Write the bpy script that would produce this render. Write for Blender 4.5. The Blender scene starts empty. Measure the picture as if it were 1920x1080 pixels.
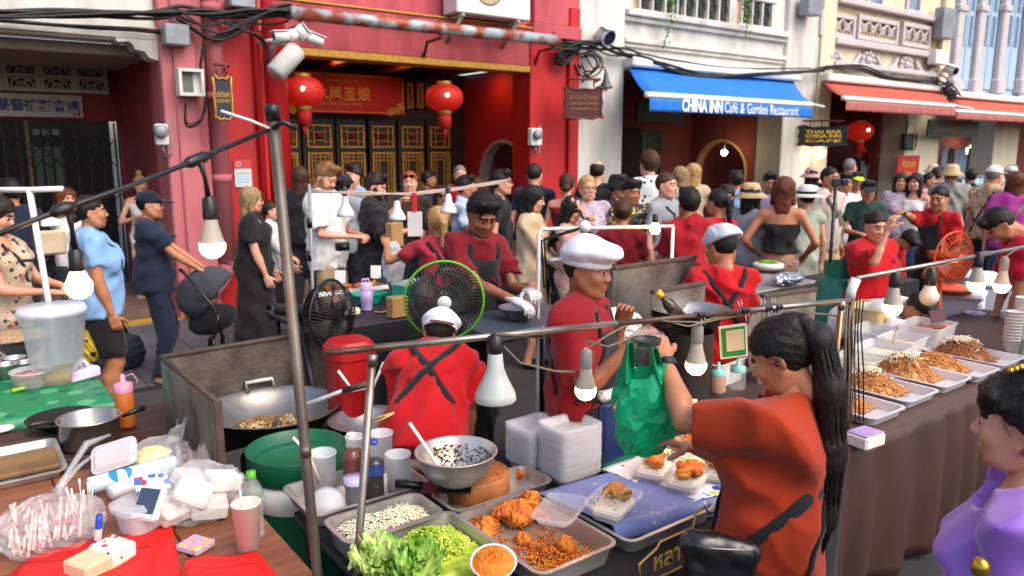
import bpy, math, random
import numpy as np
from mathutils import Vector, Matrix
R = math.radians
rng = random.Random(7)
SC = bpy.context.scene
COL = SC.collection

# ------------------------------------------------------------------ camera, sky, sun
FPX, HORIZON, HEADING, EYE = 1430.0, 280.0, 53.2, 1.92
PITCH = math.atan((540 - HORIZON) / FPX)
cam = bpy.data.cameras.new('camera')
cam.sensor_width = 36.0
cam.lens = FPX / 1920 * 36
cam.clip_start, cam.clip_end = 0.05, 400
cam.dof.use_dof = True
cam.dof.focus_distance = 2.7
cam.dof.aperture_fstop = 3.6
camo = bpy.data.objects.new('camera', cam)
COL.objects.link(camo)
camo.location = (0, 0, EYE)
camo.rotation_euler = (math.pi / 2 - PITCH, 0, R(HEADING - 90))
SC.camera = camo

SUN_EL, SUN_AZ = 48.0, -78.0          # azimuth of the sun seen from the scene, degrees from +X
wld = bpy.data.worlds.new('World')
SC.world = wld
wld.use_nodes = True
wn = wld.node_tree
sky = wn.nodes.new('ShaderNodeTexSky')
sky.sky_type = 'NISHITA'
sky.sun_disc = False
sky.sun_elevation = R(SUN_EL)
sky.sun_rotation = R(90 - SUN_AZ)
sky.air_density = 1.0
sky.dust_density = 4.0
sky.ozone_density = 1.0
bgn = wn.nodes['Background']
bgn.inputs['Strength'].default_value = 0.15
wn.links.new(sky.outputs[0], bgn.inputs['Color'])
sl = bpy.data.lights.new('sun', 'SUN')
sl.energy = 0.55
sl.angle = R(50)
sl.color = (1.0, 0.86, 0.70)
slo = bpy.data.objects.new('sun', sl)
COL.objects.link(slo)
_d = Vector((math.cos(R(SUN_EL)) * math.cos(R(SUN_AZ)), math.cos(R(SUN_EL)) * math.sin(R(SUN_AZ)), math.sin(R(SUN_EL))))
slo.rotation_euler = (-_d).to_track_quat('-Z', 'Y').to_euler()
slo.location = _d * 30
SC.view_settings.view_transform = 'Standard'
SC.view_settings.look = 'None'
SC.view_settings.exposure = 1.08
SC.view_settings.gamma = 1.0
SC.render.engine = 'CYCLES'
SC.cycles.use_denoising = True
SC.cycles.max_bounces = 6
SC.cycles.diffuse_bounces = 4
SC.cycles.glossy_bounces = 3
SC.cycles.transparent_max_bounces = 24
SC.cycles.caustics_reflective = False
SC.cycles.caustics_refractive = False

# ------------------------------------------------------------------ where a pixel of the photograph lies in the place
HX, HY = math.cos(R(HEADING)), math.sin(R(HEADING))
def ray(px, py):
    u, v = px - 960.0, py - 540.0
    fw = FPX * math.cos(PITCH) - v * math.sin(PITCH)
    z = -FPX * math.sin(PITCH) - v * math.cos(PITCH)
    return HX * fw + HY * u, HY * fw - HX * u, z, fw
def G(px, py, z=0.0):                       # on the level z
    q = ray(px, py); t = (z - EYE) / q[2]
    return Vector((q[0] * t, q[1] * t, z))
def W(px, py, Y):                           # on the upright plane Y along the street
    q = ray(px, py); t = Y / q[1]
    return Vector((q[0] * t, Y, EYE + q[2] * t))
def WX(px, py, X):
    q = ray(px, py); t = X / q[0]
    return Vector((X, q[1] * t, EYE + q[2] * t))
def D(px, py, d):                           # at distance d down the view
    q = ray(px, py); t = d / q[3]
    return Vector((q[0] * t, q[1] * t, EYE + q[2] * t))

# ------------------------------------------------------------------ materials
MATS = {}
def srgb(h):
    if not isinstance(h, str): return tuple(h)
    h = h.lstrip('#')
    c = [int(h[i:i + 2], 16) / 255 for i in (0, 2, 4)]
    return tuple(x / 12.92 if x <= .04045 else ((x + .055) / 1.055) ** 2.4 for x in c)
def M(name, col='#808080', rough=.6, metal=0.0, var=.12, vs=6.0, bump=0.0, bs=40.0, col2=None, mix=.5, cs=3.0,
      alpha=1.0, trans=0.0, sss=0.0, emit=None, es=0.0, aniso=None, coat=0.0, sheen=0.0, contrast=.12, spec=.5, detail=4, bd=.01, dist=0.0, bdet=5, ridge=False):
    """a procedural material: noise-varied colour, optional second colour in patches, noise relief"""
    if name in MATS: return MATS[name]
    m = bpy.data.materials.new(name); m.use_nodes = True
    nt = m.node_tree; N = nt.nodes; L = nt.links
    b = N['Principled BSDF']
    c = srgb(col)
    tc = N.new('ShaderNodeTexCoord')
    vec = tc.outputs['Object']
    if aniso:
        mp = N.new('ShaderNodeMapping'); mp.inputs['Scale'].default_value = aniso
        L.new(vec, mp.inputs['Vector']); vec = mp.outputs[0]
    nz = N.new('ShaderNodeTexNoise'); nz.inputs['Scale'].default_value = vs; nz.inputs['Detail'].default_value = detail
    L.new(vec, nz.inputs['Vector'])
    rp = N.new('ShaderNodeValToRGB')
    rp.color_ramp.elements[0].position = .3; rp.color_ramp.elements[1].position = .7
    rp.color_ramp.elements[0].color = tuple(max(0, x * (1 - var)) for x in c) + (1,)
    rp.color_ramp.elements[1].color = tuple(min(1, x * (1 + var)) for x in c) + (1,)
    L.new(nz.outputs['Fac'], rp.inputs['Fac'])
    out = rp.outputs['Color']
    if col2 is not None:
        n2 = N.new('ShaderNodeTexNoise'); n2.inputs['Scale'].default_value = cs; n2.inputs['Detail'].default_value = 8
        L.new(vec, n2.inputs['Vector'])
        r2 = N.new('ShaderNodeValToRGB')
        r2.color_ramp.elements[0].position = max(0, mix - contrast); r2.color_ramp.elements[1].position = min(1, mix + contrast)
        L.new(n2.outputs['Fac'], r2.inputs['Fac'])
        mx = N.new('ShaderNodeMix'); mx.data_type = 'RGBA'
        L.new(r2.outputs['Color'], mx.inputs[0]); L.new(out, mx.inputs[6])
        mx.inputs[7].default_value = srgb(col2) + (1,)
        out = mx.outputs[2]
    L.new(out, b.inputs['Base Color'])
    b.inputs['Roughness'].default_value = rough
    b.inputs['Metallic'].default_value = metal
    b.inputs['Specular IOR Level'].default_value = spec
    if alpha < 1: b.inputs['Alpha'].default_value = alpha
    if trans: b.inputs['Transmission Weight'].default_value = trans
    if coat: b.inputs['Coat Weight'].default_value = coat
    if sheen: b.inputs['Sheen Weight'].default_value = sheen
    if sss:
        b.inputs['Subsurface Weight'].default_value = sss
        b.inputs['Subsurface Radius'].default_value = (.012, .005, .003)
        b.inputs['Subsurface Scale'].default_value = 1.0
    if emit is not None:
        b.inputs['Emission Color'].default_value = srgb(emit) + (1,)
        b.inputs['Emission Strength'].default_value = es
    if bump:
        nb = N.new('ShaderNodeTexNoise'); nb.inputs['Scale'].default_value = bs; nb.inputs['Detail'].default_value = bdet
        if ridge: nb.noise_type = 'RIDGED_MULTIFRACTAL'
        L.new(vec, nb.inputs['Vector'])
        bp = N.new('ShaderNodeBump'); bp.inputs['Strength'].default_value = min(1, bump); bp.inputs['Distance'].default_value = bd; nb.inputs['Distortion'].default_value = dist
        L.new(nb.outputs['Fac'], bp.inputs['Height']); L.new(bp.outputs[0], b.inputs['Normal'])
    MATS[name] = m
    return m
def pattern(name, base, cols, scale=20.0, kind='blobs', rough=.8, thr=.35):
    """printed cloth: voronoi blobs or checks over a base colour"""
    if name in MATS: return MATS[name]
    m = M(name, base, rough, bump=.25, bs=30)
    nt = m.node_tree; N = nt.nodes; L = nt.links; b = N['Principled BSDF']
    cur = b.inputs['Base Color'].links[0].from_socket
    tc = N.new('ShaderNodeTexCoord')
    for i, c in enumerate(cols):
        mp = N.new('ShaderNodeMapping'); mp.inputs['Location'].default_value = (i * 3.3, i * 1.7, i * 5.1)
        L.new(tc.outputs['Object'], mp.inputs['Vector'])
        if kind == 'check':
            w = N.new('ShaderNodeTexWave'); w.inputs['Scale'].default_value = scale
            w.bands_direction = 'XYZ'[i % 3] if i % 3 != 1 else 'Z'
            L.new(mp.outputs[0], w.inputs['Vector']); fac = w.outputs['Fac']
        else:
            w = N.new('ShaderNodeTexVoronoi'); w.inputs['Scale'].default_value = scale * (1 + .25 * i)
            L.new(mp.outputs[0], w.inputs['Vector']); fac = w.outputs['Distance']
        mt = N.new('ShaderNodeMath'); mt.operation = 'LESS_THAN'; mt.inputs[1].default_value = thr
        L.new(fac, mt.inputs[0])
        mx = N.new('ShaderNodeMix'); mx.data_type = 'RGBA'
        L.new(mt.outputs[0], mx.inputs[0]); L.new(cur, mx.inputs[6]); mx.inputs[7].default_value = srgb(c) + (1,)
        cur = mx.outputs[2]
    L.new(cur, b.inputs['Base Color'])
    return m
def cloth(name, col, **k):
    d = dict(rough=.9, var=.12, vs=5, bump=.55, bs=3.2, sheen=.1, bd=.022, dist=.5, spec=.25, bdet=2.5, ridge=True); d.update(k)
    return M('cloth ' + name, col, **d)

# ------------------------------------------------------------------ shapes
class MB:
    """collects shapes into one mesh"""
    def __init__(s): s.v = []; s.f = []; s.m = []; s.s = []; s.n = 0; s.mi = 0
    def add(s, V, F, smooth=False, xf=None):
        V = np.asarray(V, float).reshape(-1, 3)
        if xf is not None:
            A = np.array(xf); V = V @ A[:3, :3].T + A[:3, 3]
        s.v.append(V); o = s.n
        for f in F: s.f.append(tuple(int(i) + o for i in f))
        s.m += [s.mi] * len(F); s.s += [smooth] * len(F); s.n += len(V)
        return s
    def box(s, c, d, bev=0.0, rot=None, xf=None):
        hx, hy, hz = d[0] / 2, d[1] / 2, d[2] / 2
        b = min(bev, hx * .9, hy * .9, hz * .9)
        cs = [(i, j, k) for i in (-1, 1) for j in (-1, 1) for k in (-1, 1)]
        V = []; F = []
        if b <= 0:
            V = [(i * hx, j * hy, k * hz) for i, j, k in cs]
            F = [(0, 1, 3, 2), (4, 6, 7, 5), (0, 4, 5, 1), (2, 3, 7, 6), (0, 2, 6, 4), (1, 5, 7, 3)]
        else:
            H = (hx, hy, hz); ix = {}
            for c_ in cs:
                for a in range(3):
                    ix[c_, a] = len(V)
                    V.append(tuple(c_[q] * (H[q] - (0 if q == a else b)) for q in range(3)))
            def fc(l):
                p = [Vector(V[i]) for i in l]
                n = (p[1] - p[0]).cross(p[2] - p[0])
                F.append(tuple(l) if n.dot(sum(p, Vector())) > 0 else tuple(reversed(l)))
            for a in range(3):
                q, r = [(1, 2), (0, 2), (0, 1)][a]
                for sg in (-1, 1):
                    l = []
                    for u, w in ((-1, -1), (1, -1), (1, 1), (-1, 1)):
                        c_ = [0, 0, 0]; c_[a] = sg; c_[q] = u; c_[r] = w; l.append(ix[tuple(c_), a])
                    fc(l)
                for u in (-1, 1):
                    for w in (-1, 1):
                        c1 = [0, 0, 0]; c1[q] = u; c1[r] = w; c2 = list(c1); c1[a] = -1; c2[a] = 1
                        fc([ix[tuple(c1), q], ix[tuple(c1), r], ix[tuple(c2), r], ix[tuple(c2), q]])
            for c_ in cs: fc([ix[c_, 0], ix[c_, 1], ix[c_, 2]])
        V = np.array(V)
        if rot is not None: V = V @ np.array(rot.to_3x3() if hasattr(rot, 'to_3x3') else rot).T
        return s.add(V + np.array(c, float), F, False, xf)
    def tube(s, pts, r, n=8, closed=False, caps=True, xf=None, flat=1.0, up=None):
        P = [Vector(p) for p in pts]; m = len(P)
        rr = list(r) if hasattr(r, '__len__') else [r] * m
        V = []; F = []; prev = None
        for i, p in enumerate(P):
            t = (P[(i + 1) % m] - P[i - 1]) if closed else (P[min(i + 1, m - 1)] - P[max(i - 1, 0)])
            if t.length < 1e-9: t = Vector((0, 0, 1))
            t.normalize()
            if prev is None:
                a = Vector(up) if up is not None else (Vector((0, 0, 1)) if abs(t.z) < .9 else Vector((1, 0, 0)))
            else: a = prev
            a = (a - t * a.dot(t))
            if a.length < 1e-6: a = t.orthogonal()
            a.normalize(); prev = a; b = t.cross(a)
            for k in range(n):
                q = 2 * math.pi * k / n
                V.append(p + a * math.cos(q) * rr[i] * flat + b * math.sin(q) * rr[i])
        for i in range(m if closed else m - 1):
            j = (i + 1) % m
            for k in range(n):
                F.append((i * n + k, i * n + (k + 1) % n, j * n + (k + 1) % n, j * n + k))
        if caps and not closed:
            F.append(tuple(range(n - 1, -1, -1))); F.append(tuple((m - 1) * n + k for k in range(n)))
        return s.add([tuple(v) for v in V], F, True, xf)
    def cyl(s, a, b, r, r2=None, n=12, caps=True, xf=None):
        return s.tube([a, b], [r, r if r2 is None else r2], n, caps=caps, xf=xf)
    def lathe(s, prof, c=(0, 0, 0), n=24, sx=1, sy=1, smooth=True, xf=None, a0=0, a1=360):
        V = []; F = []; full = abs(a1 - a0) >= 359.9; nn = n if full else n + 1
        for r, z in prof:
            for k in range(nn):
                q = R(a0 + (a1 - a0) * k / n)
                V.append((c[0] + r * sx * math.cos(q), c[1] + r * sy * math.sin(q), c[2] + z))
        for i in range(len(prof) - 1):
            for k in range(n):
                k2 = (k + 1) % nn
                F.append((i * nn + k, i * nn + k2, (i + 1) * nn + k2, (i + 1) * nn + k))
        if full and prof[0][0] > 1e-5 and False: pass
        return s.add(V, F, smooth, xf)
    def prism(s, poly, t, o=(0, 0, 0), ax=(1, 0, 0), ay=(0, 0, 1), xf=None, smooth=False):
        """polygon in the plane (ax, ay) from o, thickness t along ax x ay (both ways from o: 0..t)"""
        ax, ay, o = Vector(ax), Vector(ay), Vector(o); nz = ax.cross(ay).normalized(); n = len(poly)
        V = [o + ax * p[0] + ay * p[1] for p in poly] + [o + ax * p[0] + ay * p[1] + nz * t for p in poly]
        F = [tuple(range(n - 1, -1, -1)), tuple(range(n, 2 * n))] + [(i, (i + 1) % n, (i + 1) % n + n, i + n) for i in range(n)]
        return s.add([tuple(v) for v in V], F, smooth, xf)
    def sheet(s, fn, nu, nv, thick=0.0, smooth=True, xf=None, wrap=False):
        V = [fn(i / nu, j / nv) for j in range(nv + 1) for i in range(nu + 1)]
        w = nu + 1
        F = [(j * w + i, j * w + i + 1, (j + 1) * w + i + 1, (j + 1) * w + i) for j in range(nv) for i in range(nu)]
        s.add(V, F, smooth, xf)
        if thick:
            A = np.array(V, float).reshape(nv + 1, nu + 1, 3)
            du = np.gradient(A, axis=1); dv = np.gradient(A, axis=0)
            nn = np.cross(du, dv); nn /= np.linalg.norm(nn, axis=2, keepdims=True) + 1e-12
            B = (A - nn * thick).reshape(-1, 3)
            s.add(B, [tuple(reversed(f)) for f in F], smooth, xf)
            o1 = s.n - 2 * len(V); o2 = s.n - len(V)
            rim = [i for i in range(w)] + [j * w + nu for j in range(1, nv + 1)] + [nv * w + i for i in range(nu - 1, -1, -1)] + [j * w for j in range(nv - 1, 0, -1)]
            for a, b in zip(rim, rim[1:] + rim[:1]):
                s.f.append((o1 + b, o1 + a, o2 + a, o2 + b)); s.m.append(s.mi); s.s.append(smooth)
        return s
    def loops(s, Ls, smooth=False, cap0=False, cap1=False, xf=None):
        n = len(Ls[0]); V = [p for l in Ls for p in l]; F = []
        for i in range(len(Ls) - 1):
            for k in range(n): F.append((i * n + k, i * n + (k + 1) % n, (i + 1) * n + (k + 1) % n, (i + 1) * n + k))
        if cap0: F.append(tuple(range(n - 1, -1, -1)))
        if cap1: F.append(tuple((len(Ls) - 1) * n + k for k in range(n)))
        return s.add(V, F, smooth, xf)
    def ball(s, c, r, n=12, m=8, xf=None, sz=1.0):
        pr = [(max(1e-4, r * math.sin(math.pi * i / m)), -r * sz * math.cos(math.pi * i / m)) for i in range(m + 1)]
        return s.lathe(pr, c, n, xf=xf)
    def mesh(s, name, mats):
        me = bpy.data.meshes.new(name)
        V = np.concatenate(s.v) if s.v else np.zeros((0, 3))
        me.from_pydata([tuple(v) for v in V.tolist()], [], s.f)
        for m in (mats if isinstance(mats, (list, tuple)) else [mats]): me.materials.append(m)
        me.polygons.foreach_set('material_index', s.m)
        me.polygons.foreach_set('use_smooth', s.s)
        me.update()
        return me
    def obj(s, name, mats, parent=None, loc=None, rot=None):
        return link(name, s.mesh(name, mats), parent, loc, rot)
def link(name, me, parent=None, loc=None, rot=None):
    o = bpy.data.objects.new(name, me); COL.objects.link(o)
    if parent is not None: o.parent = parent
    if loc is not None: o.location = loc
    if rot is not None: o.rotation_euler = rot
    return o
def tag(o, label, cat=None, group=None, kind=None):
    if label: o['label'] = label
    if cat: o['category'] = cat
    if group: o['group'] = group
    if kind: o['kind'] = kind
    return o
def thing(name, label, cat, loc=(0, 0, 0), rz=0.0, group=None, rot=None):
    o = link(name, None, None, loc, rot if rot is not None else (0, 0, rz))
    o.empty_display_size = .05
    return tag(o, label, cat, group)
def struct(o):
    o['kind'] = 'structure'; return o
def copy_tree(o, parent=None):
    c = o.copy(); COL.objects.link(c); c.parent = parent
    for ch in list(o.children): copy_tree(ch, c)
    return c
TXT = {}
def text(body, size, mat, parent=None, loc=(0, 0, 0), rot=None, ext=.003, align='CENTER', name='lettering', bold=0.0, sx=1.0, xf=None, fit=None):
    cu = bpy.data.curves.new('t', 'FONT'); cu.body = body; cu.size = size; cu.extrude = ext; cu.align_x = align; cu.align_y = 'CENTER'
    cu.offset = bold; cu.resolution_u = 3
    to = bpy.data.objects.new('t', cu); COL.objects.link(to)
    dg = bpy.context.evaluated_depsgraph_get(); dg.update()
    me = bpy.data.meshes.new_from_object(to.evaluated_get(dg))
    bpy.data.objects.remove(to); bpy.data.curves.remove(cu)
    me.name = name
    if fit and len(me.vertices):
        xs = [v.co.x for v in me.vertices]; sx = fit / max(1e-6, max(xs) - min(xs))
    if sx != 1: me.transform(Matrix.Diagonal((sx, 1, 1, 1)))
    me.materials.clear(); me.materials.append(mat)
    o = link(name, me, parent, loc, rot)
    if xf is not None: o.matrix_local = xf
    return o

def rrect(cx, cy, w, d, r, z, n=5):
    r = min(r, w / 2 * .98, d / 2 * .98); P = []
    for (sx, sy, a0) in ((1, 1, 0), (-1, 1, 90), (-1, -1, 180), (1, -1, 270)):
        for k in range(n + 1):
            a = R(a0 + 90 * k / n); P.append((cx + sx * (w / 2 - r) + r * math.cos(a), cy + sy * (d / 2 - r) + r * math.sin(a), z))
    return P
def pan(mb, w, d, h, rim=.012, r=.03, taper=.012, t=.0015, cx=0, cy=0, z=0, n=5):
    """open pan: outside wall, rolled rim, inside wall, floor; z is the underside"""
    L = [rrect(cx, cy, w - 2 * taper, d - 2 * taper, r, z, n), rrect(cx, cy, w, d, r, z + h - .004, n), rrect(cx, cy, w + 2 * rim, d + 2 * rim, r + rim, z + h - .003, n), rrect(cx, cy, w + 2 * rim, d + 2 * rim, r + rim, z + h + .001, n),
         rrect(cx, cy, w - 2 * t, d - 2 * t, r, z + h + .001, n), rrect(cx, cy, w - 2 * taper - 2 * t, d - 2 * taper - 2 * t, r * .8, z + t, n)]
    return mb.loops(L, False, True, True)
# ------------------------------------------------------------------ soft bodies: blended volumes turned into one surface
class SDF:
    def __init__(s, seed=0): s.p = []; s.amp = 0; s.waves = None; s.seed = seed; s.cuts = []; s.sign = -3.2
    def cap(s, a, b, ra, rb=None, tag=0, k=.02, flat=None, cut=None, cut0=None):
        s.p.append(('c', np.array(a, float), np.array(b, float), ra, ra if rb is None else rb, tag, k, flat, cut, cut0)); return s
    def ell(s, c, r, tag=0, k=.02, rot=None):
        s.p.append(('e', np.array(c, float), np.array(r, float), None if rot is None else np.array(rot), None, tag, k, None, None, None)); return s
    def sub(s, c, r, k=.01, rot=None):
        s.p.append(('-e', np.array(c, float), np.array(r, float), None if rot is None else np.array(rot), None, -1, k, None, None, None)); return s
    def half(s, p, n):            # keep where (x-p).n < 0
        s.cuts.append((np.array(p, float), np.array(n, float) / np.linalg.norm(n))); return s
    def noise(s, amp, wl=.1, n=5):
        rr = np.random.RandomState(s.seed + 11); s.amp = amp
        k = rr.normal(size=(n, 3)); k /= np.linalg.norm(k, axis=1, keepdims=True)
        s.waves = (k * (2 * math.pi / (wl * rr.uniform(.6, 1.6, (n, 1)))), rr.uniform(0, 6.28, n)); return s
    def _d(s, q, P):
        t, a, b, c, e, _, k, flat, cut, cut0 = q
        if t == 'c':
            if flat is not None:
                ax, fa = flat; ax = np.array(ax, float)
                P2 = P + np.outer((P - a) @ ax, ax) * (1 / fa - 1)
            else: P2 = P
            ba = b - a; L2 = ba @ ba + 1e-12
            tt = np.clip((P2 - a) @ ba / L2, 0, 1)
            d = np.linalg.norm(P2 - a - tt[:, None] * ba, axis=1) - (c + (e - c) * tt)
            if flat is not None: d = d * min(1, (1 + fa) / 2)
            if cut is not None: d = np.maximum(d, (P - b) @ (ba / math.sqrt(L2)))
            if cut0 is not None: d = np.maximum(d, -(P - a) @ (ba / math.sqrt(L2)))
            return d
        Q = P - a
        if c is not None: Q = Q @ c
        k0 = np.linalg.norm(Q / b, axis=1); k1 = np.linalg.norm(Q / (b * b), axis=1) + 1e-9
        return k0 * (k0 - 1) / k1
    def bbox(s):
        lo = np.full(3, 1e9); hi = -lo
        for q in s.p:
            if q[0] == '-e': continue
            l, h = s._bb(q); lo = np.minimum(lo, l); hi = np.maximum(hi, h)
        return lo, hi
    def _bb(s, q):
        if q[0] == 'c':
            r = max(q[3], q[4]); return np.minimum(q[1], q[2]) - r, np.maximum(q[1], q[2]) + r
        r = q[2] if q[3] is None else np.full(3, q[2].max())
        return q[1] - r, q[1] + r
    def _post(s, d, P):
        if s.amp:
            K, ph = s.waves
            Q = P + .02 * np.sin(P[:, [1, 2, 0]] * 23.0 + s.seed) + .012 * np.sin(P[:, [2, 0, 1]] * 47.0)
            d = d + s.amp * (np.abs(np.sin(Q @ K.T * .5 + ph)).mean(axis=1) - .64) * s.sign
        for p, n in s.cuts: d = np.maximum(d, (P - p) @ n)
        return d
    def eval(s, P):
        P = np.asarray(P, float).reshape(-1, 3); d = np.full(len(P), 1.0)
        for q in s.p:
            e = s._d(q, P)
            if q[0] == '-e':
                k = q[6]; hh = np.maximum(k - np.abs(d + e), 0) / k; d = np.maximum(d, -e) + hh * hh * k / 4
            else:
                k = q[6]; hh = np.maximum(k - np.abs(d - e), 0) / k; d = np.minimum(d, e) - hh * hh * k / 4
        return s._post(d, P)
    def surf(s, o, dr, far=.6):
        """first surface point from o along dr"""
        t = np.linspace(0, far, 120); dr = np.array(dr, float); dr /= np.linalg.norm(dr)
        d = s.eval(np.array(o) + t[:, None] * dr)
        i = np.argmax(d < 0.0)
        return np.array(o) + dr * t[i] if d[i] < 0 else None
    def mesh(s, h):
        lo, hi = s.bbox(); m = 3 * h + s.amp * 2
        lo = lo - m; hi = hi + m; n = np.ceil((hi - lo) / h).astype(int) + 1
        d = np.full(n, 1.0)
        ax = [lo[i] + h * np.arange(n[i]) for i in range(3)]
        for q in s.p:
            l, u = s._bb(q); mg = q[6] + 4 * h + s.amp * 2
            i0 = np.clip(np.floor((l - mg - lo) / h).astype(int), 0, n); i1 = np.clip(np.ceil((u + mg - lo) / h).astype(int) + 1, 0, n)
            if (i1 <= i0).any(): continue
            g = np.stack(np.meshgrid(*[ax[i][i0[i]:i1[i]] for i in range(3)], indexing='ij'), -1); sh = g.shape[:3]
            e = s._d(q, g.reshape(-1, 3)).reshape(sh); k = q[6]
            sl_ = tuple(slice(i0[i], i1[i]) for i in range(3)); a = d[sl_]
            if q[0] == '-e':
                hh = np.maximum(k - np.abs(a + e), 0) / k; d[sl_] = np.maximum(a, -e) + hh * hh * k / 4
            else:
                hh = np.maximum(k - np.abs(a - e), 0) / k; d[sl_] = np.minimum(a, e) - hh * hh * k / 4
        near = np.abs(d) < .12
        if s.amp or s.cuts:
            ii = np.argwhere(near | (d < 0)); P = lo + h * ii
            d[tuple(ii.T)] = s._post(d[tuple(ii.T)], P)
        V, F = surfnet(d, lo, h)
        if len(F) == 0: return V, F, np.zeros(0, int)
        C = V[F].mean(axis=1); best = np.full(len(C), 1e9); tg = np.zeros(len(C), int)
        tags = {q[5] for q in s.p if q[5] >= 0}
        if len(tags) > 1:
            for q in s.p:
                if q[5] < 0: continue
                e = s._d(q, C) - (.0015 if q[5] > 0 else 0); w = e < best; best[w] = e[w]; tg[w] = q[5]
        else: tg[:] = tags.pop() if tags else 0
        return V, F, tg
def surfnet(d, lo, h):
    ins = d < 0; n = np.array(d.shape)
    c8 = [(i, j, k) for i in (0, 1) for j in (0, 1) for k in (0, 1)]
    cnt = np.zeros(n - 1, np.int8)
    for i, j, k in c8: cnt += ins[i:n[0] - 1 + i, j:n[1] - 1 + j, k:n[2] - 1 + k]
    act = np.argwhere((cnt > 0) & (cnt < 8))
    if len(act) == 0: return np.zeros((0, 3)), np.zeros((0, 4), int)
    idm = np.full(n - 1, -1); idm[tuple(act.T)] = np.arange(len(act))
    cv = np.stack([d[act[:, 0] + i, act[:, 1] + j, act[:, 2] + k] for i, j, k in c8], 1)
    acc = np.zeros((len(act), 3)); num = np.zeros(len(act)); c8a = np.array(c8, float)
    for a in range(8):
        for b in range(a + 1, 8):
            if np.abs(c8a[a] - c8a[b]).sum() != 1: continue
            m = (cv[:, a] < 0) != (cv[:, b] < 0)
            t = cv[m, a] / (cv[m, a] - cv[m, b])
            acc[m] += c8a[a] + t[:, None] * (c8a[b] - c8a[a]); num[m] += 1
    V = lo + h * (act + acc / num[:, None])
    Fs = []
    for ax in range(3):
        sl0 = [slice(None)] * 3; sl1 = [slice(None)] * 3
        sl0[ax] = slice(0, n[ax] - 1); sl1[ax] = slice(1, n[ax])
        for q in range(3):
            if q != ax: sl0[q] = slice(1, n[q] - 1); sl1[q] = slice(1, n[q] - 1)
        A = ins[tuple(sl0)]; B = ins[tuple(sl1)]
        e = np.argwhere(A != B)
        if len(e) == 0: continue
        fl = A[tuple(e.T)]
        for q in range(3):
            if q != ax: e[:, q] += 1
        u, v = [(1, 2), (2, 0), (0, 1)][ax]
        du = np.zeros(3, int); du[u] = 1; dv = np.zeros(3, int); dv[v] = 1
        f = np.stack([idm[tuple((e - du - dv).T)], idm[tuple((e - dv).T)], idm[tuple(e.T)], idm[tuple((e - du).T)]], 1)
        f[~fl] = f[~fl][:, ::-1]
        Fs.append(f)
    F = np.concatenate(Fs)
    return V, F[(F >= 0).all(1)]
def blob(parts, name, mats, parent=None, loc=None, rot=None):
    """parts: list of (V, F, materialindex array) -> one smooth mesh object"""
    Vs = []; Fs = []; Ts = []; o = 0
    for V, F, t in parts:
        if len(F) == 0: continue
        Vs.append(V); Fs.append(F + o); Ts.append(np.broadcast_to(t, len(F))); o += len(V)
    V = np.concatenate(Vs); F = np.concatenate(Fs); T = np.concatenate(Ts)
    me = bpy.data.meshes.new(name)
    me.vertices.add(len(V)); me.vertices.foreach_set('co', V.astype(np.float32).ravel())
    me.loops.add(F.size); me.loops.foreach_set('vertex_index', F.astype(np.int32).ravel())
    me.polygons.add(len(F)); me.polygons.foreach_set('loop_start', (np.arange(len(F)) * 4).astype(np.int32))
    for m in mats: me.materials.append(m)
    me.polygons.foreach_set('material_index', T.astype(np.int32)); me.polygons.foreach_set('use_smooth', np.ones(len(F), bool))
    me.update(calc_edges=True); me.validate()
    return link(name, me, parent, loc, rot)
# ------------------------------------------------------------------ people
SKR = ('#c98a74',)
SKIN = {'pale': M('skin pale', '#d9a58c', .5, var=.10, vs=40, sss=.06, bump=.12, bs=260, col2=SKR[0], cs=11, contrast=.25),
        'fair': M('skin fair', '#cf9578', .5, var=.10, vs=40, sss=.06, bump=.12, bs=260, col2=SKR[0], cs=11, contrast=.25),
        'tan': M('skin tan', '#b57d59', .5, var=.12, vs=40, sss=.05, bump=.12, bs=260, col2='#a86a4a', cs=11, contrast=.25),
        'brown': M('skin brown', '#965f40', .48, var=.12, vs=40, sss=.05, bump=.12, bs=260, col2='#84503a', cs=11, contrast=.25),
        'dark': M('skin dark', '#7d4c33', .48, var=.09, vs=18, sss=.05, bump=.05, bs=300)}
LIPS = {k: M('lips ' + k, c, .4, var=.05) for k, c in dict(pale='#b5655c', fair='#a85a50', tan='#8f4a3f', brown='#7b3f35', dark='#6a352d').items()}
EYEW = M('shaded eye white', '#a89e98', .25, var=.02)  # greyed so the colour carries the shade of the lids
IRIS = M('iris', '#1c100a', .15, var=.1)
def hairmat(n, c):
    m = M('hair ' + n, c, .5, var=.5, vs=14, bump=.8, bs=30, aniso=(9, 9, .7), spec=.3, bd=.004)
    return m
HAIR = {n: hairmat(n, c) for n, c in dict(black='#14100e', dark='#21160f', brown='#3f2615', light='#7a5733', blond='#ab8656', ash='#8f7552', auburn='#5b2c17', grey='#6f6a66', red='#8a4a22').items()}
_TPL = {}
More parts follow.
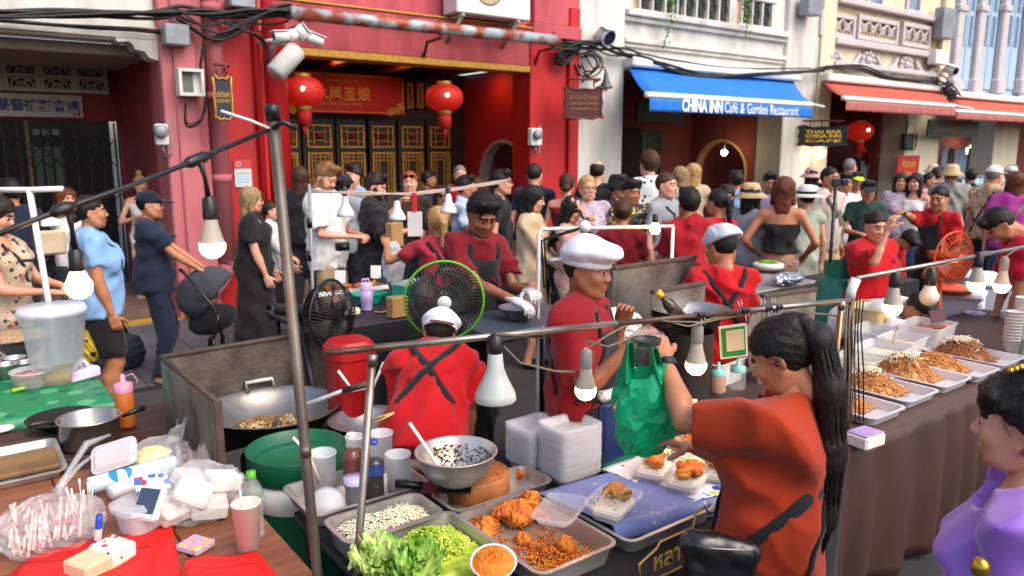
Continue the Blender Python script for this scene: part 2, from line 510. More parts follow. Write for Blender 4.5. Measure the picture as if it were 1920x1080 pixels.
def head_tpl(h, fem=False, beard=False):
    key = ('head', h, fem, beard)
    if key in _TPL: return _TPL[key]
    s = SDF()
    s.ell((0, -.014, .028), (.074, .092, .088), k=.03)
    s.ell((0, .022, -.030), (.060 if not fem else .057, .066, .078), k=.04)
    s.cap((-.030, .040, -.080), (.030, .040, -.080), .026 if not fem else .022, k=.04)
    s.cap((0, .066, -.098), (0, .060, -.092), .018 if not fem else .014, k=.03)
    s.cap((-.055, -.002, -.045), (-.035, .035, -.082), .018, k=.03); s.cap((.055, -.002, -.045), (.035, .035, -.082), .018, k=.03)
    s.cap((-.034, .074, .024), (.034, .074, .024), .011 if not fem else .007, k=.02)
    for sx in (-1, 1):
        s.ell((sx * .038, .062, -.026), (.022, .020, .020), k=.03)
    s.cap((0, .084, .010), (0, .102, -.022), .007, .010, k=.014)
    for sx in (-1, 1): s.ell((sx * .012, .094, -.027), (.009, .010, .008), k=.008)
    for sx in (-1, 1): s.sub((sx * .031, .099, .006), (.020, .016, .012), k=.012)
    for sx in (-1, 1):
        s.ell((sx * .031, .0745, .004), (.0115, .0125, .0100), tag=1, k=.002)
        s.ell((sx * .031, .0835, .004), (.0072, .0046, .0074), tag=2, k=.001)
        s.cap((sx * .017, .0835, .0115), (sx * .046, .0755, .0100), .0055, k=.004, tag=0)
        s.cap((sx * .018, .0835, -.0050), (sx * .045, .0755, -.0040), .0048, k=.004, tag=0)
        s.cap((sx * .016, .0885, .026), (sx * .048, .0740, .027), .0034 if not fem else .0022, tag=4, k=.003)
    for sx in (-1, 1):
        s.cap((0, .0875, -.0570), (sx * .020, .0790, -.0605), .0042, .0022, tag=3, k=.004)
        s.cap((0, .0870, -.0665), (sx * .018, .0790, -.0625), .0050, .0022, tag=3, k=.004)
    s.cap((-.012, .078, -.058), (.012, .078, -.058), .010, k=.012); s.cap((-.012, .078, -.068), (.012, .078, -.068), .009, k=.012)
    for sx in (-1, 1):
        rt = Matrix.Rotation(R(-12), 3, 'X') @ Matrix.Rotation(R(sx * 22), 3, 'Z')
        s.ell((sx * .076, -.012, -.004), (.008, .019, .031), k=.008, rot=rt)
        s.sub((sx * .086, -.008, .002), (.005, .010, .018), k=.006)
    s.cap((0, -.022, -.06), (0, -.030, -.135), .049 if not fem else .043, .048 if not fem else .042, k=.035)
    if beard:
        s.cap((-.036, .052, -.075), (.036, .052, -.075), .030, tag=4, k=.02)
        s.cap((0, .068, -.100), (0, .062, -.09), .024, tag=4, k=.02)
        for sx in (-1, 1): s.cap((sx * .064, .008, -.015), (sx * .050, .035, -.075), .016, tag=4, k=.015)
        s.cap((-.022, .088, -.046), (.022, .088, -.046), .0065, tag=4, k=.006)
    _TPL[key] = s.mesh(h)
    return _TPL[key]
def hair_tpl(style, h, seed=0):
    key = ('hair', style, h, seed % 3)
    if key in _TPL: return _TPL[key]
    s = SDF(seed % 3 + 3)
    cr = lambda g, dz=0: s.ell((0, -.018, .030 + dz), (.074 + g, .092 + g, .090 + g), k=.02)
    def face(depth=.0, low=-.03):
        s.sub((0, .116, -.030), (.083, .092, .100), k=.012)
        for sx in (-1, 1): s.sub((sx * .085, .012, -.022), (.034, .034, .050), k=.01); s.sub((sx * .088, .062, .000), (.048, .046, .058), k=.012)
    if style in ('short', 'messy', 'quiff', 'buzz', 'balding'):
        g = {'short': .015, 'messy': .024, 'quiff': .014, 'buzz': .006, 'balding': .006}[style]
        cr(g)
        if style in ('short',): s.cap((-.04, .055, .105), (.045, .05, .108), .030, k=.03)
        if style == 'quiff': s.cap((-.035, .055, .118), (.035, .05, .118), .030, k=.03); s.cap((-.03, -.02, .122), (.03, -.02, .122), .022, k=.03)
        if style == 'messy':
            rr = np.random.RandomState(seed)
            for _ in range(16):
                a, b = rr.uniform(0, 6.28), rr.uniform(.1, 1.25)
                c = np.array([.078 * math.sin(b) * math.cos(a), -.012 + .092 * math.sin(b) * math.sin(a), .040 + .092 * math.cos(b)])
                if c[1] > .05 and c[2] < .08: continue
                s.ell(c, (.026, .026, .022), k=.02)
        face()
        s.half((0, 0, -.052), (0, .35, -1))
        if style in ('buzz', 'balding'): s.noise(.001, .02)
        else: s.noise(.004, .030, 9)
        if style == 'balding': s.half((0, -.02, .075), (0, .25, 1))
    elif style in ('long', 'longback', 'bob'):
        cr(.016)
        L = {'long': -.36, 'longback': -.42, 'bob': -.17}[style]
        s.cap((0, -.060, .03), (0, -.085, L), .085, .070, k=.04, flat=((0, 1, 0), .55))
        for sx in (-1, 1): s.cap((sx * .066, -.005, .05), (sx * .085, .012 if style != 'longback' else -.05, L + .06), .034, .030, k=.03, flat=((0, 1, 0), .9))
        s.sub((0, .115, -.060), (.072, .097, .125), k=.012)
        s.noise(.006, .05, 8)
    elif style in ('pony', 'bun', 'lowbun', 'topbun', 'sleek'):
        cr(.010)
        if style == 'pony':
            s.cap((0, -.10, .05), (0, -.135, .0), .022, .030, k=.02); s.cap((0, -.135, .0), (0, -.125, -.20), .032, .020, k=.02)
        if style in ('bun',): s.ell((0, -.125, .035), (.045, .040, .045), k=.012)
        if style == 'lowbun': s.ell((0, -.115, -.03), (.050, .042, .042), k=.012)
        if style == 'topbun': s.ell((0, -.055, .150), (.042, .042, .042), k=.012)
        s.sub((0, .116, -.028), (.082, .094, .106), k=.012)
        for sx in (-1, 1): s.sub((sx * .085, .012, -.022), (.034, .034, .046), k=.01); s.sub((sx * .088, .062, .000), (.048, .044, .056), k=.012)
        s.half((0, 0, -.062) if style != 'lowbun' else (0, 0, -.09), (0, .35, -1))
        if style == 'pony': s.cuts = []
        s.noise(.003, .04, 6)
    elif style == 'hero':                                  # long ponytail gathered at the back of the head
        cr(.014)
        s.ell((0, -.085, .085), (.050, .045, .040), k=.03)
        s.sub((0, .116, -.028), (.082, .092, .106), k=.012)
        for sx in (-1, 1): s.sub((sx * .085, .010, -.020), (.034, .036, .044), k=.01); s.sub((sx * .088, .062, .000), (.048, .044, .056), k=.012)
        s.half((0, 0, -.066), (0, .35, -1)); s.noise(.002, .03, 8)
    elif style == 'updo':
        cr(.020)
        s.ell((0, -.05, .10), (.075, .075, .060), k=.04); s.ell((0, -.12, .04), (.060, .050, .070), k=.03)
        s.cap((-.05, .055, .075), (.05, .055, .075), .030, k=.03)
        s.sub((0, .108, -.040), (.066, .072, .098), k=.012)
        for sx in (-1, 1): s.sub((sx * .085, .016, -.030), (.034, .030, .044), k=.01); s.sub((sx * .088, .062, -.004), (.048, .044, .056), k=.012)
        s.half((0, 0, -.062), (0, .35, -1))
        s.noise(.004, .03, 8)
    V, F, t = s.mesh(h); rr = np.random.RandomState(5 + seed % 3); long_ = style in ('long', 'longback', 'bob', 'pony')
    if style not in ('buzz', 'balding'):
        VV = [V]; FF = [F]; o = len(V)
        for i in rr.choice(len(V), min(len(V), 130 if h > .006 else 420), replace=False):
            p = V[i].copy()
            if p[1] > .05 and not long_ and style not in ('messy', 'quiff', 'short'): continue
            L = rr.uniform(.02, .045) if not long_ else rr.uniform(.05, .12); w = rr.uniform(.0007, .0013); pts = []
            g = np.array([rr.normal() * .25, -.55 + rr.normal() * .2, -.6]) if not long_ else np.array([rr.normal() * .12, -.15, -1.0])
            if style in ('messy', 'quiff', 'short'): g = g + rr.normal(size=3) * .5
            for k in range(5):
                n = p - np.array([0, -.015, .02 if p[2] > 0 or not long_ else p[2]]); n /= np.linalg.norm(n) + 1e-9
                d = g - n * (g @ n); d /= np.linalg.norm(d) + 1e-9; pts.append(p + n * (.0015 + .004 * (k / 4) ** 2 * rr.rand())); p = p + d * L / 4
            a = np.cross(pts[-1] - pts[0], n); a /= np.linalg.norm(a) + 1e-9
            Q = np.concatenate([[q - a * w * (1 - .2 * k), q + n * w * 1.5, q + a * w * (1 - .2 * k)] for k, q in enumerate(pts)])
            VV.append(Q); FF.append(np.array([(o + k * 3 + j, o + k * 3 + j + 1, o + k * 3 + j + 4, o + k * 3 + j + 3) for k in range(4) for j in range(2)])); o += len(Q)
        V = np.concatenate(VV); F = np.concatenate(FF); t = 0
    _TPL[key] = (V, F, t)
    return _TPL[key]
def hand_tpl(h, curl, side):
    """wrist at 0, fingers down -z, back of the hand +y, thumb towards +x*side"""
    key = ('hand', h, curl, side)
    if key in _TPL: return _TPL[key]
    s = SDF()
    s.cap((0, 0, .03), (0, 0, -.012), .026, .025, k=.015, flat=((0, 1, 0), .75))
    s.cap((-.020, 0, -.035), (-.026, 0, -.085), .017, .014, k=.02, flat=((0, 1, 0), .85)); s.cap((.020, 0, -.035), (.026, 0, -.085), .018, .014, k=.02, flat=((0, 1, 0), .85))
    s.cap((0, 0, -.02), (0, 0, -.085), .024, .018, k=.02, flat=((0, 1, 0), .6))
    for i, (x, L) in enumerate(((.029, .068), (.010, .078), (-.010, .073), (-.029, .056))):
        x *= side; p = Vector((x, 0, -.086)); a = 0.0
        for j, fr in enumerate((.42, .32, .26)):
            a += R(curl) * (.8 if j == 0 else 1.0) * (1 + .08 * i)
            q = p + Vector((x * .12, -math.sin(a), -math.cos(a))) * L * fr
            s.cap(p, q, .0092 - j * .0008, .0086 - j * .0008, k=.004); p = q
    p = Vector((side * .026, 0, -.022))
    for j, (L, dx, dy) in enumerate(((.042, .75, -.35), (.032, .45, -.5), (.026, .15, -.55 - curl / 120))):
        q = p + Vector((side * dx, dy, -.75)).normalized() * L
        s.cap(p, q, .0125 - j * .0015, .0112 - j * .0015, k=.008); p = q
    _TPL[key] = s.mesh(h)
    return _TPL[key]
def xform(part, A):
    V, F, t = part; A = np.array(A)
    return V @ A[:3, :3].T + A[:3, 3], F, t
def ik(S, T, l1, l2, pole):
    S, T, pole = Vector(S), Vector(T), Vector(pole); d = T - S; L = min(d.length, (l1 + l2) * .995); dn = d.normalized(); T = S + dn * L
    a = (l1 * l1 - l2 * l2 + L * L) / (2 * L); hh = math.sqrt(max(0, l1 * l1 - a * a))
    pp = pole - dn * pole.dot(dn)
    pp = pp.normalized() if pp.length > 1e-6 else dn.orthogonal()
    return S + dn * a + pp * hh, T
PEOPLE = []
def ribbon(o, name, mat, pts, sdf, dirs, w=.018, t=.004, far=.5):
    """a strap laid on a garment: pts are start points, dirs the directions in which to meet the cloth"""
    P = []
    for p, d in zip(pts, dirs):
        q = sdf.surf(p, d, far)
        if q is None: continue
        dd = np.array(d, float); dd /= np.linalg.norm(dd); P.append((q - dd * .004, dd))
    mb = MB(); V = []; F = []; n = len(P)
    for i, (q, d) in enumerate(P):
        tt = P[min(i + 1, n - 1)][0] - P[max(i - 1, 0)][0]; tt /= np.linalg.norm(tt) + 1e-9
        sd = np.cross(tt, d); sd /= np.linalg.norm(sd) + 1e-9
        for sg, e in ((-1, 0), (1, 0), (1, 1), (-1, 1)): V.append(q + sd * sg * w - d * t * (1 - e) + d * t * e)
    for i in range(n - 1):
        for k in range(4): F.append((i * 4 + k, i * 4 + (k + 1) % 4, i * 4 + 4 + (k + 1) % 4, i * 4 + 4 + k))
    mb.add(V, F, True); return mb.obj(name, mat, o)
def person(label, px, py, d, face, skin='fair', hair=('short', 'dark'), top=('tee', None), bottom=('trousers', None), fem=False, lean=0.0, side=0.0,
           head=(0, 0), hands=(None, None), poles=(None, None), curl=(28, 28), build=1.0, beard=False, res=1, hat=None, ground=0.0, height=None, seed=None,
           extras=(), group=None, shoes='#1d1a19', roll=0.0, arm_skin=None, feet=((0, 0), (0, 0)), bare=False):
    """px, py: top of the head in the photograph; d: distance down the view; face: 0 to the camera, 90 to the picture's right, 180 away"""
    seed = len(PEOPLE) if seed is None else seed
    tp = D(px, py, d); rz = R(HEADING + 90 + face) - math.atan((px - 960) / FPX)
    cosl = math.cos(R(lean)); top_extra = .012 if hat is None else .03
    if height is None:
        up = tp.z - ground - top_extra; s = up / (.93 + .79 * cosl)
    else: s = height / 1.72
    hy = s * (.79 * math.sin(R(lean)))                       # the head leans forward of the feet
    loc = Vector((tp.x, tp.y, ground)) - Vector((-math.sin(rz), math.cos(rz), 0)) * hy
    o = thing('person', label, 'person', loc, rz, group)
    hB = {0: .014, 1: .023, 2: .030}[res]; hH = {0: .0046, 1: .0078, 2: .0105}[res]; hD = {0: .0050, 1: .0072, 2: .0100}[res]
    Rl = Matrix.Rotation(R(-lean), 3, 'X') @ Matrix.Rotation(R(side), 3, 'Y')
    pel = Vector((0, 0, .93))
    U = lambda x, y, z: (pel + Rl @ (Vector((x, y, z)) - pel)) * s
    LW = lambda x, y, z: Vector((x, y, z)) * s
    b = build
    e = lambda S, c, r, k=.05, g=0, f=U: S.ell(f(*c), [q * s + g for q in r], k=k * s, rot=Rl if f is U else None)
    # joints
    hc = U(0, .018, 1.592); sh = [U(-.170 * (.95 if fem else 1.0) * (.6 + .4 * b), -.01, 1.385), U(.170 * (.95 if fem else 1.0) * (.6 + .4 * b), -.01, 1.385)]
    ua, fa = .285 * s, .255 * s; el = []; wr = []
    for i, sx in enumerate((-1, 1)):
        T = hands[i]
        if T is None: T = (sx * (.235 + .05 * (b - 1)), .03, .86)
        if len(T) == 4: T = Vector(T[:3]) ; T = o.rotation_euler.to_matrix().inverted() @ (T - loc)   # a point of the place
        else: T = U(*T) if T[2] > .70 and hands[i] is not None else U(*T)
        pol = poles[i] if poles[i] is not None else (sx * .6, -.5, -.6)
        E_, T = ik(sh[i], T, ua, fa, Vector(pol)); el.append(E_); wr.append(T)
    hip = [LW(-.088, 0, .90), LW(.088, 0, .90)]; kn = []; an = []
    for i, sx in enumerate((-1, 1)):
        fx, fy = feet[i]; A_ = LW(sx * .095 + fx, -.02 + fy, .085); K_, A_ = ik(hip[i], A_, .425 * s, .41 * s, (0, 1, 0)); kn.append(K_); an.append(A_)
    Rh = Rl @ Matrix.Rotation(R(head[0]), 3, 'Z') @ Matrix.Rotation(R(-head[1]), 3, 'X') @ Matrix.Rotation(R(roll), 3, 'Y')
    # one continuous body
    B = SDF()
    def torso(S, g, low=True, loose=0):
        e(S, (0, 0, 1.27), (.150 * (.5 + .5 * b), .100 * b, .165), .06, g); e(S, (0, .005, 1.08), (.128 * b, .098 * b + .02 * loose, .16), .06, g)
        e(S, (0, -.005, .94), (.150 * (.4 + .6 * b), .112 * b, .115), .06, g)
        S.cap(U(-.13 * (.6 + .4 * b), -.012, 1.375), U(.13 * (.6 + .4 * b), -.012, 1.375), .052 * s + g, k=.05 * s)
        for sx in (-1, 1): S.cap(U(sx * .03, -.022, 1.435), U(sx * .15 * (.6 + .4 * b), -.014, 1.388), .036 * s + g, .046 * s + g, k=.04 * s)
        if fem:
            for sx in (-1, 1): e(S, (sx * .068, .075 + .04 * (b - 1), 1.245), (.060 * b, .055 * b, .060 * b), .05, g)
    torso(B, -.006)
    B.cap(U(0, -.022, 1.36), hc + Rh @ Vector((0, -.025, -.06)) * s, .058 * s, (.050 if not fem else .045) * s, k=.04 * s)
    for i in (0, 1):
        B.cap(sh[i], el[i], .042 * s * b, .034 * s * b, k=.03 * s); B.cap(el[i], el[i].lerp(wr[i], .3), .034 * s * b, .036 * s * b, k=.012 * s); B.cap(el[i].lerp(wr[i], .3), wr[i], .036 * s * b, .0245 * s, k=.012 * s)
        B.cap(hip[i], kn[i], .078 * s * b, .052 * s * b, k=.03 * s); B.cap(kn[i], an[i], .052 * s * b, .034 * s, k=.015 * s)
        B.cap(kn[i] * .7 + an[i] * .3 + Vector((0, -.015 * s, 0)), kn[i] * .45 + an[i] * .55, .05 * s * b, .036 * s, k=.03 * s)
        B.cap(an[i] - Vector((0, .02, .04)) * s, an[i] + Vector((0, .13, -.055)) * s, .034 * s, .028 * s, k=.02 * s)
    parts = [B.mesh(hB)]
    hs = s * (.97 if fem else 1.0) ** .5
    Hx = Matrix.Translation(hc) @ Rh.to_4x4() @ Matrix.Scale(hs, 4)
    parts.append(xform(head_tpl(hH, fem, beard), Hx))
    hmx = []; hnds = []
    for i, sx in enumerate((-1, 1)):
        fd = (wr[i] - el[i]).normalized()
        zz = -fd; yy = Vector((0, 0, 1)) if abs(fd.z) < .75 else (Vector((sx, 0, 0)))
        if abs(fd.z) >= .75: yy = Vector((sx, 0, 0))
        yy = (yy - zz * yy.dot(zz)).normalized(); xx = yy.cross(zz)
        mx = Matrix((xx, yy, zz)).transposed().to_4x4(); mx.translation = wr[i]
        tside = -1 if sx > 0 else 1
        if abs(fd.z) >= .75: tside = 1 if xx.y > 0 else -1
        hmx.append(mx @ Matrix.Scale(s * .98, 4))
        ht = hand_tpl(hD, curl[i], tside); hnds.append(ht); parts.append(xform(ht, hmx[-1]))
    hm = HAIR[hair[1]] if hair else HAIR['dark']
    body = blob(parts, 'body', [SKIN[skin], EYEW, IRIS, LIPS[skin], hm], o)
    info = dict(o=o, s=s, U=U, LW=LW, hc=hc, Hx=Hx, wr=wr, el=el, sh=sh, hmx=hmx, hand=hnds, loc=loc, rz=rz, an=an)
    if hair:
        hd_ = hair_tpl(hair[0], hH * 1.1 if res else .005, seed); blob([xform(hd_, Hx)], 'hair', [hm], o)
    # clothes
    S = SDF(seed)
    kind = top[0] if top else None
    if kind:
        loose = top[3] if len(top) > 3 else 0.0
        g = {'tee': .016, 'shirt': .02, 'tank': .008, 'long': .018, 'dress': .012, 'tube': .008, 'jumper': .03}[kind] + loose
        torso(S, g * (.9 + .1 * s), loose=1 if loose > .01 else 0)
        slv = top[2] if len(top) > 2 else {'tee': .62, 'shirt': .7, 'tank': 0, 'long': 2, 'dress': .5, 'tube': 0, 'jumper': 2}[kind]
        for i in (0, 1):
            if slv >= 1.5:
                S.cap(sh[i], el[i], .056 * s * b + loose * .5, .048 * s * b + loose * .6, k=.03 * s); S.cap(el[i], wr[i] - (wr[i] - el[i]) * .04, .048 * s * b + loose * .6, .034 * s + loose * .4, k=.012 * s, cut=1)
            elif slv > 0:
                S.cap(sh[i] + (el[i] - sh[i]) * -.02, sh[i] + (el[i] - sh[i]) * slv, .053 * s * b + loose * .4, .058 * s * b + loose * .8, k=.03 * s, cut=1)
        if kind == 'dress':
            zl = top[4] if len(top) > 4 else .35
            S.cap(U(0, 0, 1.02), LW(0, 0, zl), .145 * s * b, .225 * s * b, k=.06, flat=((0, 1, 0), .85), cut=1)
        else:
            hem = top[4] if len(top) > 4 else .83
            S.cap(U(0, 0, 1.0), U(0, 0, hem), (.135 * b + .012) * s + loose, (.150 * b + .016) * s + loose, k=.05, flat=(tuple(Rl @ Vector((0, 1, 0))), .74), cut=1)
            S.half(U(0, 0, hem), Rl @ Vector((0, 0, -1)))
        nk = U(0, .0, 1.455 if kind in ('tee', 'shirt', 'long', 'jumper') else 1.40)
        S.sub(U(0, .045, 1.50), [q * s for q in ((.066, .085, .062) if kind not in ('tank', 'dress') else (.085, .10, .14))], k=.008, rot=Rl)
        if kind == 'tube': S.half(U(0, 0, 1.30), Rl @ Vector((0, 0, 1)))
        if kind == 'tank': S.half(U(0, 0, 1.36), Rl @ Vector((0, 0, 1)))
        S.noise(.013 + loose * .2, .15, 3); S.sign = 3.2
        blob([S.mesh(hB * .9 if res else .0095)], 'dress' if kind == 'dress' else 'shirt', [top[1]], o)
    TS = SDF(seed)
    if kind:
        torso(TS, g * (.9 + .1 * s), loose=1 if loose > .01 else 0)
        if kind != 'dress': TS.cap(U(0, 0, 1.0), U(0, 0, hem), (.135 * b + .012) * s + loose, (.150 * b + .016) * s + loose, k=.05, flat=(tuple(Rl @ Vector((0, 1, 0))), .74))
        TS.sign = 3.2; TS.noise(.013 + loose * .2, .15, 3)
    info['S'] = TS if kind else B
    hemz = (top[4] if len(top) > 4 else .83) if kind and kind != 'dress' else 1.0
    if bottom:
        T = SDF(seed + 5); bk = bottom[0]
        g = .014 if len(bottom) < 3 else bottom[2]
        T.ell(LW(0, -.005, .93), [q * s + g for q in (.150 * (.4 + .6 * b), .112 * b, .105)], k=.05)
        if bk in ('trousers', 'shorts'):
            for i in (0, 1):
                m_ = kn[i] if bk == 'shorts' else an[i]
                T.cap(hip[i], hip[i] + (kn[i] - hip[i]) * (.88 if bk == 'shorts' else 1), .082 * s * b + g, .062 * s * b + g * 1.6, k=.03, cut=1 if bk == 'shorts' else None)
                if bk == 'trousers': T.cap(kn[i], an[i] + (kn[i] - an[i]) * .03, .060 * s * b + g, .046 * s + g * 1.4, k=.02, cut=1)
        else:
            zl = {'skirt': .50, 'maxi': .14}[bk]
            T.cap(LW(0, 0, .95), LW(0, .01, zl), .135 * s * b + g, .175 * s * b + g, k=.04, flat=((0, 1, 0), .8), cut=1)
        T.half(LW(0, 0, min(1.0, hemz + .05)), (0, 0, 1)); T.noise(.012, .13, 3); T.sign = 3.2
        blob([T.mesh(hB * 1.25)], {'trousers': 'trousers', 'shorts': 'shorts', 'skirt': 'skirt', 'maxi': 'skirt'}[bk], [bottom[1]], o)
    if not bare:
        for i in (0, 1):
            f = SDF(); a = an[i]
            f.cap(a - Vector((0, .02, .045)) * s, a + Vector((0, .14, -.052)) * s, .040 * s, .034 * s, k=.02); f.half((0, 0, a.z - .004), (0, 0, 1)); f.half((0, 0, .004), (0, 0, -1))
            blob([f.mesh(.024)], 'shoe', [M('shoe ' + shoes, shoes, .5)], o)
    if hat: make_hat(o, hat, Hx, hH)
    for x in extras:
        if x[0] == 'apron': apron(info, x[1], *x[2:])
        elif x[0] == 'xback': xback(info, x[1])
        elif x[0] == 'cross': cross_strap(info, x[1], *x[2:])
        elif x[0] == 'glasses': glasses(o, Hx, x[1], *x[2:])
    PEOPLE.append(info)
    return info
def glasses(o, Hx, mat, up=False, lens=None):
    mb = MB(); dz, dy = (.072, -.012) if up else (.006, 0)
    X = Hx @ Matrix.Translation((0, dy, dz))
    for sx in (-1, 1):
        mb.tube([(sx * .032 + .024 * math.cos(q), .096 + (0 if not up else -.005), .019 * math.sin(q)) for q in [k * math.pi / 6 for k in range(12)]], .0026, 5, closed=True, xf=X)
        mb.tube([(sx * .056, .095, .004), (sx * .074, .04, .006), (sx * .078, -.02, .0)], .0025, 5, xf=X)
    mb.tube([(-.010, .098, .003), (.010, .098, .003)], .0025, 5, xf=X)
    g = mb.obj('glasses', mat, o)
    if lens:
        mb = MB()
        for sx in (-1, 1): mb.prism([(sx * .032 + .023 * math.cos(q), .018 * math.sin(q)) for q in [k * math.pi / 6 for k in range(12)]], .002, (0, .097, 0), (1, 0, 0), (0, 0, 1), xf=X)
        mb.obj('lens', lens, g)
def make_hat(o, hat, Hx, h):
    k, mat = hat[0], hat[1]; hh = max(.006, h)
    if k == 'cap':
        s = SDF(2); s.ell((0, -.018, .040), (.090, .108, .092), k=.01); s.half((0, 0, .030), (0, -.15, -1)); s.noise(.0015, .05)
        s2 = SDF(); rt = Matrix.Rotation(R(-14), 3, 'X')
        s2.ell((0, .115, .040), (.072, .085, .010), rot=rt)
        ob = blob([xform(s.mesh(hh), Hx)], 'cap', [mat], o); blob([xform(s2.mesh(hh * .8), Hx)], 'brim', [mat], ob)
    elif k in ('bucket', 'sun'):
        w = .16 if k == 'bucket' else .19; mb = MB(); lowz = -.005 if k == 'bucket' else .018
        pr = [(.001, .142), (.05, .140), (.074, .128), (.088, .09), (.098, .045), (w, lowz), (w - .002, lowz - .005), (.096, .036), (.092, .04)]
        mb.lathe(pr, (0, -.016, 0), 28, sy=1.12, xf=Hx); ob = mb.obj('hat', mat, o)
        if len(hat) > 2: MB().lathe([(.100, .045), (.097, .072)], (0, -.016, 0), 28, sy=1.13, xf=Hx).obj('hatband', hat[2], ob)
    elif k == 'baker':                                       # white kitchen cap, visor at the back
        s = SDF(5); s.cap((0, -.014, .036), (0, -.010, .062), .092, .095, k=.02, flat=((0, 1, 0), 1.14)); s.ell((.006, .006, .084), (.108, .130, .038), k=.03, rot=Matrix.Rotation(R(9), 3, 'X'))
        s.ell((.01, .070, .084), (.082, .075, .028), k=.03); s.sub((0, -.018, .018), (.082, .099, .092), k=.004)
        s.half((0, 0, .022), (0, -.10, -1)); s.noise(.0035, .15, 4)
        ob = blob([xform(s.mesh(.005), Hx)], 'kitchen_cap', [mat], o)
        MB().lathe([(.0935, .024), (.0965, .026), (.0965, .050), (.0940, .052)], (0, -.012, 0), 40, sy=1.16, xf=Hx).obj('hat_band', mat, ob)
        v = SDF(); v.ell((0, -.120, .030), (.070, .062, .008), rot=Matrix.Rotation(R(14), 3, 'X'))
        blob([xform(v.mesh(.005), Hx)], 'brim', [mat], ob)
        bd = MB(); bd.box((.078, -.062, .058), (.036, .010, .034), .002, rot=Matrix.Rotation(R(58), 3, 'Z') @ Matrix.Rotation(R(-4), 3, 'X'), xf=Hx); pt = bd.obj('badge', M('badge green', '#1f8f52', .5), ob)
        tx = Hx @ Matrix.Translation((.0833, -.0653, .058)) @ Matrix.Rotation(R(58), 4, 'Z') @ Matrix.Rotation(R(86), 4, 'X')
        text('LINE', .012, M('badge print', '#e8efe8', .6), pt, ext=.0006, xf=tx, bold=.0006, name='badge_print')
    elif k == 'net':                                         # hair net / mob cap
        s = SDF(9); s.ell((0, -.026, .058), (.106, .130, .086), k=.02); s.sub((0, -.018, .0), (.074, .09, .10), k=.004); s.half((0, 0, .022), (0, -.28, -1)); s.noise(.009, .09, 6)
        blob([xform(s.mesh(.006), Hx)], 'hair_net', [mat], o)
def apron(I, mat, skirt=True):
    U, s, S, o = I['U'], I['s'], I['S'], I['o']
    fy = np.array(U(0, 1, 1) - U(0, 0, 1)); fy /= np.linalg.norm(fy)
    V = []; rows = 14; cols = 10
    for j in range(rows + 1):
        z = 1.34 - .66 * j / rows; w = .105 + (.0 if z > 1.22 else min(.07, (1.22 - z) * .9))
        for i in range(cols + 1):
            x = (2 * i / cols - 1) * w; p = np.array(U(x, .45, z)); q = S.surf(p, -fy, .7 * s) if z > .86 else None
            if q is None: q = np.array(U(x, .155 * (1 - .9 * (x / .3) ** 2), z))
            V.append(q + fy * .010)
    w = cols + 1; F = [(j * w + i, j * w + i + 1, (j + 1) * w + i + 1, (j + 1) * w + i) for j in range(rows) for i in range(cols)]
    a = MB().add(V, F, True).obj('apron', mat, o)
    m = a.modifiers.new('thick', 'SOLIDIFY'); m.thickness = .005
    for sx in (-1, 1):
        pts = [U(sx * (.09 - .01 * t), .4, 1.33 + .10 * t) for t in (0, .35, .7, 1.0)]
        ribbon(o, 'apron_strap', mat, pts, S, [-fy] * 4, .020 * s, .004)
def xback(I, mat):
    U, s, S, o = I['U'], I['s'], I['S'], I['o']
    fy = np.array(U(0, 1, 1) - U(0, 0, 1)); fy /= np.linalg.norm(fy)
    for sx in (-1, 1):
        n = 14; pts = []; dr = []
        for i in range(n):
            t = i / (n - 1) * 1.1 - .1; x = sx * (.115 - .25 * t); z = 1.425 - .36 * t
            pts.append(U(x, -.45, z)); dr.append(fy)
        ribbon(o, 'apron_strap', mat, pts, S, dr, .017 * s, .004, .8 * s)
def cross_strap(I, mat, sx=1, w=.014, side=1):
    """a strap over one shoulder, across the chest or back"""
    U, s, S, o = I['U'], I['s'], I['S'], I['o']
    for fr in (-1, 1):
        fy = np.array(U(0, 1, 1) - U(0, 0, 1)); fy /= np.linalg.norm(fy); n = 14
        pts = [U(sx * (.10 - .25 * i / (n - 1)), fr * .5, 1.415 - .50 * i / (n - 1)) for i in range(n)]
        ribbon(o, 'bag_strap', mat, pts, S, [-fy * fr] * n, w * s, .004, .9 * s)

def gloves(I, mat, which=(0, 1)):
    for i in which: blob([xform((I['hand'][i][0] * 1.07,) + I['hand'][i][1:], I['hmx'][i])], 'glove', [mat], I['o'])
# ------------------------------------------------------------------ ground
YF, YR = 9.1, 11.3                     # shopfront line and the back wall of the covered walkway
ASPH = M('asphalt', '#3b3a3c', .85, var=.25, vs=30, bump=.5, bs=220, col2='#2a292b', cs=1.2)
struct(MB().box((0, 0, -.03), (400, 400, .06)).obj('road', ASPH))
pv = struct(MB().box((20, 7.95, .0), (60, 2.9, .06)).obj('pavement', M('paving joint', '#2c2b2d', .9)))
t_me = MB().box((0, 0, 0), (.592, .592, .03), .004).mesh('tile', M('paving tile', '#565559', .8, var=.18, vs=7, bump=.3, bs=90, col2='#48474b', cs=2))
for i in range(-3, 16):
    for j in range(4):
        o = link('tile', t_me, pv, (i * .6 + .3, 6.82 + j * .6 - (0), .0225 + .0012 * ((i * 3 + j) % 3))); o.rotation_euler.z = (i + j) % 4 * math.pi / 2
y_me = MB().box((0, 0, 0), (.294, .294, .034), .004).mesh('tactile_tile', M('tactile yellow', '#b98a2e', .75, var=.2, vs=12, bump=.4, bs=60, col2='#8f7434', cs=4))
for i in range(-4, 34): link('tactile_tile', y_me, pv, (i * .3 + .15, 9.08 - .02, .0245))
struct(MB().box((20, 11.0, .05), (64, 3.5, .16)).obj('walkway', M('walkway', '#6a5348', .8, var=.2, vs=4, bump=.2, bs=60)))

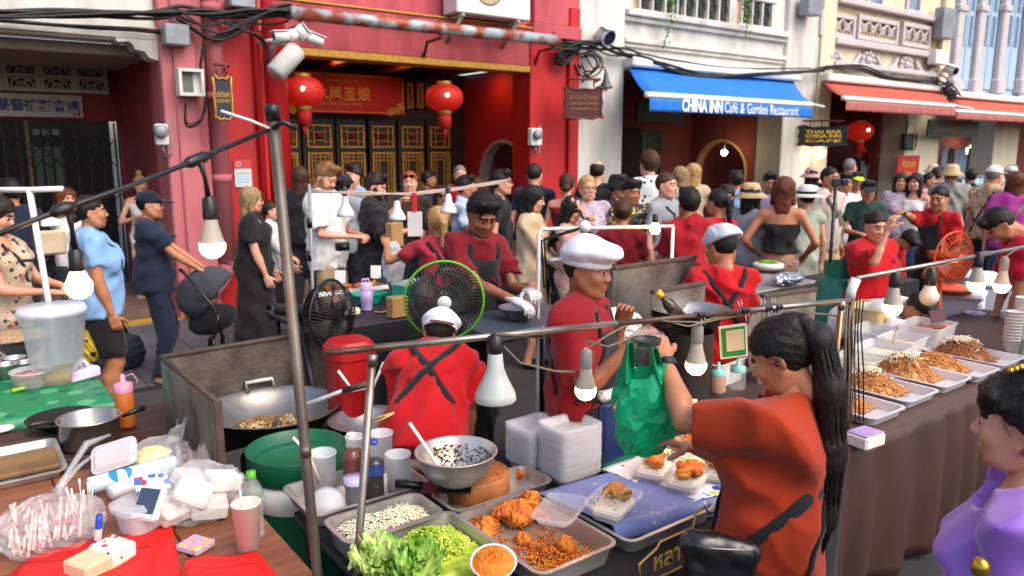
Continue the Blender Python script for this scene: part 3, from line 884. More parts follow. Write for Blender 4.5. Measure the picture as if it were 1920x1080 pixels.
# ------------------------------------------------------------------ shophouses
PINK = M('pink plaster', '#b66b70', .85, var=.10, vs=2.5, bump=.25, bs=30, col2='#9c4850', cs=1.6, mix=.54, contrast=.2, aniso=(1.7, 1.7, .38))
BEAMP = M('rose plaster', '#b8525b', .85, var=.14, vs=2.5, bump=.25, bs=30, col2='#8f3a44', cs=2.0, mix=.56, aniso=(1.7, 1.7, .38))
REDW = M('red paint', '#b50c13', .6, var=.16, vs=3, bump=.2, bs=30, col2='#8f0a10', cs=2.2, mix=.56, contrast=.18, aniso=(1.7, 1.7, .38))
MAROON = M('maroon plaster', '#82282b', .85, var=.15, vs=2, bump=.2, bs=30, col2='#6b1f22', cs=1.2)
DKRED = M('dark red plaster', '#9c1620', .7, var=.12, vs=2, bump=.15, bs=30)
WHITE = M('white plaster', '#cfcdc8', .85, var=.07, vs=2.5, bump=.3, bs=25, col2='#a9a59d', cs=1.8, mix=.62, contrast=.16, aniso=(1.7, 1.7, .38))
CREAM = M('cream plaster', '#d4cab0', .85, var=.06, vs=2.5, bump=.25, bs=25, col2='#b9ac8e', cs=1.6, mix=.62, aniso=(1.7, 1.7, .38))
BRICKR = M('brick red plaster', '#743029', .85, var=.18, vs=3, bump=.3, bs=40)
GOLD = M('gold paint', '#b98a35', .45, metal=.35, var=.2, vs=14, bump=.2, bs=60)
DKWOOD = M('dark wood', '#20120e', .55, var=.25, vs=6, bump=.25, bs=40, aniso=(5, 5, .6))
BLACKI = M('interior dark', '#141110', .9, var=.2)
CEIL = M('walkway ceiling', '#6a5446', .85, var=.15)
GREYM = M('grey metal', '#8f959c', .5, metal=.3, var=.08, vs=6, col2='#7a7f86', cs=4)
WPL = M('white plastic', '#d6d6d4', .45, var=.05, vs=6)
BLKP = M('black plastic', '#0f0f10', .4, var=.1)
WIRE = M('wire black', '#151517', .6, var=.2)
xf_ = lambda px, py=200: W(px, py, YF).x
zf_ = lambda px, py: W(px, py, YF).z
X1 = xf_(303); X1b = xf_(384); X2 = xf_(545); X3 = xf_(992); X4 = xf_(1080); X4b = xf_(1165); X5 = xf_(1466); X6 = xf_(1524); X7 = xf_(1700); X7b = xf_(1764); X8 = xf_(1868); X9 = xf_(1914)
HT = 8.2
def part(b, name, mat, boxes, bev=.012):
    mb = MB()
    for (x0, x1), (y0, y1), (z0, z1) in boxes: mb.box(((x0 + x1) / 2, (y0 + y1) / 2, (z0 + z1) / 2), (abs(x1 - x0), abs(y1 - y0), abs(z1 - z0)), bev)
    return mb.obj(name, mat, b)
def arch_wall(b, name, mat, o, ax, w0, w1, z0, z1, cx, zs, r, t, n=18, trim=None, tw=.14):
    """upright wall from o along ax with a round-headed opening; t thick"""
    o = Vector(o); ax = Vector(ax); up = Vector((0, 0, 1)); nz = ax.cross(up)
    mb = MB()
    def slab(poly): mb.prism(poly, t, o, ax, up)
    if cx - r > w0: slab([(w0, z0), (cx - r, z0), (cx - r, z1), (w0, z1)])
    if cx + r < w1: slab([(cx + r, z0), (w1, z0), (w1, z1), (cx + r, z1)])
    for i in range(n):
        a0 = math.pi - math.pi * i / n; a1 = math.pi - math.pi * (i + 1) / n
        p0 = (cx + r * math.cos(a0), zs + r * math.sin(a0)); p1 = (cx + r * math.cos(a1), zs + r * math.sin(a1))
        slab([p0, p1, (p1[0], z1), (p0[0], z1)])
    w = mb.obj(name, mat, b)
    if trim:
        mb = MB(); pts = [(cx - r, z0)] + [(cx + r * math.cos(math.pi - math.pi * i / n), zs + r * math.sin(math.pi * (1 - i / n))) for i in range(n + 1)] + [(cx + r, z0)]
        for (a, c), (d, e) in zip(pts, pts[1:]):
            ia = [(a, c), (d, e)]; q = []
            for (u, v) in ia:
                dx, dz = u - cx, max(0, v - zs); L = math.hypot(dx, dz) or 1; kk = (L - .05) / L
                q.append((cx + dx * kk, zs + dz * kk if v > zs else v))
            mb.prism([ia[0], ia[1], q[1], q[0]], t + .04, o - nz * .02, ax, up)
        mb.obj('arch_trim', trim, w)
    return w
# --- A: shophouse with the folding gate
A = thing('shophouse', 'white beamed shophouse with maroon walkway wall, folding gate and number 24', 'building', (0, 0, 0))
zb = zf_(100, 66)
xa0 = -7.0
part(A, 'beam', WHITE, [((xa0, X1), (YF, YF + .35), (zb, HT))])
part(A, 'moulding', WHITE, [((xa0, X1 - .002), (YF - .07, YF), (zb + .62 + .13 * i, zb + .68 + .13 * i)) for i in range(3)] + [((xa0, X1 - .002), (YF - .04, YF), (zb + .02, zb + .09))], .01)
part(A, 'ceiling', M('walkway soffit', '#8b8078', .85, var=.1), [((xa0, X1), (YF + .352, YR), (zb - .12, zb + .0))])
zg = W(150, 226, YR).z; xg = W(229, 300, YR).x
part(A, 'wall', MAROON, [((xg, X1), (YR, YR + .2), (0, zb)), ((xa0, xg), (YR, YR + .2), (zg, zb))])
part(A, 'side_wall', MAROON, [((X1 - .02, X1 + .15), (YF + .352, YR), (0, zb))])
part(A, 'interior', BLACKI, [((xa0, xg + .3), (YR + 2.5, YR + 2.6), (0, 3)), ((xa0, xg + .3), (YR + .2, YR + 2.6), (.1, .14))])
part(A, 'door_post', M('yellow door frame', '#7c6428', .6), [((W(53, 300, YR + .5).x, W(60, 300, YR + .5).x), (YR + .5, YR + .58), (0, zg))])
for px in (66, 84, 102): part(A, 'window', M('dim teal glass', '#27403e', .25), [((W(px, 300, YR + .6).x, W(px + 14, 300, YR + .6).x), (YR + .6, YR + .64), (1.35, 1.95)), ((W(px, 300, YR + .6).x, W(px + 14, 300, YR + .6).x), (YR + .6, YR + .64), (2.1, zg - .1))], .004)
part(A, 'shutter_panel', M('grey slats', '#77706c', .6, var=.2), [((W(262, 300, YR).x, W(304, 300, YR).x), (YR - .06 - .012 * (i % 2), YR - .002), (.9 + i * .09, .982 + i * .09)) for i in range(9)], .004)
# scalloped bracket under the beam
mb = MB(); pl = [W(px, py, YF) for px, py in ((312, 50), (213, 50), (213, 68), (219, 79), (240, 78), (248, 84), (252, 93), (270, 97), (279, 109), (292, 113), (312, 116))]
mb.prism([(p.x, p.z) for p in pl], .30, (0, YF - .03, 0), (-1, 0, 0), (0, 0, 1)); 
mb = MB(); mb.prism([(p.x, p.z) for p in reversed(pl)], -.30, (0, YF - .034, 0), (1, 0, 0), (0, 0, 1)); mb.obj('bracket', WHITE, A)
# ventilation blocks with round-fan tracery, each its own part
VW = M('vent white', '#a59d94', .8, var=.1, bump=.2)
zv0, zv1 = W(100, 174, YR).z, W(100, 114, YR).z; xv1 = W(200, 150, YR).x; vw = (W(200, 150, YR).x - W(138, 150, YR).x)
part(A, 'vent_backing', BLACKI, [((xv1 - 5 * vw, xv1), (YR - .012, YR - .002), (zv0, zv1))], 0)
for k in range(5):
    x1 = xv1 - k * vw; x0 = x1 - vw; mb = MB(); y = YR - .05
    for bx in (((x0, x0 + .05), (zv0, zv1)), ((x1 - .05, x1), (zv0, zv1)), ((x0 + .05, x1 - .05), (zv0, zv0 + .05)), ((x0 + .05, x1 - .05), (zv1 - .05, zv1)), ((x0 + .05, x1 - .05), ((zv0 + zv1) / 2 - .02, (zv0 + zv1) / 2 + .02))):
        mb.box((sum(bx[0]) / 2, y, sum(bx[1]) / 2), (bx[0][1] - bx[0][0], .075, bx[1][1] - bx[1][0]), .004)
    hh = (zv1 - zv0) / 2 - .07; cxm = (x0 + x1) / 2; zm = (zv0 + zv1) / 2
    for up_ in (-1, 1):
        base = zm + .02 if up_ > 0 else zv0 + .05
        for cx_, r_ in ((cxm, hh * .95), (cxm, hh * .5), (x0 + .06, hh * .9), (x1 - .06, hh * .9)):
            pts = [(cx_ + r_ * math.cos(q), y, base + r_ * math.sin(q)) for q in [math.pi * i / 12 for i in range(13)]]
            pts = [p for p in pts if x0 + .03 <= p[0] <= x1 - .03]
            if len(pts) > 2: mb.tube(pts, .015, 5)
    mb.obj('vent_block', VW, A)
sg = thing('name_board', 'white board with blue Chinese characters above the folding gate', 'sign', (0, 0, 0))
xs1 = W(155, 200, YR - .06).x; zs0, zs1 = W(100, 220, YR - .06).z, W(100, 177, YR - .06).z
MB().box((xs1 - 2.1, YR - .045, (zs0 + zs1) / 2), (4.2, .05, zs1 - zs0), .006).obj('board', M('sign white', '#a8a29c', .6, var=.06, col2='#8f8a85', cs=2), sg)
BLUEI = M('sign blue', '#1b2260', .6)
for i, ch in enumerate('基督徒聚會處'):
    px = 6 + i * 26.3
    p = W(px, 197 + i * .9, YR - .072); text(ch, .155, BLUEI, sg, (p.x, YR - .072, p.z), (math.pi / 2, 0, 0), bold=.004)
p = W(143, 215, YR - .072); text('24', .10, M('sign red', '#7a1418', .6), sg, (p.x, YR - .072, p.z), (math.pi / 2, 0, 0), bold=.003)
gt = thing('folding_gate', 'black folding lattice gate closing the shophouse under the Chinese board', 'gate', (0, 0, 0))
GI = M('gate iron', '#191614', .55, metal=.3, var=.3, vs=20)
up_me = None
ng = 22
for i in range(ng):
    x = xg - .05 - i * .155; MB().box((x, YR + .08, zg / 2), (.022, .02, zg - .04), .003).obj('upright', GI, gt)
for lev in range(3):
    z0 = .25 + lev * .72
    for i in range(ng - 2):
        x = xg - .05 - i * .155
        for sg_ in (0, 1):
            mb = MB(); mb.tube([(x - .155 * 2 * sg_, YR + .068 + .012 * sg_, z0), (x - .155 * 2 * (1 - sg_), YR + .068 + .012 * sg_, z0 + .36)], .007, 4); mb.obj('lattice_strap', GI, gt)
MB().tube([(xg - .03, YR + .05, 1.32), (xg - .03, YR - .02, 1.30), (xg - .03, YR - .02, 1.14), (xg - .03, YR + .05, 1.12)], .012, 6).obj('handle', M('brass', '#8d7a4a', .35, metal=.8), gt)

# --- B: red temple front
Bd = thing('shophouse', 'red and pink shopfront with gilded lattice doors, lanterns and gold-edged beam', 'building', (0, 0, 0))
zb0 = zf_(760, 113); zb1 = zf_(760, 108)
part(Bd, 'pilaster', PINK, [((X1, X1b), (YF - .12, YF + .5), (0, HT)), ((X1 + .12, X1b - .10), (YF - .16, YF - .12), (0, HT))], .015)
part(Bd, 'front_wall', REDW, [((X1b, X2 - .22), (YF - .02, YF + .3), (0, 3.25))])
part(Bd, 'front_wall', PINK, [((X1b, X2 - .22), (YF - .02, YF + .3), (3.252, HT))])
part(Bd, 'side_wall', DKRED, [((X1 + .153, X2 - .22), (YF + .302, YR), (0, zb0))], 0)
mb = MB(); mb.cyl((X2 - .17, YF + .06, 0), (X2 - .17, YF + .06, HT), .16, n=24); mb.cyl((X2 - .40, YF - .05, 0), (X2 - .40, YF - .05, HT), .045, n=10); mb.obj('column', REDW, Bd)
pr = MB(); xp = xf_(402); pr.cyl((xp, YF - .11, .55), (xp, YF - .11, HT), .095, n=16)
for z in (1.55, 2.45, 3.4): pr.cyl((xp, YF - .11, z), (xp, YF - .11, z + .09), .105, n=16)
q0 = Vector((xp, YF - .11, .6)); pr.tube([q0 + Vector((0, 0, .05)), q0, (xp - .10, YF - .14, .42), (xp - .38, YF - .2, .16), (xp - .46, YF - .22, .06)], .095, 14)
pr.obj('drainpipe', PINK, Bd)
part(Bd, 'beam', BEAMP, [((X2 - .05, X3 + .12), (YF, YF + .35), (zb1 + .02, zb1 + .42)), ((X2 - .2, X4 - .05), (YF + .05, YF + .4), (zb1 + .422, HT))], .01)
part(Bd, 'ledge', BEAMP, [((X2 - .2, X3 + .2), (YF - .10, YF + .049), (zb1 + .422, zb1 + .52))], .01)
part(Bd, 'gold_edge', GOLD, [((X2 - .04, X3 + .02), (YF - .02, YF + .30), (zb0 - .04, zb1 + .019))], .01)
part(Bd, 'gold_ledge', GOLD, [((X2 - .2, X3 + .2), (YF - .12, YF - .02), (zb1 + .522, zb1 + .55)), ((X3 - .35, X4 - .1), (YF - .03, YF + .049), (zb1 + 1.16, zb1 + 1.24))], .008)
zc = zb0 + .10
part(Bd, 'ceiling', DKWOOD, [((X2 - .2, X3 + .1), (YF + .352, YR), (zc, zc + .1))], 0)
for k in range(4): part(Bd, 'ceiling_beam', M('amber wood', '#5a2f12', .5, var=.2), [((X2 + .1 + k * 1.0, X2 + .22 + k * 1.0), (YF + .36, YR - .02), (zc - .1, zc - .002))])
part(Bd, 'column', REDW, [((X3, X4 - .22), (YF - .03, YF + .42), (0, zb1 + .42)), ((X4 - .218, X4 - .02), (YF - .10, YF + .42), (0, zb1 + .9))], .012)
part(Bd, 'pier_cap', BEAMP, [((X3 - .02, X4 - .01), (YF - .13, YF + .45), (zb1 + .43, zb1 + .62)), ((X3 + .05, X4 - .01), (YF - .06, YF + .45), (zb1 + .63, HT))], .012)
# side wall with the arched way through
arch_wall(Bd, 'side_wall', DKRED, (X3 + .30, YF + .42, 0), (0, 1, 0), 0, YR - YF - .42, 0, zc, .66, 1.42, .66, .14, trim=M('arch stone', '#9a8d80', .8))
part(Bd, 'dark_room', BLACKI, [((X3 + 2.2, X3 + 2.25), (YF + .5, YR), (0, zc))], 0)
for k in range(5): part(Bd, 'green_bar', M('green shutter', '#1b3b33', .5), [((X3 + 1.9, X3 + 1.94), (YF + .65 + k * .22, YF + .75 + k * .22), (.1, 2.3))], .004)
# back wall and doors
part(Bd, 'back_wall', DKWOOD, [((X2 - .3, X3 + .3), (YR, YR + .15), (0, zc))], 0)
def lattice(parent, x0, x1, z0, z1, y, mode):
    mb = MB(); t = .028; f = lambda a, b, c, d: mb.box(((a + b) / 2, y, (c + d) / 2), (b - a, .03, d - c), .003)
    f(x0, x1, z0, z0 + t); f(x0, x1, z1 - t, z1); f(x0, x0 + t, z0 + t, z1 - t); f(x1 - t, x1, z0 + t, z1 - t)
    b = .016; w = x1 - x0; h = z1 - z0
    if mode == 'sq':
        for k in (.28, .72):
            f(x0 + w * k - b / 2, x0 + w * k + b / 2, z0 + t, z0 + h * .3); f(x0 + w * k - b / 2, x0 + w * k + b / 2, z1 - h * .3, z1 - t)
            f(x0 + t, x0 + w * .3, z0 + h * k - b / 2, z0 + h * k + b / 2); f(x1 - w * .3, x1 - t, z0 + h * k - b / 2, z0 + h * k + b / 2)
        f(x0 + w * .28, x0 + w * .72, z0 + h * .3, z0 + h * .3 + b); f(x0 + w * .28, x0 + w * .72, z1 - h * .3 - b, z1 - h * .3)
        f(x0 + w * .28 - b / 2, x0 + w * .28 + b / 2, z0 + h * .32, z1 - h * .32); f(x0 + w * .72 - b / 2, x0 + w * .72 + b / 2, z0 + h * .32, z1 - h * .32)
    else:
        for k in (.16, .30): f(x0 + w * k - b / 2, x0 + w * k + b / 2, z0 + t, z1 - t); f(x1 - w * k - b / 2, x1 - w * k + b / 2, z0 + t, z1 - t)
        for k in (.18, .34): f(x0 + t, x1 - t, z1 - w * k - b / 2, z1 - w * k + b / 2); f(x0 + t, x1 - t, z0 + w * k - b / 2, z0 + w * k + b / 2)
        f(x0 + w * .5 - b / 2, x0 + w * .5 + b / 2, z1 - w * .34, z1 - t)
        for k in range(3): f(x0 + t, x0 + w * .3, z0 + h * (.3 + .17 * k), z0 + h * (.3 + .17 * k) + b); f(x1 - w * .3, x1 - t, z0 + h * (.3 + .17 * k), z0 + h * (.3 + .17 * k) + b)
    return mb.obj('lattice', GOLD, parent)
dz = [W(650, y, YR).z for y in (275, 237)]; dl = W(650, 283, YR).z
for a, c in ((528, 557), (575, 621), (638, 683), (697, 738), (753, 792), (806, 843)):
    x0, x1 = W(a, 250, YR - .08).x, W(c, 250, YR - .08).x; d = part(Bd, 'door', DKWOOD, [((x0 - .10, x1 + .10), (YR - .06, YR - .002), (.15, dz[1] + .12))], .008)
    lattice(d, x0, x1, dz[0] - .02, dz[1] + .02, YR - .076, 'sq'); lattice(d, x0, x1, .7, dl - .02, YR - .076, 'long')
    MB().ball(((x0 + x1) / 2, YR - .075, (dz[0] + dz[1]) / 2), .055, 10, 6, sz=.9).obj('rosette', M('rosette red', '#6c1216', .6), d)
for a, c in ((757, 773), (776, 792), (795, 800)):
    d = part(Bd, 'carved_panel', DKWOOD, [((W(a, 180, YR).x, W(c, 180, YR).x), (YR - .05, YR - .002), (W(a, 206, YR).z, W(a, 152, YR).z))], .005)
    lattice(d, W(a + 2, 180, YR).x, W(c - 2, 180, YR).x, W(a, 203, YR).z, W(a, 156, YR).z, YR - .065, 'long')
bn = thing('banner', 'red banner with gold Chinese characters over the lattice doors', 'banner', (0, 0, 0))
yb = YR - .35
bx0, bx1 = W(536, 170, yb).x, W(757, 170, yb).x; bz0, bz1 = W(650, 213, yb).z, W(650, 138, yb).z
BRED = M('banner red', '#a80d14', .6, var=.08, vs=3)
MB().box(((bx0 + bx1) / 2, yb, (bz0 + bz1) / 2), (bx1 - bx0, .03, bz1 - bz0), .004).obj('panel', BRED, bn)
BG = M('banner gold', '#c99a3c', .5, var=.1)
for i, ch in enumerate('水尾圣娘'):
    p = W(602 + i * 26.5, 177 + i * .5, yb); text(ch, .215, BG, bn, (p.x, yb - .02, p.z), (math.pi / 2, 0, 0), bold=.004)
p = W(640, 152, yb); text('ศาลเจ้าแม่ย่านาง', .075, BG, bn, (p.x, yb - .02, p.z), (math.pi / 2, 0, 0))
p = W(640, 195, yb); text('SHUI WEI SHENG NIANG', .06, BG, bn, (p.x, yb - .02, p.z), (math.pi / 2, 0, 0))
for i, (px, py) in enumerate(((742, 208), (748, 200), (752, 203), (735, 209), (729, 211), (556, 203), (548, 207), (541, 200))):
    mb = MB(); p = W(px, py, yb); r = .035
    for k in range(5): mb.ball((p.x + r * math.cos(k * 1.257), yb - .018, p.z + r * math.sin(k * 1.257)), r * .75, 8, 5)
    mb.obj('blossom', BG, bn)
mb = MB()
for a, c, e_, g_ in ((bx0 + .02, bx1 - .02, bz1 - .03, bz1 - .02), (bx0 + .02, bx1 - .02, bz0 + .02, bz0 + .03), (bx0 + .02, bx0 + .03, bz0 + .03, bz1 - .03), (bx1 - .03, bx1 - .02, bz0 + .03, bz1 - .03)):
    mb.box(((a + c) / 2, yb - .018, (e_ + g_) / 2), (c - a, .008, g_ - e_))
mb.obj('border', BG, bn)
# --- C: white shophouse with the blue awning
Cd = thing('shophouse', 'white shophouse with moulded ledges and round-grille vents above the blue awning', 'building', (0, 0, 0))
zc0 = zf_(1300, 138)
part(Cd, 'pillar', WHITE, [((X4, X4b), (YF - .05, YF + .5), (0, HT))], .02)
part(Cd, 'pillar', WHITE, [((X5, X6), (YF - .05, YF + .55), (0, HT))], .02)
part(Cd, 'wall', WHITE, [((X4b, X5), (YF + .05, YF + .4), (zc0, HT))], .0)
def ledge(px0, py0, d, hgt, b, m, x0, x1): 
    z = zf_(px0, py0); return part(b, 'ledge', m, [((x0, x1), (YF + .05 - d, YF + .048), (z - hgt, z)), ((x0, x1), (YF + .05 - d * .55, YF + .048), (z - hgt * 1.8, z - hgt - .002))], .012)
ledge(1160, 14, .16, .10, Cd, WHITE, X4b + .02, X5 - .02); ledge(1160, 68, .10, .08, Cd, WHITE, X4b + .02, X5 - .02)
part(Cd, 'ceiling', CEIL, [((X4b, X5), (YF + .402, YR), (zc0 + .1, zc0 + .2))], 0)
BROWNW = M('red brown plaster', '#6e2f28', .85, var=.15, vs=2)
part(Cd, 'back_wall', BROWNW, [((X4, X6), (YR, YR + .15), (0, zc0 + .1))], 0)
part(Cd, 'dark_door', BLACKI, [((W(1160, 300, YR).x, W(1198, 300, YR).x), (YR - .05, YR - .002), (0, W(1180, 240, YR).z))])
for k in range(6): part(Cd, 'green_slat', M('green shutter'), [((W(1200 + k * 5.5, 300, YR).x, W(1203.5 + k * 5.5, 300, YR).x), (YR - .05, YR - .002), (.15, W(1220, 255, YR).z))], .004)
part(Cd, 'door_frame', DKWOOD, [((W(1196, 300, YR).x, W(1238, 300, YR).x), (YR - .06, YR - .002), (W(1220, 255, YR).z, W(1220, 252, YR).z + .06)), ((W(1233, 300, YR).x, W(1238, 300, YR).x), (YR - .055, YR - .002), (.15, W(1220, 255, YR).z))], .004)
# cross wall with arch, seen obliquely
xa = X5 + .05
arch_wall(Cd, 'cross_wall', BROWNW, (xa - .1, YF + .55, 0), (0, 1, 0), 0, YR - YF - .55, 0, zc0 + .1, .82, 1.45, .68, .16, trim=M('arch warm', '#b08a5a', .8))
part(Cd, 'shaded_face', M('shaded white plaster', '#a89f90', .85, var=.05), [((X5 - .012, X5 - .002), (YF - .04, YF + .55), (0, zc0))], 0)  # shade on the white pillar's inner side, painted as a darker sheet
# round grille vents near the top
IRON = M('green iron', '#22332c', .6)
WARMW = M('peach plaster', '#c79a76', .85)
for px, py, n_ in ((1317, 14, 5), (1420, 28, 3), (1236, 0, 3)):
    p = W(px, py, YF); cw = .30
    v = part(Cd, 'vent', WARMW, [((p.x - n_ * cw / 2 - .08, p.x + n_ * cw / 2 + .08), (YF + .045, YF + .052), (p.z - .22, p.z + .30))], 0)
    mb = MB()
    for (a, c, e_, g_) in ((p.x - n_ * cw / 2 - .09, p.x + n_ * cw / 2 + .09, p.z - .28, p.z - .19), (p.x - n_ * cw / 2 - .09, p.x + n_ * cw / 2 + .09, p.z + .24, p.z + .32)): mb.box(((a + c) / 2, YF + .02, (e_ + g_) / 2), (c - a, .12, g_ - e_), .01)
    for i in range(n_ + 1): mb.box((p.x - n_ * cw / 2 + i * cw, YF + .02, p.z + .025), (.04, .07, .43), .006)
    mb.obj('vent_frame', WHITE, v)
    for i in range(n_):
        g = MB(); c = (p.x - n_ * cw / 2 + (i + .5) * cw, YF + .03, p.z + .02)
        for r_ in (.11, .06): g.tube([(c[0] + r_ * math.cos(q), c[1], c[2] + r_ * 1.25 * math.sin(q)) for q in [k * math.pi / 8 for k in range(16)]], .009, 5, closed=True)
        g.box((c[0], c[1] + .012, c[2]), (.22, .004, .42)); g.obj('round_grille', IRON, v)
# --- D: cream shophouse
Dd = thing('shophouse', 'cream shophouse with fretwork balcony panels above a coral awning', 'building', (0, 0, 0))
zd0 = zf_(1640, 150)
part(Dd, 'wall', CREAM, [((X6 + .01, X7b), (YF + .02, YF + .4), (zd0, HT))], 0)
part(Dd, 'pillar', CREAM, [((X7, X7b), (YF - .05, YF + .55), (0, zd0 - .002))], .02)
for a, c, e_ in ((X7b - .45, X7b, 0), (X6 + .01, X6 + .5, 2.2)): part(Dd, 'pillar', CREAM, [((a, c), (YF - .10, YF + .018), (zd0 - e_, HT))], .02)
part(Dd, 'back_wall', BRICKR, [((X6, X7b), (YR, YR + .15), (0, zd0))], 0)
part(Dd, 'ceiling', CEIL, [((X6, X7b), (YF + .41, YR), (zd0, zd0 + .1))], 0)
LILAC = M('lilac plaster', '#bdb6b8', .85, var=.05, vs=3, bump=.2)
za = [zf_(1640, y) for y in (14, 30, 66, 92, 132)]
part(Dd, 'ledge', LILAC, [((X6 + .5, X7b - .45), (YF - .16, YF + .018), (zf_(1640, 22), zf_(1640, 10))), ((X6 + .5, X7b - .45), (YF - .14, YF + .018), (zf_(1640, 95), zf_(1640, 82))), ((X6 + .5, X7b - .45), (YF - .14, YF + .018), (zf_(1640, 134), zf_(1640, 124)))], .02)
part(Dd, 'panel_back', M('tan plaster', '#c9a67c', .85), [((X6 + .55, X7b - .5), (YF + .012, YF + .018), (zf_(1640, 80), zf_(1640, 30)))], 0)  # even tan panel behind the fretwork
for a, c in ((1535, 1592), (1606, 1674), (1690, 1736)):
    x0, x1 = xf_(a, 60), xf_(c, 60); z0, z1 = zf_((a + c) / 2, 62 + (a - 1535) * .13), zf_((a + c) / 2, 34 + (a - 1535) * .13)
    f = part(Dd, 'fret_panel', LILAC, [((x0 - .09, x0), (YF - .10, YF + .01), (z0 - .1, z1 + .1)), ((x1, x1 + .09), (YF - .10, YF + .01), (z0 - .1, z1 + .1)), ((x0, x1), (YF - .09, YF + .01), (z1, z1 + .1)), ((x0, x1), (YF - .09, YF + .01), (z0 - .1, z0))], .01)
    mb = MB(); n_ = max(3, int((x1 - x0) / .34)); cw = (x1 - x0) / n_
    for i in range(n_):
        c_ = x0 + (i + .5) * cw; zm = (z0 + z1) / 2; hh = (z1 - z0) / 2
        for q in (-1, 1):
            mb.tube([(c_ - q * cw / 2, YF - .05, z0), (c_, YF - .05, zm), (c_ - q * cw / 2, YF - .05, z1)], .028, 6)
        mb.tube([(c_ + cw * .25 * math.cos(k * .785), YF - .05, zm + hh * .45 * math.sin(k * .785)) for k in range(8)], .022, 5, closed=True)
    mb.obj('fretwork', LILAC, f)
for k in range(6):                                           # stucco swags and rosettes
    px = 1552 + k * 36; p = W(px, 106 + k * 4.2, YF); mb = MB()
    if k % 2 == 0:
        for q in range(9): mb.ball((p.x + .22 * math.cos(q * .7), YF - .02, p.z + .16 * math.sin(q * .7)), .07, 8, 5)
        mb.ball((p.x, YF - .03, p.z), .10, 10, 6)
    else:
        mb.tube([(p.x + (t - .5) * .9, YF - .02, p.z + .12 - .3 * (1 - (2 * t - 1) ** 2)) for t in [i / 10 for i in range(11)]], [.04 + .05 * math.sin(i / 10 * math.pi) for i in range(11)], 7)
    mb.obj('stucco_relief', LILAC, Dd)
for px, py in ((1640, 4), (1712, 12)):
    p = W(px, py, YF); w_ = part(Dd, 'window', LILAC, [((p.x - .34, p.x - .24), (YF - .04, YF + .018), (p.z - .1, p.z + 1.4)), ((p.x + .24, p.x + .34), (YF - .04, YF + .018), (p.z - .1, p.z + 1.4)), ((p.x - .40, p.x + .40), (YF - .09, YF + .018), (p.z - .2, p.z - .1))], .01)
    part(w_, 'pane', M('grey pane', '#6f7f90', .15), [((p.x - .24, p.x + .24), (YF + .005, YF + .016), (p.z - .098, p.z + 1.4))], 0)
arch_wall(Dd, 'cross_wall', BRICKR, (X7 - .15, YF + .55, 0), (0, 1, 0), 0, YR - YF - .55, 0, zd0, .82, 1.55, .72, .14, trim=M('arch brick', '#7a2a25', .8))
# --- E: blue-shuttered house
Ed = thing('shophouse', 'pale blue shuttered house with white pilasters at the end of the row', 'building', (0, 0, 0))
BLUEW = M('pale blue paint', '#9db9d1', .7, var=.06, vs=4, bump=.1)
ze0 = zf_(1850, 190)
part(Ed, 'wall', BLUEW, [((X7b, X9 + 12), (YF + .02, YF + .4), (ze0, HT + 2))], 0)
part(Ed, 'pillar', CREAM, [((X8, X9), (YF - .05, YF + .55), (0, ze0 - .002))], .02)
part(Ed, 'back_wall', BRICKR, [((X7b, X9 + 12), (YR, YR + .15), (0, ze0))], 0)
part(Ed, 'fascia', LILAC, [((X7b, X9 + 12), (YF - .1, YF + .018), (zf_(1850, 198), zf_(1850, 176)))], .02)
part(Ed, 'pillar', CREAM, [((X9 + 5, X9 + 6), (YF - .05, YF + .55), (0, ze0 - .002))], .02)
for px in (1788, 1828, 1872, 1916):
    x = xf_(px, 90); part(Ed, 'pilaster', LILAC, [((x - .17, x + .17), (YF - .14, YF + .018), (zf_(px, 178), HT + 2)), ((x - .24, x + .24), (YF - .20, YF + .016), (zf_(px, 178), zf_(px, 150))), ((x - .22, x + .22), (YF - .18, YF + .016), (zf_(px, 22), zf_(px, 8)))], .03)
for a in (1808, 1850, 1894, 1938):
    x = xf_(a, 90); zt, zl = zf_(a, 0) + .6, zf_(a, 168); w = xf_(a + 13, 90) - x
    for sgn in (-1, 1):
        sh_ = part(Ed, 'shutter', BLUEW, [((x + sgn * .02, x + sgn * (w - .02)), (YF - .03, YF + .018), (zl, zl + (zt - zl) * .38)), ((x + sgn * .02, x + sgn * .09), (YF - .03, YF + .018), (zl + (zt - zl) * .38, zt)), ((x + sgn * (w - .09), x + sgn * (w - .02)), (YF - .03, YF + .018), (zl + (zt - zl) * .38, zt))], .008)
        for q in range(24):
            z = zl + (zt - zl) * .4 + q * (zt - zl) * .6 / 24
            if q == 11: MB().box((x + sgn * w / 2, YF, z), (w - .1, .05, .10), .005).obj('rail', BLUEW, sh_); continue
            MB().box((x + sgn * w / 2, YF - .004, z), (w - .17, .012, .055), rot=Matrix.Rotation(R(35), 3, 'X')).obj('slat', BLUEW, sh_)
# ------------------------------------------------------------------ things fixed to the shopfronts
GAL = M('galvanised pipe', '#9fb0b5', .5, metal=.2, var=.15, vs=8, col2='#93442c', cs=3.5, mix=.50, contrast=.06, bump=.2)
ARM = M('rust iron', '#6b3527', .8, var=.3, vs=12, bump=.3)
YP = YF - .42
pp_ = thing('roller_pipe', 'rusty galvanised pipe slung along the rose beam', 'pipe')
a, c = W(546, 24, YP), W(1046, 76, YP)
MB().tube([a, a.lerp(c, .5), c], .075, 14).obj('pipe', GAL, pp_)
for px, py in ((562, 30), (826, 56), (1038, 76)):
    p = W(px, py, YP); MB().tube([p + Vector((0, 0, .12)), p + Vector((.0, .0, -.10)), p + Vector((-.02, .30, -.12)), p + Vector((-.02, .40, -.30))], .022, 6).obj('pipe_bracket', ARM, pp_)
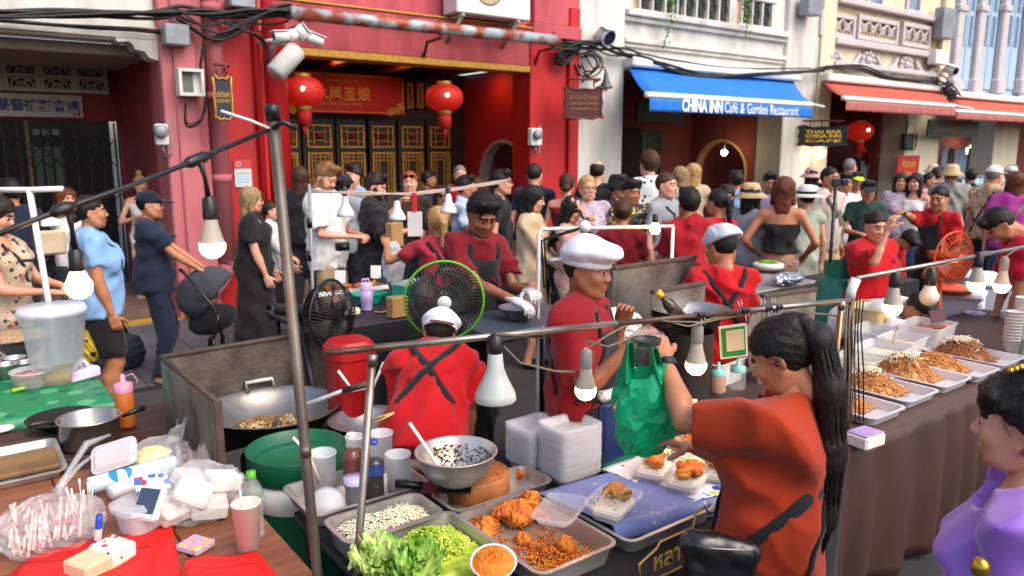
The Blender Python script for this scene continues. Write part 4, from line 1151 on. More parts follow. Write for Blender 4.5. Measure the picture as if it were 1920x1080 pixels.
# air conditioner
ac = thing('air_conditioner', 'white air conditioning unit on rusty brackets over the lanterns', 'air conditioner')
ya = YF - .40; p0, p1 = W(857, 22, ya), W(995, 30, ya)
MB().box(((p0.x + p1.x) / 2, ya + .17, p0.z + .31), (p1.x - p0.x, .34, .62), .015).obj('casing', WPL, ac)
MB().lathe([(.22, -.012), (.24, 0), (.21, .01), (.06, .012), (.001, .012)], n=24, xf=Matrix.Translation(((p0.x + p1.x) / 2 - .1, ya, p0.z + .36)) @ Matrix.Rotation(R(90), 4, 'X')).obj('fan_grille', M('cream grille', '#b8ab8c', .6), ac)
for x in (p0.x + .1, p1.x - .2):
    MB().tube([(x, ya, p0.z - .03), (x, YF + .02, p0.z - .03), (x, YF + .02, p0.z - .35), (x, ya + .05, p0.z - .04)], .025, 6).obj('wall_bracket', M('grey bracket', '#9a948c', .6), ac)
def awning(label, m, mv, back, front, drop, letter=None):
    (ax, ay), (bx, by) = back; (cx, cy), (dx, dy) = front; yo = YF - 1.15
    A0, A1 = W(ax, ay, YF), W(bx, by, YF); B0, B1 = W(cx, cy, yo), W(dx, dy, yo)
    zB = (B0.z + B1.z) / 2; zA = (A0.z + A1.z) / 2
    t = thing('awning', label, 'awning')
    MB().sheet(lambda u, v: ((A0.x + (A1.x - A0.x) * u) * (1 - v) + (B0.x + (B1.x - B0.x) * u) * v, YF - .12 + (yo - YF + .12) * v, zA + (zB - zA) * v - .05 * math.sin(math.pi * v) * (1 + .3 * math.sin(9 * u))), 14, 6, .006).obj('canopy', m, t)
    MB().box(((B0.x + B1.x) / 2, yo, zB - .02), (B1.x - B0.x, .09, .085), .02).obj('front_bar', WPL, t)
    zl = W(cx, cy + drop, yo - .04).z
    MB().sheet(lambda u, v: (B0.x + .04 + (B1.x - B0.x - .08) * u, yo - .05 + .010 * math.sin(u * (31 if letter else 110)) * v, zB - .07 + (zl - zB + .07) * v), 40 if letter else 120, 4, .004).obj('valance', mv, t)
    MB().box(((A0.x + A1.x) / 2, YF - .16, zA + .06), (A1.x - A0.x + .1, .26, .16), .03).obj('cassette', WPL if letter else WPL, t)
    for x in (A0.x * .9 + A1.x * .1, A0.x * .1 + A1.x * .9):
        MB().tube([(x, YF - .1, zA - .06), ((x + (A0.x + A1.x) / 2) / 2, (YF + yo) / 2, (zA + zB) / 2 - .10), (x, yo + .05, zB - .04)], .025, 6).obj('arm', WPL, t)
    return t, B0, B1, zB, zl, yo
BLUEC = M('awning blue', '#0d6cc9', .75, var=.08, vs=3, bump=.15, bs=12)
t, B0, B1, zB, zl, yo = awning('bright blue awning lettered CHINA INN with white front bar', BLUEC, BLUEC, ((1168, 128), (1476, 150)), ((1210, 176), (1522, 193)), 32)
WL = M('letter white', '#e6eaf0', .6)
zt = (zB - .06 + zl) / 2; L = B1.x - B0.x
a_ = text('CHINA INN', .25, WL, t, (B0.x + L * .285, yo - .066, zt), (math.pi / 2, 0, 0), bold=.008, fit=L * .225)
text('Café & Garden Restaurant', .235, WL, t, (B0.x + L * .645, yo - .066, zt), (math.pi / 2, 0, 0), fit=L * .475)
CORAL = M('awning coral', '#b04f3e', .8, var=.08, vs=3, bump=.15, bs=12); CORV = M('awning faded', '#a8605a', .85, var=.15, vs=6, bump=.2, bs=20)
awning('faded coral awning with white front bar over the cream shop', CORAL, CORV, ((1532, 153), (1755, 172)), ((1580, 183), (1790, 196)), 24)
awning('coral awning at the right end beyond the cream pillar', CORAL, CORV, ((1770, 185), (2060, 205)), ((1788, 206), (2090, 226)), 17)
# lanterns (real lamps, lit)
LRED = M('lantern silk', '#a5120c', .6, emit='#ff2a12', es=.10, var=.3, vs=24, bump=.4)
LGLOW = M('lamp glow', '#fff0d0', .4, emit='#ffd9a0', es=9.0)
def lantern(label, px, py, Y, r, grp=None):
    p = W(px, py, Y); t = thing('lantern', label, 'lantern', p)
    n = 15; mb = MB(); pr = [(r * math.sin(math.pi * (i + 1) / 14) ** .8, -.72 * r * math.cos(math.pi * (i + 1) / 14)) for i in range(13)]
    V = []; F = []
    for i, (rr, z) in enumerate(pr):
        for k in range(2 * n): q = math.pi * k / n; V.append(((rr * (1.0 if k % 2 else .90)) * math.cos(q), (rr * (1.0 if k % 2 else .90)) * math.sin(q), z))
    m2 = 2 * n
    F = [(i * m2 + k, i * m2 + (k + 1) % m2, (i + 1) * m2 + (k + 1) % m2, (i + 1) * m2 + k) for i in range(12) for k in range(m2)]
    mb.add(V, F, True); mb.obj('shade', LRED, t)
    for zz in (-.72 * r, .72 * r): MB().lathe([(r * .36, -.03), (r * .40, 0), (r * .36, .03)], (0, 0, zz), 16).obj('collar', GOLD, t)
    MB().lathe([(r * .30, 0), (r * .36, -.06), (r * .33, -r * .75), (.001, -r * .78)], (0, 0, -.72 * r - .02), 14).obj('tassel_skirt', M('lantern tassel', '#a31410', .8), t)
    MB().cyl((0, 0, -.72 * r - r * .75), (0, 0, -.72 * r - r * 1.35), .05, .02, 8).obj('tassel', M('lantern tassel'), t)
    MB().cyl((0, 0, .72 * r), (0, 0, .72 * r + .4), .008, n=5).obj('cord', WIRE, t)
    MB().ball((-r * .35, -r * .88, .02), r * .10, 10, 6).obj('lit_bulb', LGLOW, t)
lantern('lit red lantern hanging before the banner beside the camera cluster', 568, 172, YF + .25, .26)
lantern('lit red lantern hanging in front of the dark doors', 833, 183, YF + .25, .265)
lantern('red lantern under the faded coral awning', 1612, 246, YF + .35, .30)
lantern('small red lantern behind another, under the faded coral awning', 1627, 270, YF + 1.2, .28)
# CCTV cluster and loudspeaker
cc = thing('camera_cluster', 'three white security cameras on one bracket above the white speaker', 'security camera')
yc = YF - .55
def bullet(parent, a, b, r=.055):
    a, b = Vector(a), Vector(b); d = (b - a).normalized()
    q = d.to_track_quat('Z', 'Y').to_matrix().to_4x4(); q.translation = a
    L_ = (b - a).length
    MB().lathe([(.001, 0), (r * .9, .002), (r, .02), (r, L_), (r * .85, L_)], n=14, xf=q).obj('camera_body', WPL, parent)
    MB().lathe([(r * .84, L_ - .02), (.001, L_ - .018)], n=14, xf=q).obj('lens', BLKP, parent)
    MB().box((0, 0, L_ * .55), (r * 2.1, .012, L_ * 1.1), .004, xf=q @ Matrix.Translation((0, r + .004, 0))).obj('sun_hood', WPL, parent)
bullet(cc, W(540, 68, yc), W(513, 69, yc)); bullet(cc, W(555, 50, yc), W(572, 72, yc), .065); bullet(cc, W(575, 68, yc), W(604, 80, yc), .055)
p = W(548, 66, yc); MB().ball(p, .07, 12, 8).obj('hub', WPL, cc)
MB().tube([W(548, 66, yc), W(530, 72, yc + .1), W(512, 85, yc + .25), W(508, 108, YF - .15)], .035, 8).obj('arm', WPL, cc)
sp = thing('loudspeaker', 'white column loudspeaker tilted under the security cameras', 'speaker')
a, c = W(558, 92, yc - .05), W(514, 140, yc - .05); d = (c - a).normalized(); q = d.to_track_quat('Z', 'Y').to_matrix().to_4x4(); q.translation = a
Ls = (c - a).length; MB().lathe([(.001, 0), (.10, .004), (.125, .03), (.125, Ls - .03), (.10, Ls), (.001, Ls)], n=20, sx=1.05, sy=.9, xf=q).obj('cabinet', M('speaker white', '#bdbbb8', .5, bump=.5, bs=260), sp)
MB().tube([a + Vector((-.05, .1, .05)), a + Vector((-.2, .25, .1)), Vector((a.x - .28, YF, a.z + .1))], .025, 6).obj('mount', WPL, sp)
d1 = thing('wall_camera', 'white security camera on the white pillar above the cable bundle', 'security camera'); bullet(d1, W(1128, 62, YF - .2), W(1143, 72, YF - .38), .13)
MB().cyl(W(1124, 62, YF - .2), W(1122, 64, YF - .04), .05).obj('mount', WPL, d1)
d1 = thing('wall_camera', 'grey security camera beside the blue shutters under the lamp box', 'security camera'); bullet(d1, W(1775, 128, YF - .25), W(1792, 134, YF - .5), .10)
MB().cyl(W(1776, 128, YF - .25), W(1772, 130, YF - .1), .05).obj('mount', WPL, d1)
# boxes
def ebox(name, label, cat, px0, py0, px1, py1, Y, dep, mat, parts=()):
    a, c = W(px0, py0, Y), W(px1, py1, Y); t = thing(name, label, cat)
    MB().box(((a.x + c.x) / 2, Y + dep / 2, (a.z + c.z) / 2), (c.x - a.x, dep, a.z - c.z), .012).obj('case', mat, t); return t, a, c
ebox('junction_box', 'grey metal junction box on the pink pilaster under the cables', 'junction box', 308, 42, 358, 86, YF - .36, .2, GREYM)
ebox('junction_box', 'pale grey box at the top edge above the cables', 'junction box', 432, -10, 480, 16, YF - .30, .25, GREYM)
t, a, c = ebox('meter_cabinet', 'open white wall cabinet on the pink pilaster', 'cabinet', 330, 128, 382, 182, YF - .26, .08, M('cabinet white', '#c9c8c0', .5, var=.06))
mb = MB(); x0, x1, z0, z1, y = a.x, c.x, c.z, a.z, YF - .30
for bx in (((x0, x0 + .035), (z0, z1)), ((x1 - .035, x1), (z0, z1)), ((x0 + .035, x1 - .035), (z0, z0 + .035)), ((x0 + .035, x1 - .035), (z1 - .035, z1))): mb.box((sum(bx[0]) / 2, y, sum(bx[1]) / 2), (bx[0][1] - bx[0][0], .08, bx[1][1] - bx[1][0]), .004)
mb.obj('frame', M('cabinet white'), t); MB().box(((x0 + x1) / 2 - .05, YF - .268, (z0 + z1) / 2), ((x1 - x0) * .6, .01, (z1 - z0) * .78)).obj('back_board', M('dim grey', '#5b5f5c', .7), t)
for (a_, lab, Y_, nm) in (((291, 232, 318, 272), 'round electricity meter on the side of the pink pilaster', YF - .2, 0), ((997, 240, 1017, 273), 'electricity meter on the red column beside the arch', YF - .16, 1)):
    t, a, c = ebox('electricity_meter', lab, 'meter', *a_, Y_, .10, WPL)
    MB().lathe([(.07, 0), (.07, .07), (.05, .09), (.001, .09)], n=14, xf=Matrix.Translation(((a.x + c.x) / 2 - .02, Y_, (a.z + c.z) / 2 + .03)) @ Matrix.Rotation(R(90), 4, 'X')).obj('dial', GREYM, t)
    MB().tube([((a.x + c.x) / 2, Y_ + .05, c.z), ((a.x + c.x) / 2 + .03, Y_ + .05, c.z - .12), ((a.x + c.x) / 2 + .1, Y_ + .08, c.z - .10), ((a.x + c.x) / 2 + .12, Y_ + .08, c.z + .3)], .012, 6).obj('conduit', GREYM, t)
ebox('lamp_box', 'grey steel box high on the cream pilaster beside blue shutters', 'junction box', 1772, 12, 1790, 74, YF - .35, .22, GREYM)
ebox('lamp_box', 'white box below the steel box on the cream pilaster', 'junction box', 1757, 92, 1776, 122, YF - .30, .2, WPL)
ebox('lamp_box', 'grey box above the coral awning at the top edge', 'junction box', 1519, -10, 1541, 30, YF - .35, .22, GREYM)
t, a, c = ebox('switch_box', 'dark switch gear on a board above the red notice', 'switch box', 1698, 250, 1713, 280, YF - .16, .10, M('dark gear', '#2b2d30', .5))
# hanging shield signs
def shield(label, px0, py0, px1, py1, X, mat, lines, gold, edge):
    """shield boards hang across the walkway, facing along the street"""
    a, c = W(px0, py0, X), W(px1, py1, X); cx, cz = (a.x + c.x) / 2, (a.z + c.z) / 2; w, h = (c.x - a.x) / 2, (a.z - c.z) / 2
    t = thing('hanging_sign', label, 'sign', (cx, X, cz), -R(HEADING - 90) * -.8 - math.atan((px0 - 960) / FPX) * .8)
    w *= .95
    half = [(0, .86), (.45, .80), (.75, 1.0), (1.0, .88), (.90, .45), (.96, 0), (.90, -.45), (1.0, -.88), (.70, -.86), (.45, -.98), (0, -.90)]
    poly = [(x * w, z * h) for x, z in half] + [(-x * w, z * h) for x, z in reversed(half[1:-1])]
    MB().prism(list(reversed(poly)), .05, (0, .025, 0)).obj('board', mat, t)
    MB().tube([(x * .93, -.03, z * .93) for x, z in poly], .012, 5, closed=True).obj('rim', edge, t)
    for s_, z_, tx in lines: text(tx, s_, gold, t, (0, -.034, z_ * h), (math.pi / 2, 0, 0), ext=.002, bold=.0005, fit=w * 1.35)
    for x in (-.5, .5): MB().tube([(x * w, 0, .9 * h), (x * w, 0, 1.35 * h)], .012, 5).obj('chain', ARM, t)
    MB().tube([(-w * .8, 0, 1.35 * h), (w * .8, 0, 1.35 * h), (w * .8, .5, 1.35 * h)], .018, 6).obj('bracket', ARM, t)
    return t
shield('navy shield sign with gold Thai lettering hanging by the pink drainpipe', 396, 136, 440, 230, YF - .55, M('sign navy', '#1d2333', .5, var=.15), ((.085, .12, 'กลับตั้งหลัก'), (.05, -.14, 'GOOD SPOT')), BG, GOLD)
shield('maroon shield sign with gold lettering hanging by the white pillar', 1063, 158, 1123, 227, YF - .55, M('sign maroon', '#4e1519', .5, var=.15), ((.10, .30, 'ศาลเจ้าแม่'), (.07, -.05, 'SAM SAN SHRINE'), (.05, -.35, 'TEMPLE')), M('dull gold', '#8f6a34', .5), M('maroon rim', '#6d2a26', .6))
shield('black shield sign reading CHINA INN hanging by the blue awning', 1516, 233, 1568, 276, YF - .45, M('sign black', '#14151a', .5), ((.09, .36, 'THAI BAR'), (.11, -.02, 'CHINA INN'), (.06, -.45, 'CAFE')), M('gold with added glow', '#d2a536', .5, emit='#d2a536', es=.3), M('sign black'))  # faint emission on the gold lettering makes it look lit
gs = thing('hanging_sign', 'green framed board with gold lettering hanging by the cream pillar', 'sign')
a, c = W(1741, 224, YF - .4), W(1832, 258, YF - .4); MB().box(((a.x + c.x) / 2, YF - .4, (a.z + c.z) / 2), (c.x - a.x, .05, a.z - c.z), .006).obj('frame', M('sign green', '#1f4d42', .5), gs)
MB().box(((a.x + c.x) / 2, YF - .43, (a.z + c.z) / 2), ((c.x - a.x) * .9, .03, (a.z - c.z) * .74), .06).obj('board', M('sign brown grey', '#4b433d', .5), gs)
text('TRADITION', .17, M('dull gold'), gs, ((a.x + c.x) / 2, YF - .452, (a.z + c.z) / 2 + .08), (math.pi / 2, 0, 0)); text('THAI RESTAURANT', .12, M('dull gold'), gs, ((a.x + c.x) / 2, YF - .452, (a.z + c.z) / 2 - .12), (math.pi / 2, 0, 0))
gb = thing('name_board', 'dark green board with gold lettering in the shade behind the blue awning', 'sign')
p = W(1240, 212, YR - .6); MB().box((p.x, YR - .6, p.z), (1.4, .05, .36), .01).obj('board', M('board green', '#14231f', .5), gb); text('China Inn Garden', .14, M('dull gold'), gb, (p.x, YR - .63, p.z), (math.pi / 2, 0, 0))
rn = thing('red_notice', 'red notice with gold Thai lettering on the cream pillar', 'notice')
a, c = W(1685, 292, YF - .12), W(1722, 332, YF - .12); MB().box(((a.x + c.x) / 2, YF - .10, (a.z + c.z) / 2), (c.x - a.x, .02, a.z - c.z)).obj('sheet', M('notice red', '#b0141a', .6), rn)
for i, tx in enumerate(('ห้องเช่า', 'ที่พัก')): text(tx, .22, BG, rn, ((a.x + c.x) / 2, YF - .116, a.z - .2 - i * .26), (math.pi / 2, 0, 0), bold=.004)
nt_ = thing('paper_notice', 'red and white printed notice on the red wall', 'notice')
a, c = W(438, 300, YF - .04), W(473, 350, YF - .04); MB().box(((a.x + c.x) / 2, YF - .035, (a.z + c.z) / 2), (c.x - a.x, .012, a.z - c.z)).obj('sheet', M('notice white', '#b9c7cc', .6), nt_)
MB().box(((a.x + c.x) / 2, YF - .043, a.z - .05), (c.x - a.x, .006, .10)).obj('header', M('header red', '#b2333a', .6), nt_)
for i in range(4): MB().box(((a.x + c.x) / 2, YF - .042, a.z - .15 - i * .035), ((c.x - a.x) * .75, .003, .010)).obj('print_line', M('print red', '#a8474a', .6) if i == 0 else M('print blue', '#8fb0bd', .6), nt_)
MB().lathe([(.028, 0), (.02, .003)], n=12, xf=Matrix.Translation((a.x + .05, YF - .048, a.z - .05)) @ Matrix.Rotation(R(90), 4, 'X')).obj('emblem', M('notice white'), nt_)
for lab, (px0, py0, px1, py1) in (('red paper charm with gold print above the door side column', (528, 254, 545, 292)), ('red and gold door couplet strip beside the round column', (531, 298, 546, 372))):
    cp_ = thing('paper_charm', lab, 'notice'); a, c = W(px0, py0, YF + .2), W(px1, py1, YF + .2)
    MB().box(((a.x + c.x) / 2, YF + .2, (a.z + c.z) / 2), (c.x - a.x, .015, a.z - c.z)).obj('sheet', M('charm red', '#b5231c', .6), cp_)
    text('福', .09, BG, cp_, ((a.x + c.x) / 2, YF + .189, (a.z + c.z) / 2), (math.pi / 2, 0, 0))
# bell lamp
bl = thing('bell_lamp', 'small dark bell-shaped wall lamp beside the maroon shield sign', 'lamp')
p = W(1136, 158, YF - .45); MB().lathe([(.012, .18), (.03, .16), (.045, .06), (.10, -.04), (.11, -.06), (.09, -.05), (.001, .05)], p, 18).obj('shade', M('lamp iron', '#4a5054', .5, metal=.4), bl)
MB().cyl(p + Vector((0, 0, -.1)), p + Vector((0, 0, -.04)), .03).obj('bulb', WPL, bl)
MB().tube([p + Vector((0, 0, .17)), p + Vector((-.03, .02, .25)), p + Vector((-.14, .1, .24)), p + Vector((-.16, .25, .1)), p + Vector((-.12, .42, .05))], .014, 6).obj('arm', ARM, bl)
# cables along the fronts
def cable(label, pts, n, r, spread, Y):
    t = thing('cable_bundle', label, 'cable')
    P = [W(x, y, Y) for x, y in pts]
    rr = random.Random(len(pts) * 7 + n)
    for k in range(n):
        ph = rr.uniform(0, 6); off = [rr.uniform(-spread, spread) for _ in range(2)]; Q = []
        for i in range((len(P) - 1) * 6 + 1):
            f = i / 6; j = min(int(f), len(P) - 2); u = f - j
            p0, p1, p2, p3 = P[max(j - 1, 0)], P[j], P[j + 1], P[min(j + 2, len(P) - 1)]
            q = .5 * ((2 * p1) + (-p0 + p2) * u + (2 * p0 - 5 * p1 + 4 * p2 - p3) * u * u + (-p0 + 3 * p1 - 3 * p2 + p3) * u ** 3)
            Q.append(q + Vector((0, off[0] + .5 * spread * math.sin(f * 1.7 + ph), off[1] * math.cos(f * .9 + ph) + .5 * spread * math.cos(f * 2.1 + ph))))
        MB().tube(Q, r * rr.uniform(.7, 1.2), 6).obj('cable', WIRE, t)
cable('thick black cable bundle running along the white beam to the pilaster', ((-30, 22), (120, 24), (290, 26), (350, 22), (420, 27), (480, 26), (548, 18)), 6, .020, .05, YF - .32)
cable('black clipped cable below the bundle on the white beam', ((-30, 36), (100, 45), (220, 55), (310, 64)), 3, .016, .02, YF - .12)
cable('black cables drooping across the pink pilaster to the cameras', ((330, 30), (390, 60), (440, 48), (500, 28), (545, 24)), 5, .016, .08, YF - .3)
cable('black cables curling down the red wall to the camera arm', ((420, 40), (455, 58), (490, 75), (502, 100), (501, 120)), 3, .014, .03, YF - .28)
cable('tangle of black cables on the red column top', ((1040, 80), (1062, 86), (1078, 100), (1060, 118), (1048, 106), (1082, 92), (1120, 88)), 6, .016, .09, YF - .25)
cable('black cables on the white pillar under its camera', ((1060, 80), (1110, 84), (1145, 95), (1185, 104), (1222, 118)), 6, .018, .06, YF - .22)
cable('black cable loops hanging on the white pillar', ((1085, 120), (1100, 140), (1120, 130), (1112, 110), (1096, 100)), 4, .014, .08, YF - .2)
cable('sagging black cable over the blue awning', ((1222, 118), (1280, 135), (1340, 144), (1420, 142), (1500, 134), (1545, 128)), 4, .022, .04, YF - .26)
cable('thin wire stretched above the blue awning', ((1150, 86), (1260, 112), (1380, 128), (1520, 128)), 1, .014, .01, YF - .28)
cable('black cables draped over the coral awning to the pilaster', ((1545, 128), (1610, 126), (1660, 142), (1710, 152), (1760, 158)), 5, .022, .05, YF - .28)
cable('dark knot of cables between coral awning and blue house', ((1752, 150), (1775, 158), (1768, 172), (1784, 178), (1764, 160), (1790, 182)), 6, .022, .12, YF - .3)
cable('black cables along the blue house above the end awning', ((1780, 176), (1830, 182), (1880, 190), (1960, 198)), 5, .02, .06, YF - .22)
cable('thin black cables dropping down the pink pilaster', ((384, 80), (376, 130), (386, 180), (378, 225), (350, 230), (348, 190)), 3, .012, .03, YF - .30)
cable('thin white and grey wires trailing down the cream pillar', ((1690, 170), (1700, 230), (1694, 270), (1714, 280), (1718, 250)), 3, .012, .03, YF - .2)
# hanging creepers
LEAF = M('creeper leaf', '#5f8a3a', .6, var=.3, vs=30)
for lab, pts in (('trailing green creeper over the white ledge', ((1258, -5), (1262, 20), (1252, 60), (1243, 92))), ('shorter green creeper by the round-grille vent', ((1398, -5), (1402, 30), (1398, 70)))):
    t = thing('creeper', lab, 'plant'); P = [W(x, y, YF - .2) for x, y in pts]
    MB().tube(P, .008, 5).obj('stem', M('stem', '#4c5a2c', .7), t)
    mb = MB(); rr = random.Random(5)
    for i in range(110):
        f = rr.random() ** 1.5 * (len(P) - 1.001); j = int(f); p = P[j].lerp(P[j + 1], f - j) + Vector((rr.gauss(0, .05), rr.gauss(0, .03), rr.gauss(0, .04)))
        a = rr.uniform(0, 6.28); d = Vector((math.cos(a), math.sin(a) * .5, -.8)) * .045; e_ = Vector((-math.sin(a), math.cos(a), .2)) * .018
        mb.add([p, p + d * .5 + e_, p + d, p + d * .5 - e_], [(0, 1, 2, 3)])
    mb.obj('leaves', LEAF, t)
# clothes hanging in the arches (shop displays)
def rail(label, x0, x1, Y, z, n, cols, wf=1.0):
    t = thing('clothes_rail', label, 'clothes rail'); MB().cyl((x0, Y, z), (x1, Y, z), .015).obj('rail', GREYM, t)
    for sx in (x0, x1): MB().cyl((sx, Y, 0.1), (sx, Y, z), .015).obj('post', GREYM, t)
    rr = random.Random(n)
    for i in range(n):
        x = x0 + (x1 - x0) * (i + .5) / n; w = (x1 - x0) / n * wf; c = cols[i % len(cols)]; L = rr.uniform(.7, 1.0)
        MB().sheet(lambda u, v: (x + (u - .5) * w * (.55 + .45 * min(1, v * 4)), Y + .03 * math.sin(u * 9 + i) + .02 * v, z - .03 - L * v - .06 * abs(u - .5) * (v < .05)), 8, 6, .01).obj('garment', c, t)
PB = pattern('print dark', '#1d1a20', ('#5a4a30', '#3a3f58'), 9); PW = cloth('pale garment', '#9aa0b4'); PY = cloth('ochre garment', '#6f5220'); PG = cloth('garment brown', '#4c3a30'); PBL = pattern('print blue', '#232b44', ('#8a90a8', '#141a2c'), 10)
rail('rail of patterned clothes seen through the arch behind the blue awning', X5 + 1.1, X5 + 3.6, YF + 1.4, 1.95, 10, (PB, PG, PY, PB, PG))
rail('rail of dark clothes behind the red lanterns', W(1590, 300, YR - .3).x, W(1690, 300, YR - .3).x, YR - .3, 1.75, 9, (PB, PG, PW, PB))
rail('rail of pale garments under the green board', W(1765, 300, YF + .6).x, W(1862, 300, YF + .6).x, YF + .6, 2.0, 9, (PW, PG, PW, PBL, PW))
rail('rail of blue printed trousers set out in the street', W(1772, 380, 7.2).x, W(1838, 380, 7.2).x, 7.2, 1.35, 8, (PBL, PBL, PB), 1.2)
# lit lamps in the shops
def glow(label, px, py, Y, r, es=36):
    p = W(px, py, Y); t = thing('shop_lamp', label, 'lamp', p); MB().ball((0, 0, 0), r, 12, 8).obj('globe', M('shop glow %d' % es, '#fff0d8', .4, emit='#ffe2b0', es=es), t); MB().cyl((0, 0, r), (0, 0, r + .5), .012, n=5).obj('cord', WIRE, t)
glow('small lit lamp inside the arch behind the blue awning', 1358, 286, YF + .9, .06); glow('bright lamp under the black shield sign', 1537, 287, YF - .3, .11, 12); glow('lit chandelier globe in the shop under the green board', 1828, 276, YF + 1.6, .14, 12)
glow('second lit globe in the shop under the green board', 1815, 283, YF + 1.7, .10, 12)
for px, lab in ((628, 'lit amber ceiling lamp above the red banner'), (722, 'lit amber ceiling lamp above the lattice doors'), (905, 'added amber ceiling light by the red side wall')):  # the one by the side wall is added to brighten the recess
    p = W(px, 122, YF + 1.1); t = thing('ceiling_lamp', lab, 'lamp', (p.x, YF + 1.1, zc - .012)); MB().lathe([(.16, .010), (.17, .0), (.13, -.012)], n=20).obj('ring', GOLD, t); MB().lathe([(.13, -.012), (.001, -.02)], n=20).obj('diffuser', M('amber diffuser', '#ffd9a0', .4, emit='#ff9a45', es=14), t)
# ------------------------------------------------------------------ the stall in front
STEEL = M('stainless', '#cccac7', .38, metal=.72, var=.06, vs=5, bump=.06, bs=60, col2='#a8a5a0', cs=6)
OLDST = M('worn steel', '#8f8d8a', .42, metal=.75, var=.2, vs=6, bump=.25, bs=30, col2='#4c4036', cs=4.0, mix=.58, contrast=.10)
SOOT = M('sooty steel', '#6f665d', .65, metal=.35, var=.3, vs=9, bump=.5, bs=45, col2='#3a322b', cs=7, mix=.5, contrast=.2)
RUST = M('rusty edge', '#4a3a31', .8, var=.3, vs=20, bump=.4, bs=80)
CHROME = M('chrome tube', '#98918a', .38, metal=.9, var=.1, vs=8, col2='#6d5f54', cs=5, mix=.6)
BROWNT = M('brown tube', '#5a4238', .45, metal=.5, var=.3, vs=14, bump=.2)
BLACKC = cloth('black', '#0e0e10')
CLEAR = M('clear plastic', '#e6e9ec', .18, alpha=.17, var=.02, spec=.6)
CLEAR2 = M('bottle plastic', '#e6e9ec', .12, alpha=.035, var=.02, spec=.7)
FROST = M('frosted plastic', '#dfe2e6', .35, alpha=.42, var=.03)
BAG = M('bag film', '#e8ebf0', .2, alpha=.20, var=.03, bump=.9, bs=14, spec=.8)
WHITEP = M('white gloss plastic', '#dcdcda', .3, var=.04)
ZT = .70
def at(px, py, z): return G(px, py, z)
# tables
tb = thing('stall_table', 'black-draped stall table carrying the trays of fried chicken', 'table')
tx0, tx1, ty0, ty1 = .86, 2.50, 1.36, 2.40
MB().box(((tx0 + tx1) / 2, (ty0 + ty1) / 2, ZT - .02), (tx1 - tx0, ty1 - ty0, .035), .004).obj('table_top', BLACKC, tb)
for x in (tx0 + .04, tx1 - .04):
    for y in (ty0 + .06, ty1 - .06): MB().cyl((x, y, 0), (x, y, ZT - .04), .018).obj('leg', BLKP, tb)
MB().sheet(lambda u, v: (tx0 + .15 + (tx1 - tx0 - .15) * u, ty0 - .012 + .012 * math.sin(u * 38) * v, ZT - .005 - .68 * v), 80, 8, .003).obj('front_cloth', BLACKC, tb)
LG = M('cloth gold print', '#8f6b33', .6, var=.15)
p = W(1262, 1040, ty0 - .03); text('หลานแม่', .075, LG, tb, (p.x + .04, ty0 - .032, p.z), (math.pi / 2, 0, 0), ext=.001, bold=.001)
pl = [(-.16, -.05), (-.17, .02), (-.10, .045), (-.09, .06), (.05, .06), (.06, .10), (.10, .11), (.12, .08), (.22, .08), (.22, -.05)]
MB().tube([(p.x + .03 + x, ty0 - .032, p.z + z) for x, z in pl], .004, 5, closed=True).obj('logo_outline', LG, tb)
def tray(label, A, B, z, h, name='tray', mat=None, cat='tray', grp=None, rim=.012):
    """A: back-left corner pixel of the rim, B: front-right corner pixel; z: rim height"""
    a, c = G(*A, z), G(*B, z); w, d = c.x - a.x, a.y - c.y
    o = MB(); pan(o, w - .024, d - .024, h, rim=rim)
    ob = o.obj(name, mat or STEEL, None, ((a.x + c.x) / 2, (a.y + c.y) / 2, z - h)); tag(ob, label, cat, grp)
    return ob, (a.x + c.x) / 2, (a.y + c.y) / 2, w, d, z - h + .003
T1 = tray('steel tray of fried chicken and loose orange crumbs', (848, 967), (1166, 1018), .77, .065)
T2 = tray('steel pan of shredded onion beside the bottles', (600, 975), (840, 962), .78, .075, name='food_pan')
T3 = tray('steel pan packed with lettuce, chopped greens and a bowl of crumbs', (655, 1016), (985, 1052), .775, .075, name='food_pan')
T4 = tray('large steel tray under the wooden chopping block', (800, 925), (1043, 901), .745, .045)
T5 = tray('grey steel tray holding the bottles and plastic tubs', (524, 912), (812, 905), .76, .05)
# --- fried chicken
FRY = M('fried crust', '#b4540e', .6, var=.5, vs=26, bump=1.0, bs=55, col2='#d98a28', cs=22, mix=.52, contrast=.16)
FRYD = M('dark fried crust', '#a3480c', .55, var=.45, vs=26, bump=1.0, bs=60, col2='#c97a20', cs=24)
def chicken(label, px, py, r, seed, flat=.6, n=9, z=None, mat=None):
    s = SDF(seed); rr = np.random.RandomState(seed)
    for i in range(n):
        a = rr.uniform(0, 6.28); q = rr.uniform(0, .62) * r
        s.ell((q * math.cos(a) * 1.25, q * math.sin(a), r * flat * rr.uniform(.35, .85)), (r * rr.uniform(.3, .55), r * rr.uniform(.28, .5), r * flat * rr.uniform(.35, .6)), k=.012)
    s.noise(.006, .022, 9); s.half((0, 0, 0), (0, 0, -1))
    p = G(px, py, T1[5] if z is None else z); p.z = (T1[5] if z is None else z)
    o = blob([s.mesh(max(.0028, r / 26))], 'fried_chicken', [mat or FRY], None, p, (0, 0, seed)); return tag(o, label, 'fried chicken', 'fried chicken pieces')
chicken('large fried chicken piece in the middle of the tray', 965, 982, .078, 3, .8, 13)
chicken('second fried chicken piece stacked behind the large one', 990, 968, .050, 14, 1.4, 9)
chicken('pale round fried chicken piece by the greens pan', 905, 1000, .060, 5, .75, 10)
chicken('small fried chicken piece at the back corner of the tray', 925, 968, .040, 6, 1.0, 8)
chicken('fried chicken strip resting against the back rim of the tray', 1020, 975, .045, 31, .7, 8)
chicken('fried chicken nugget in the crumbs before the large piece', 985, 1022, .034, 33, .8, 7)
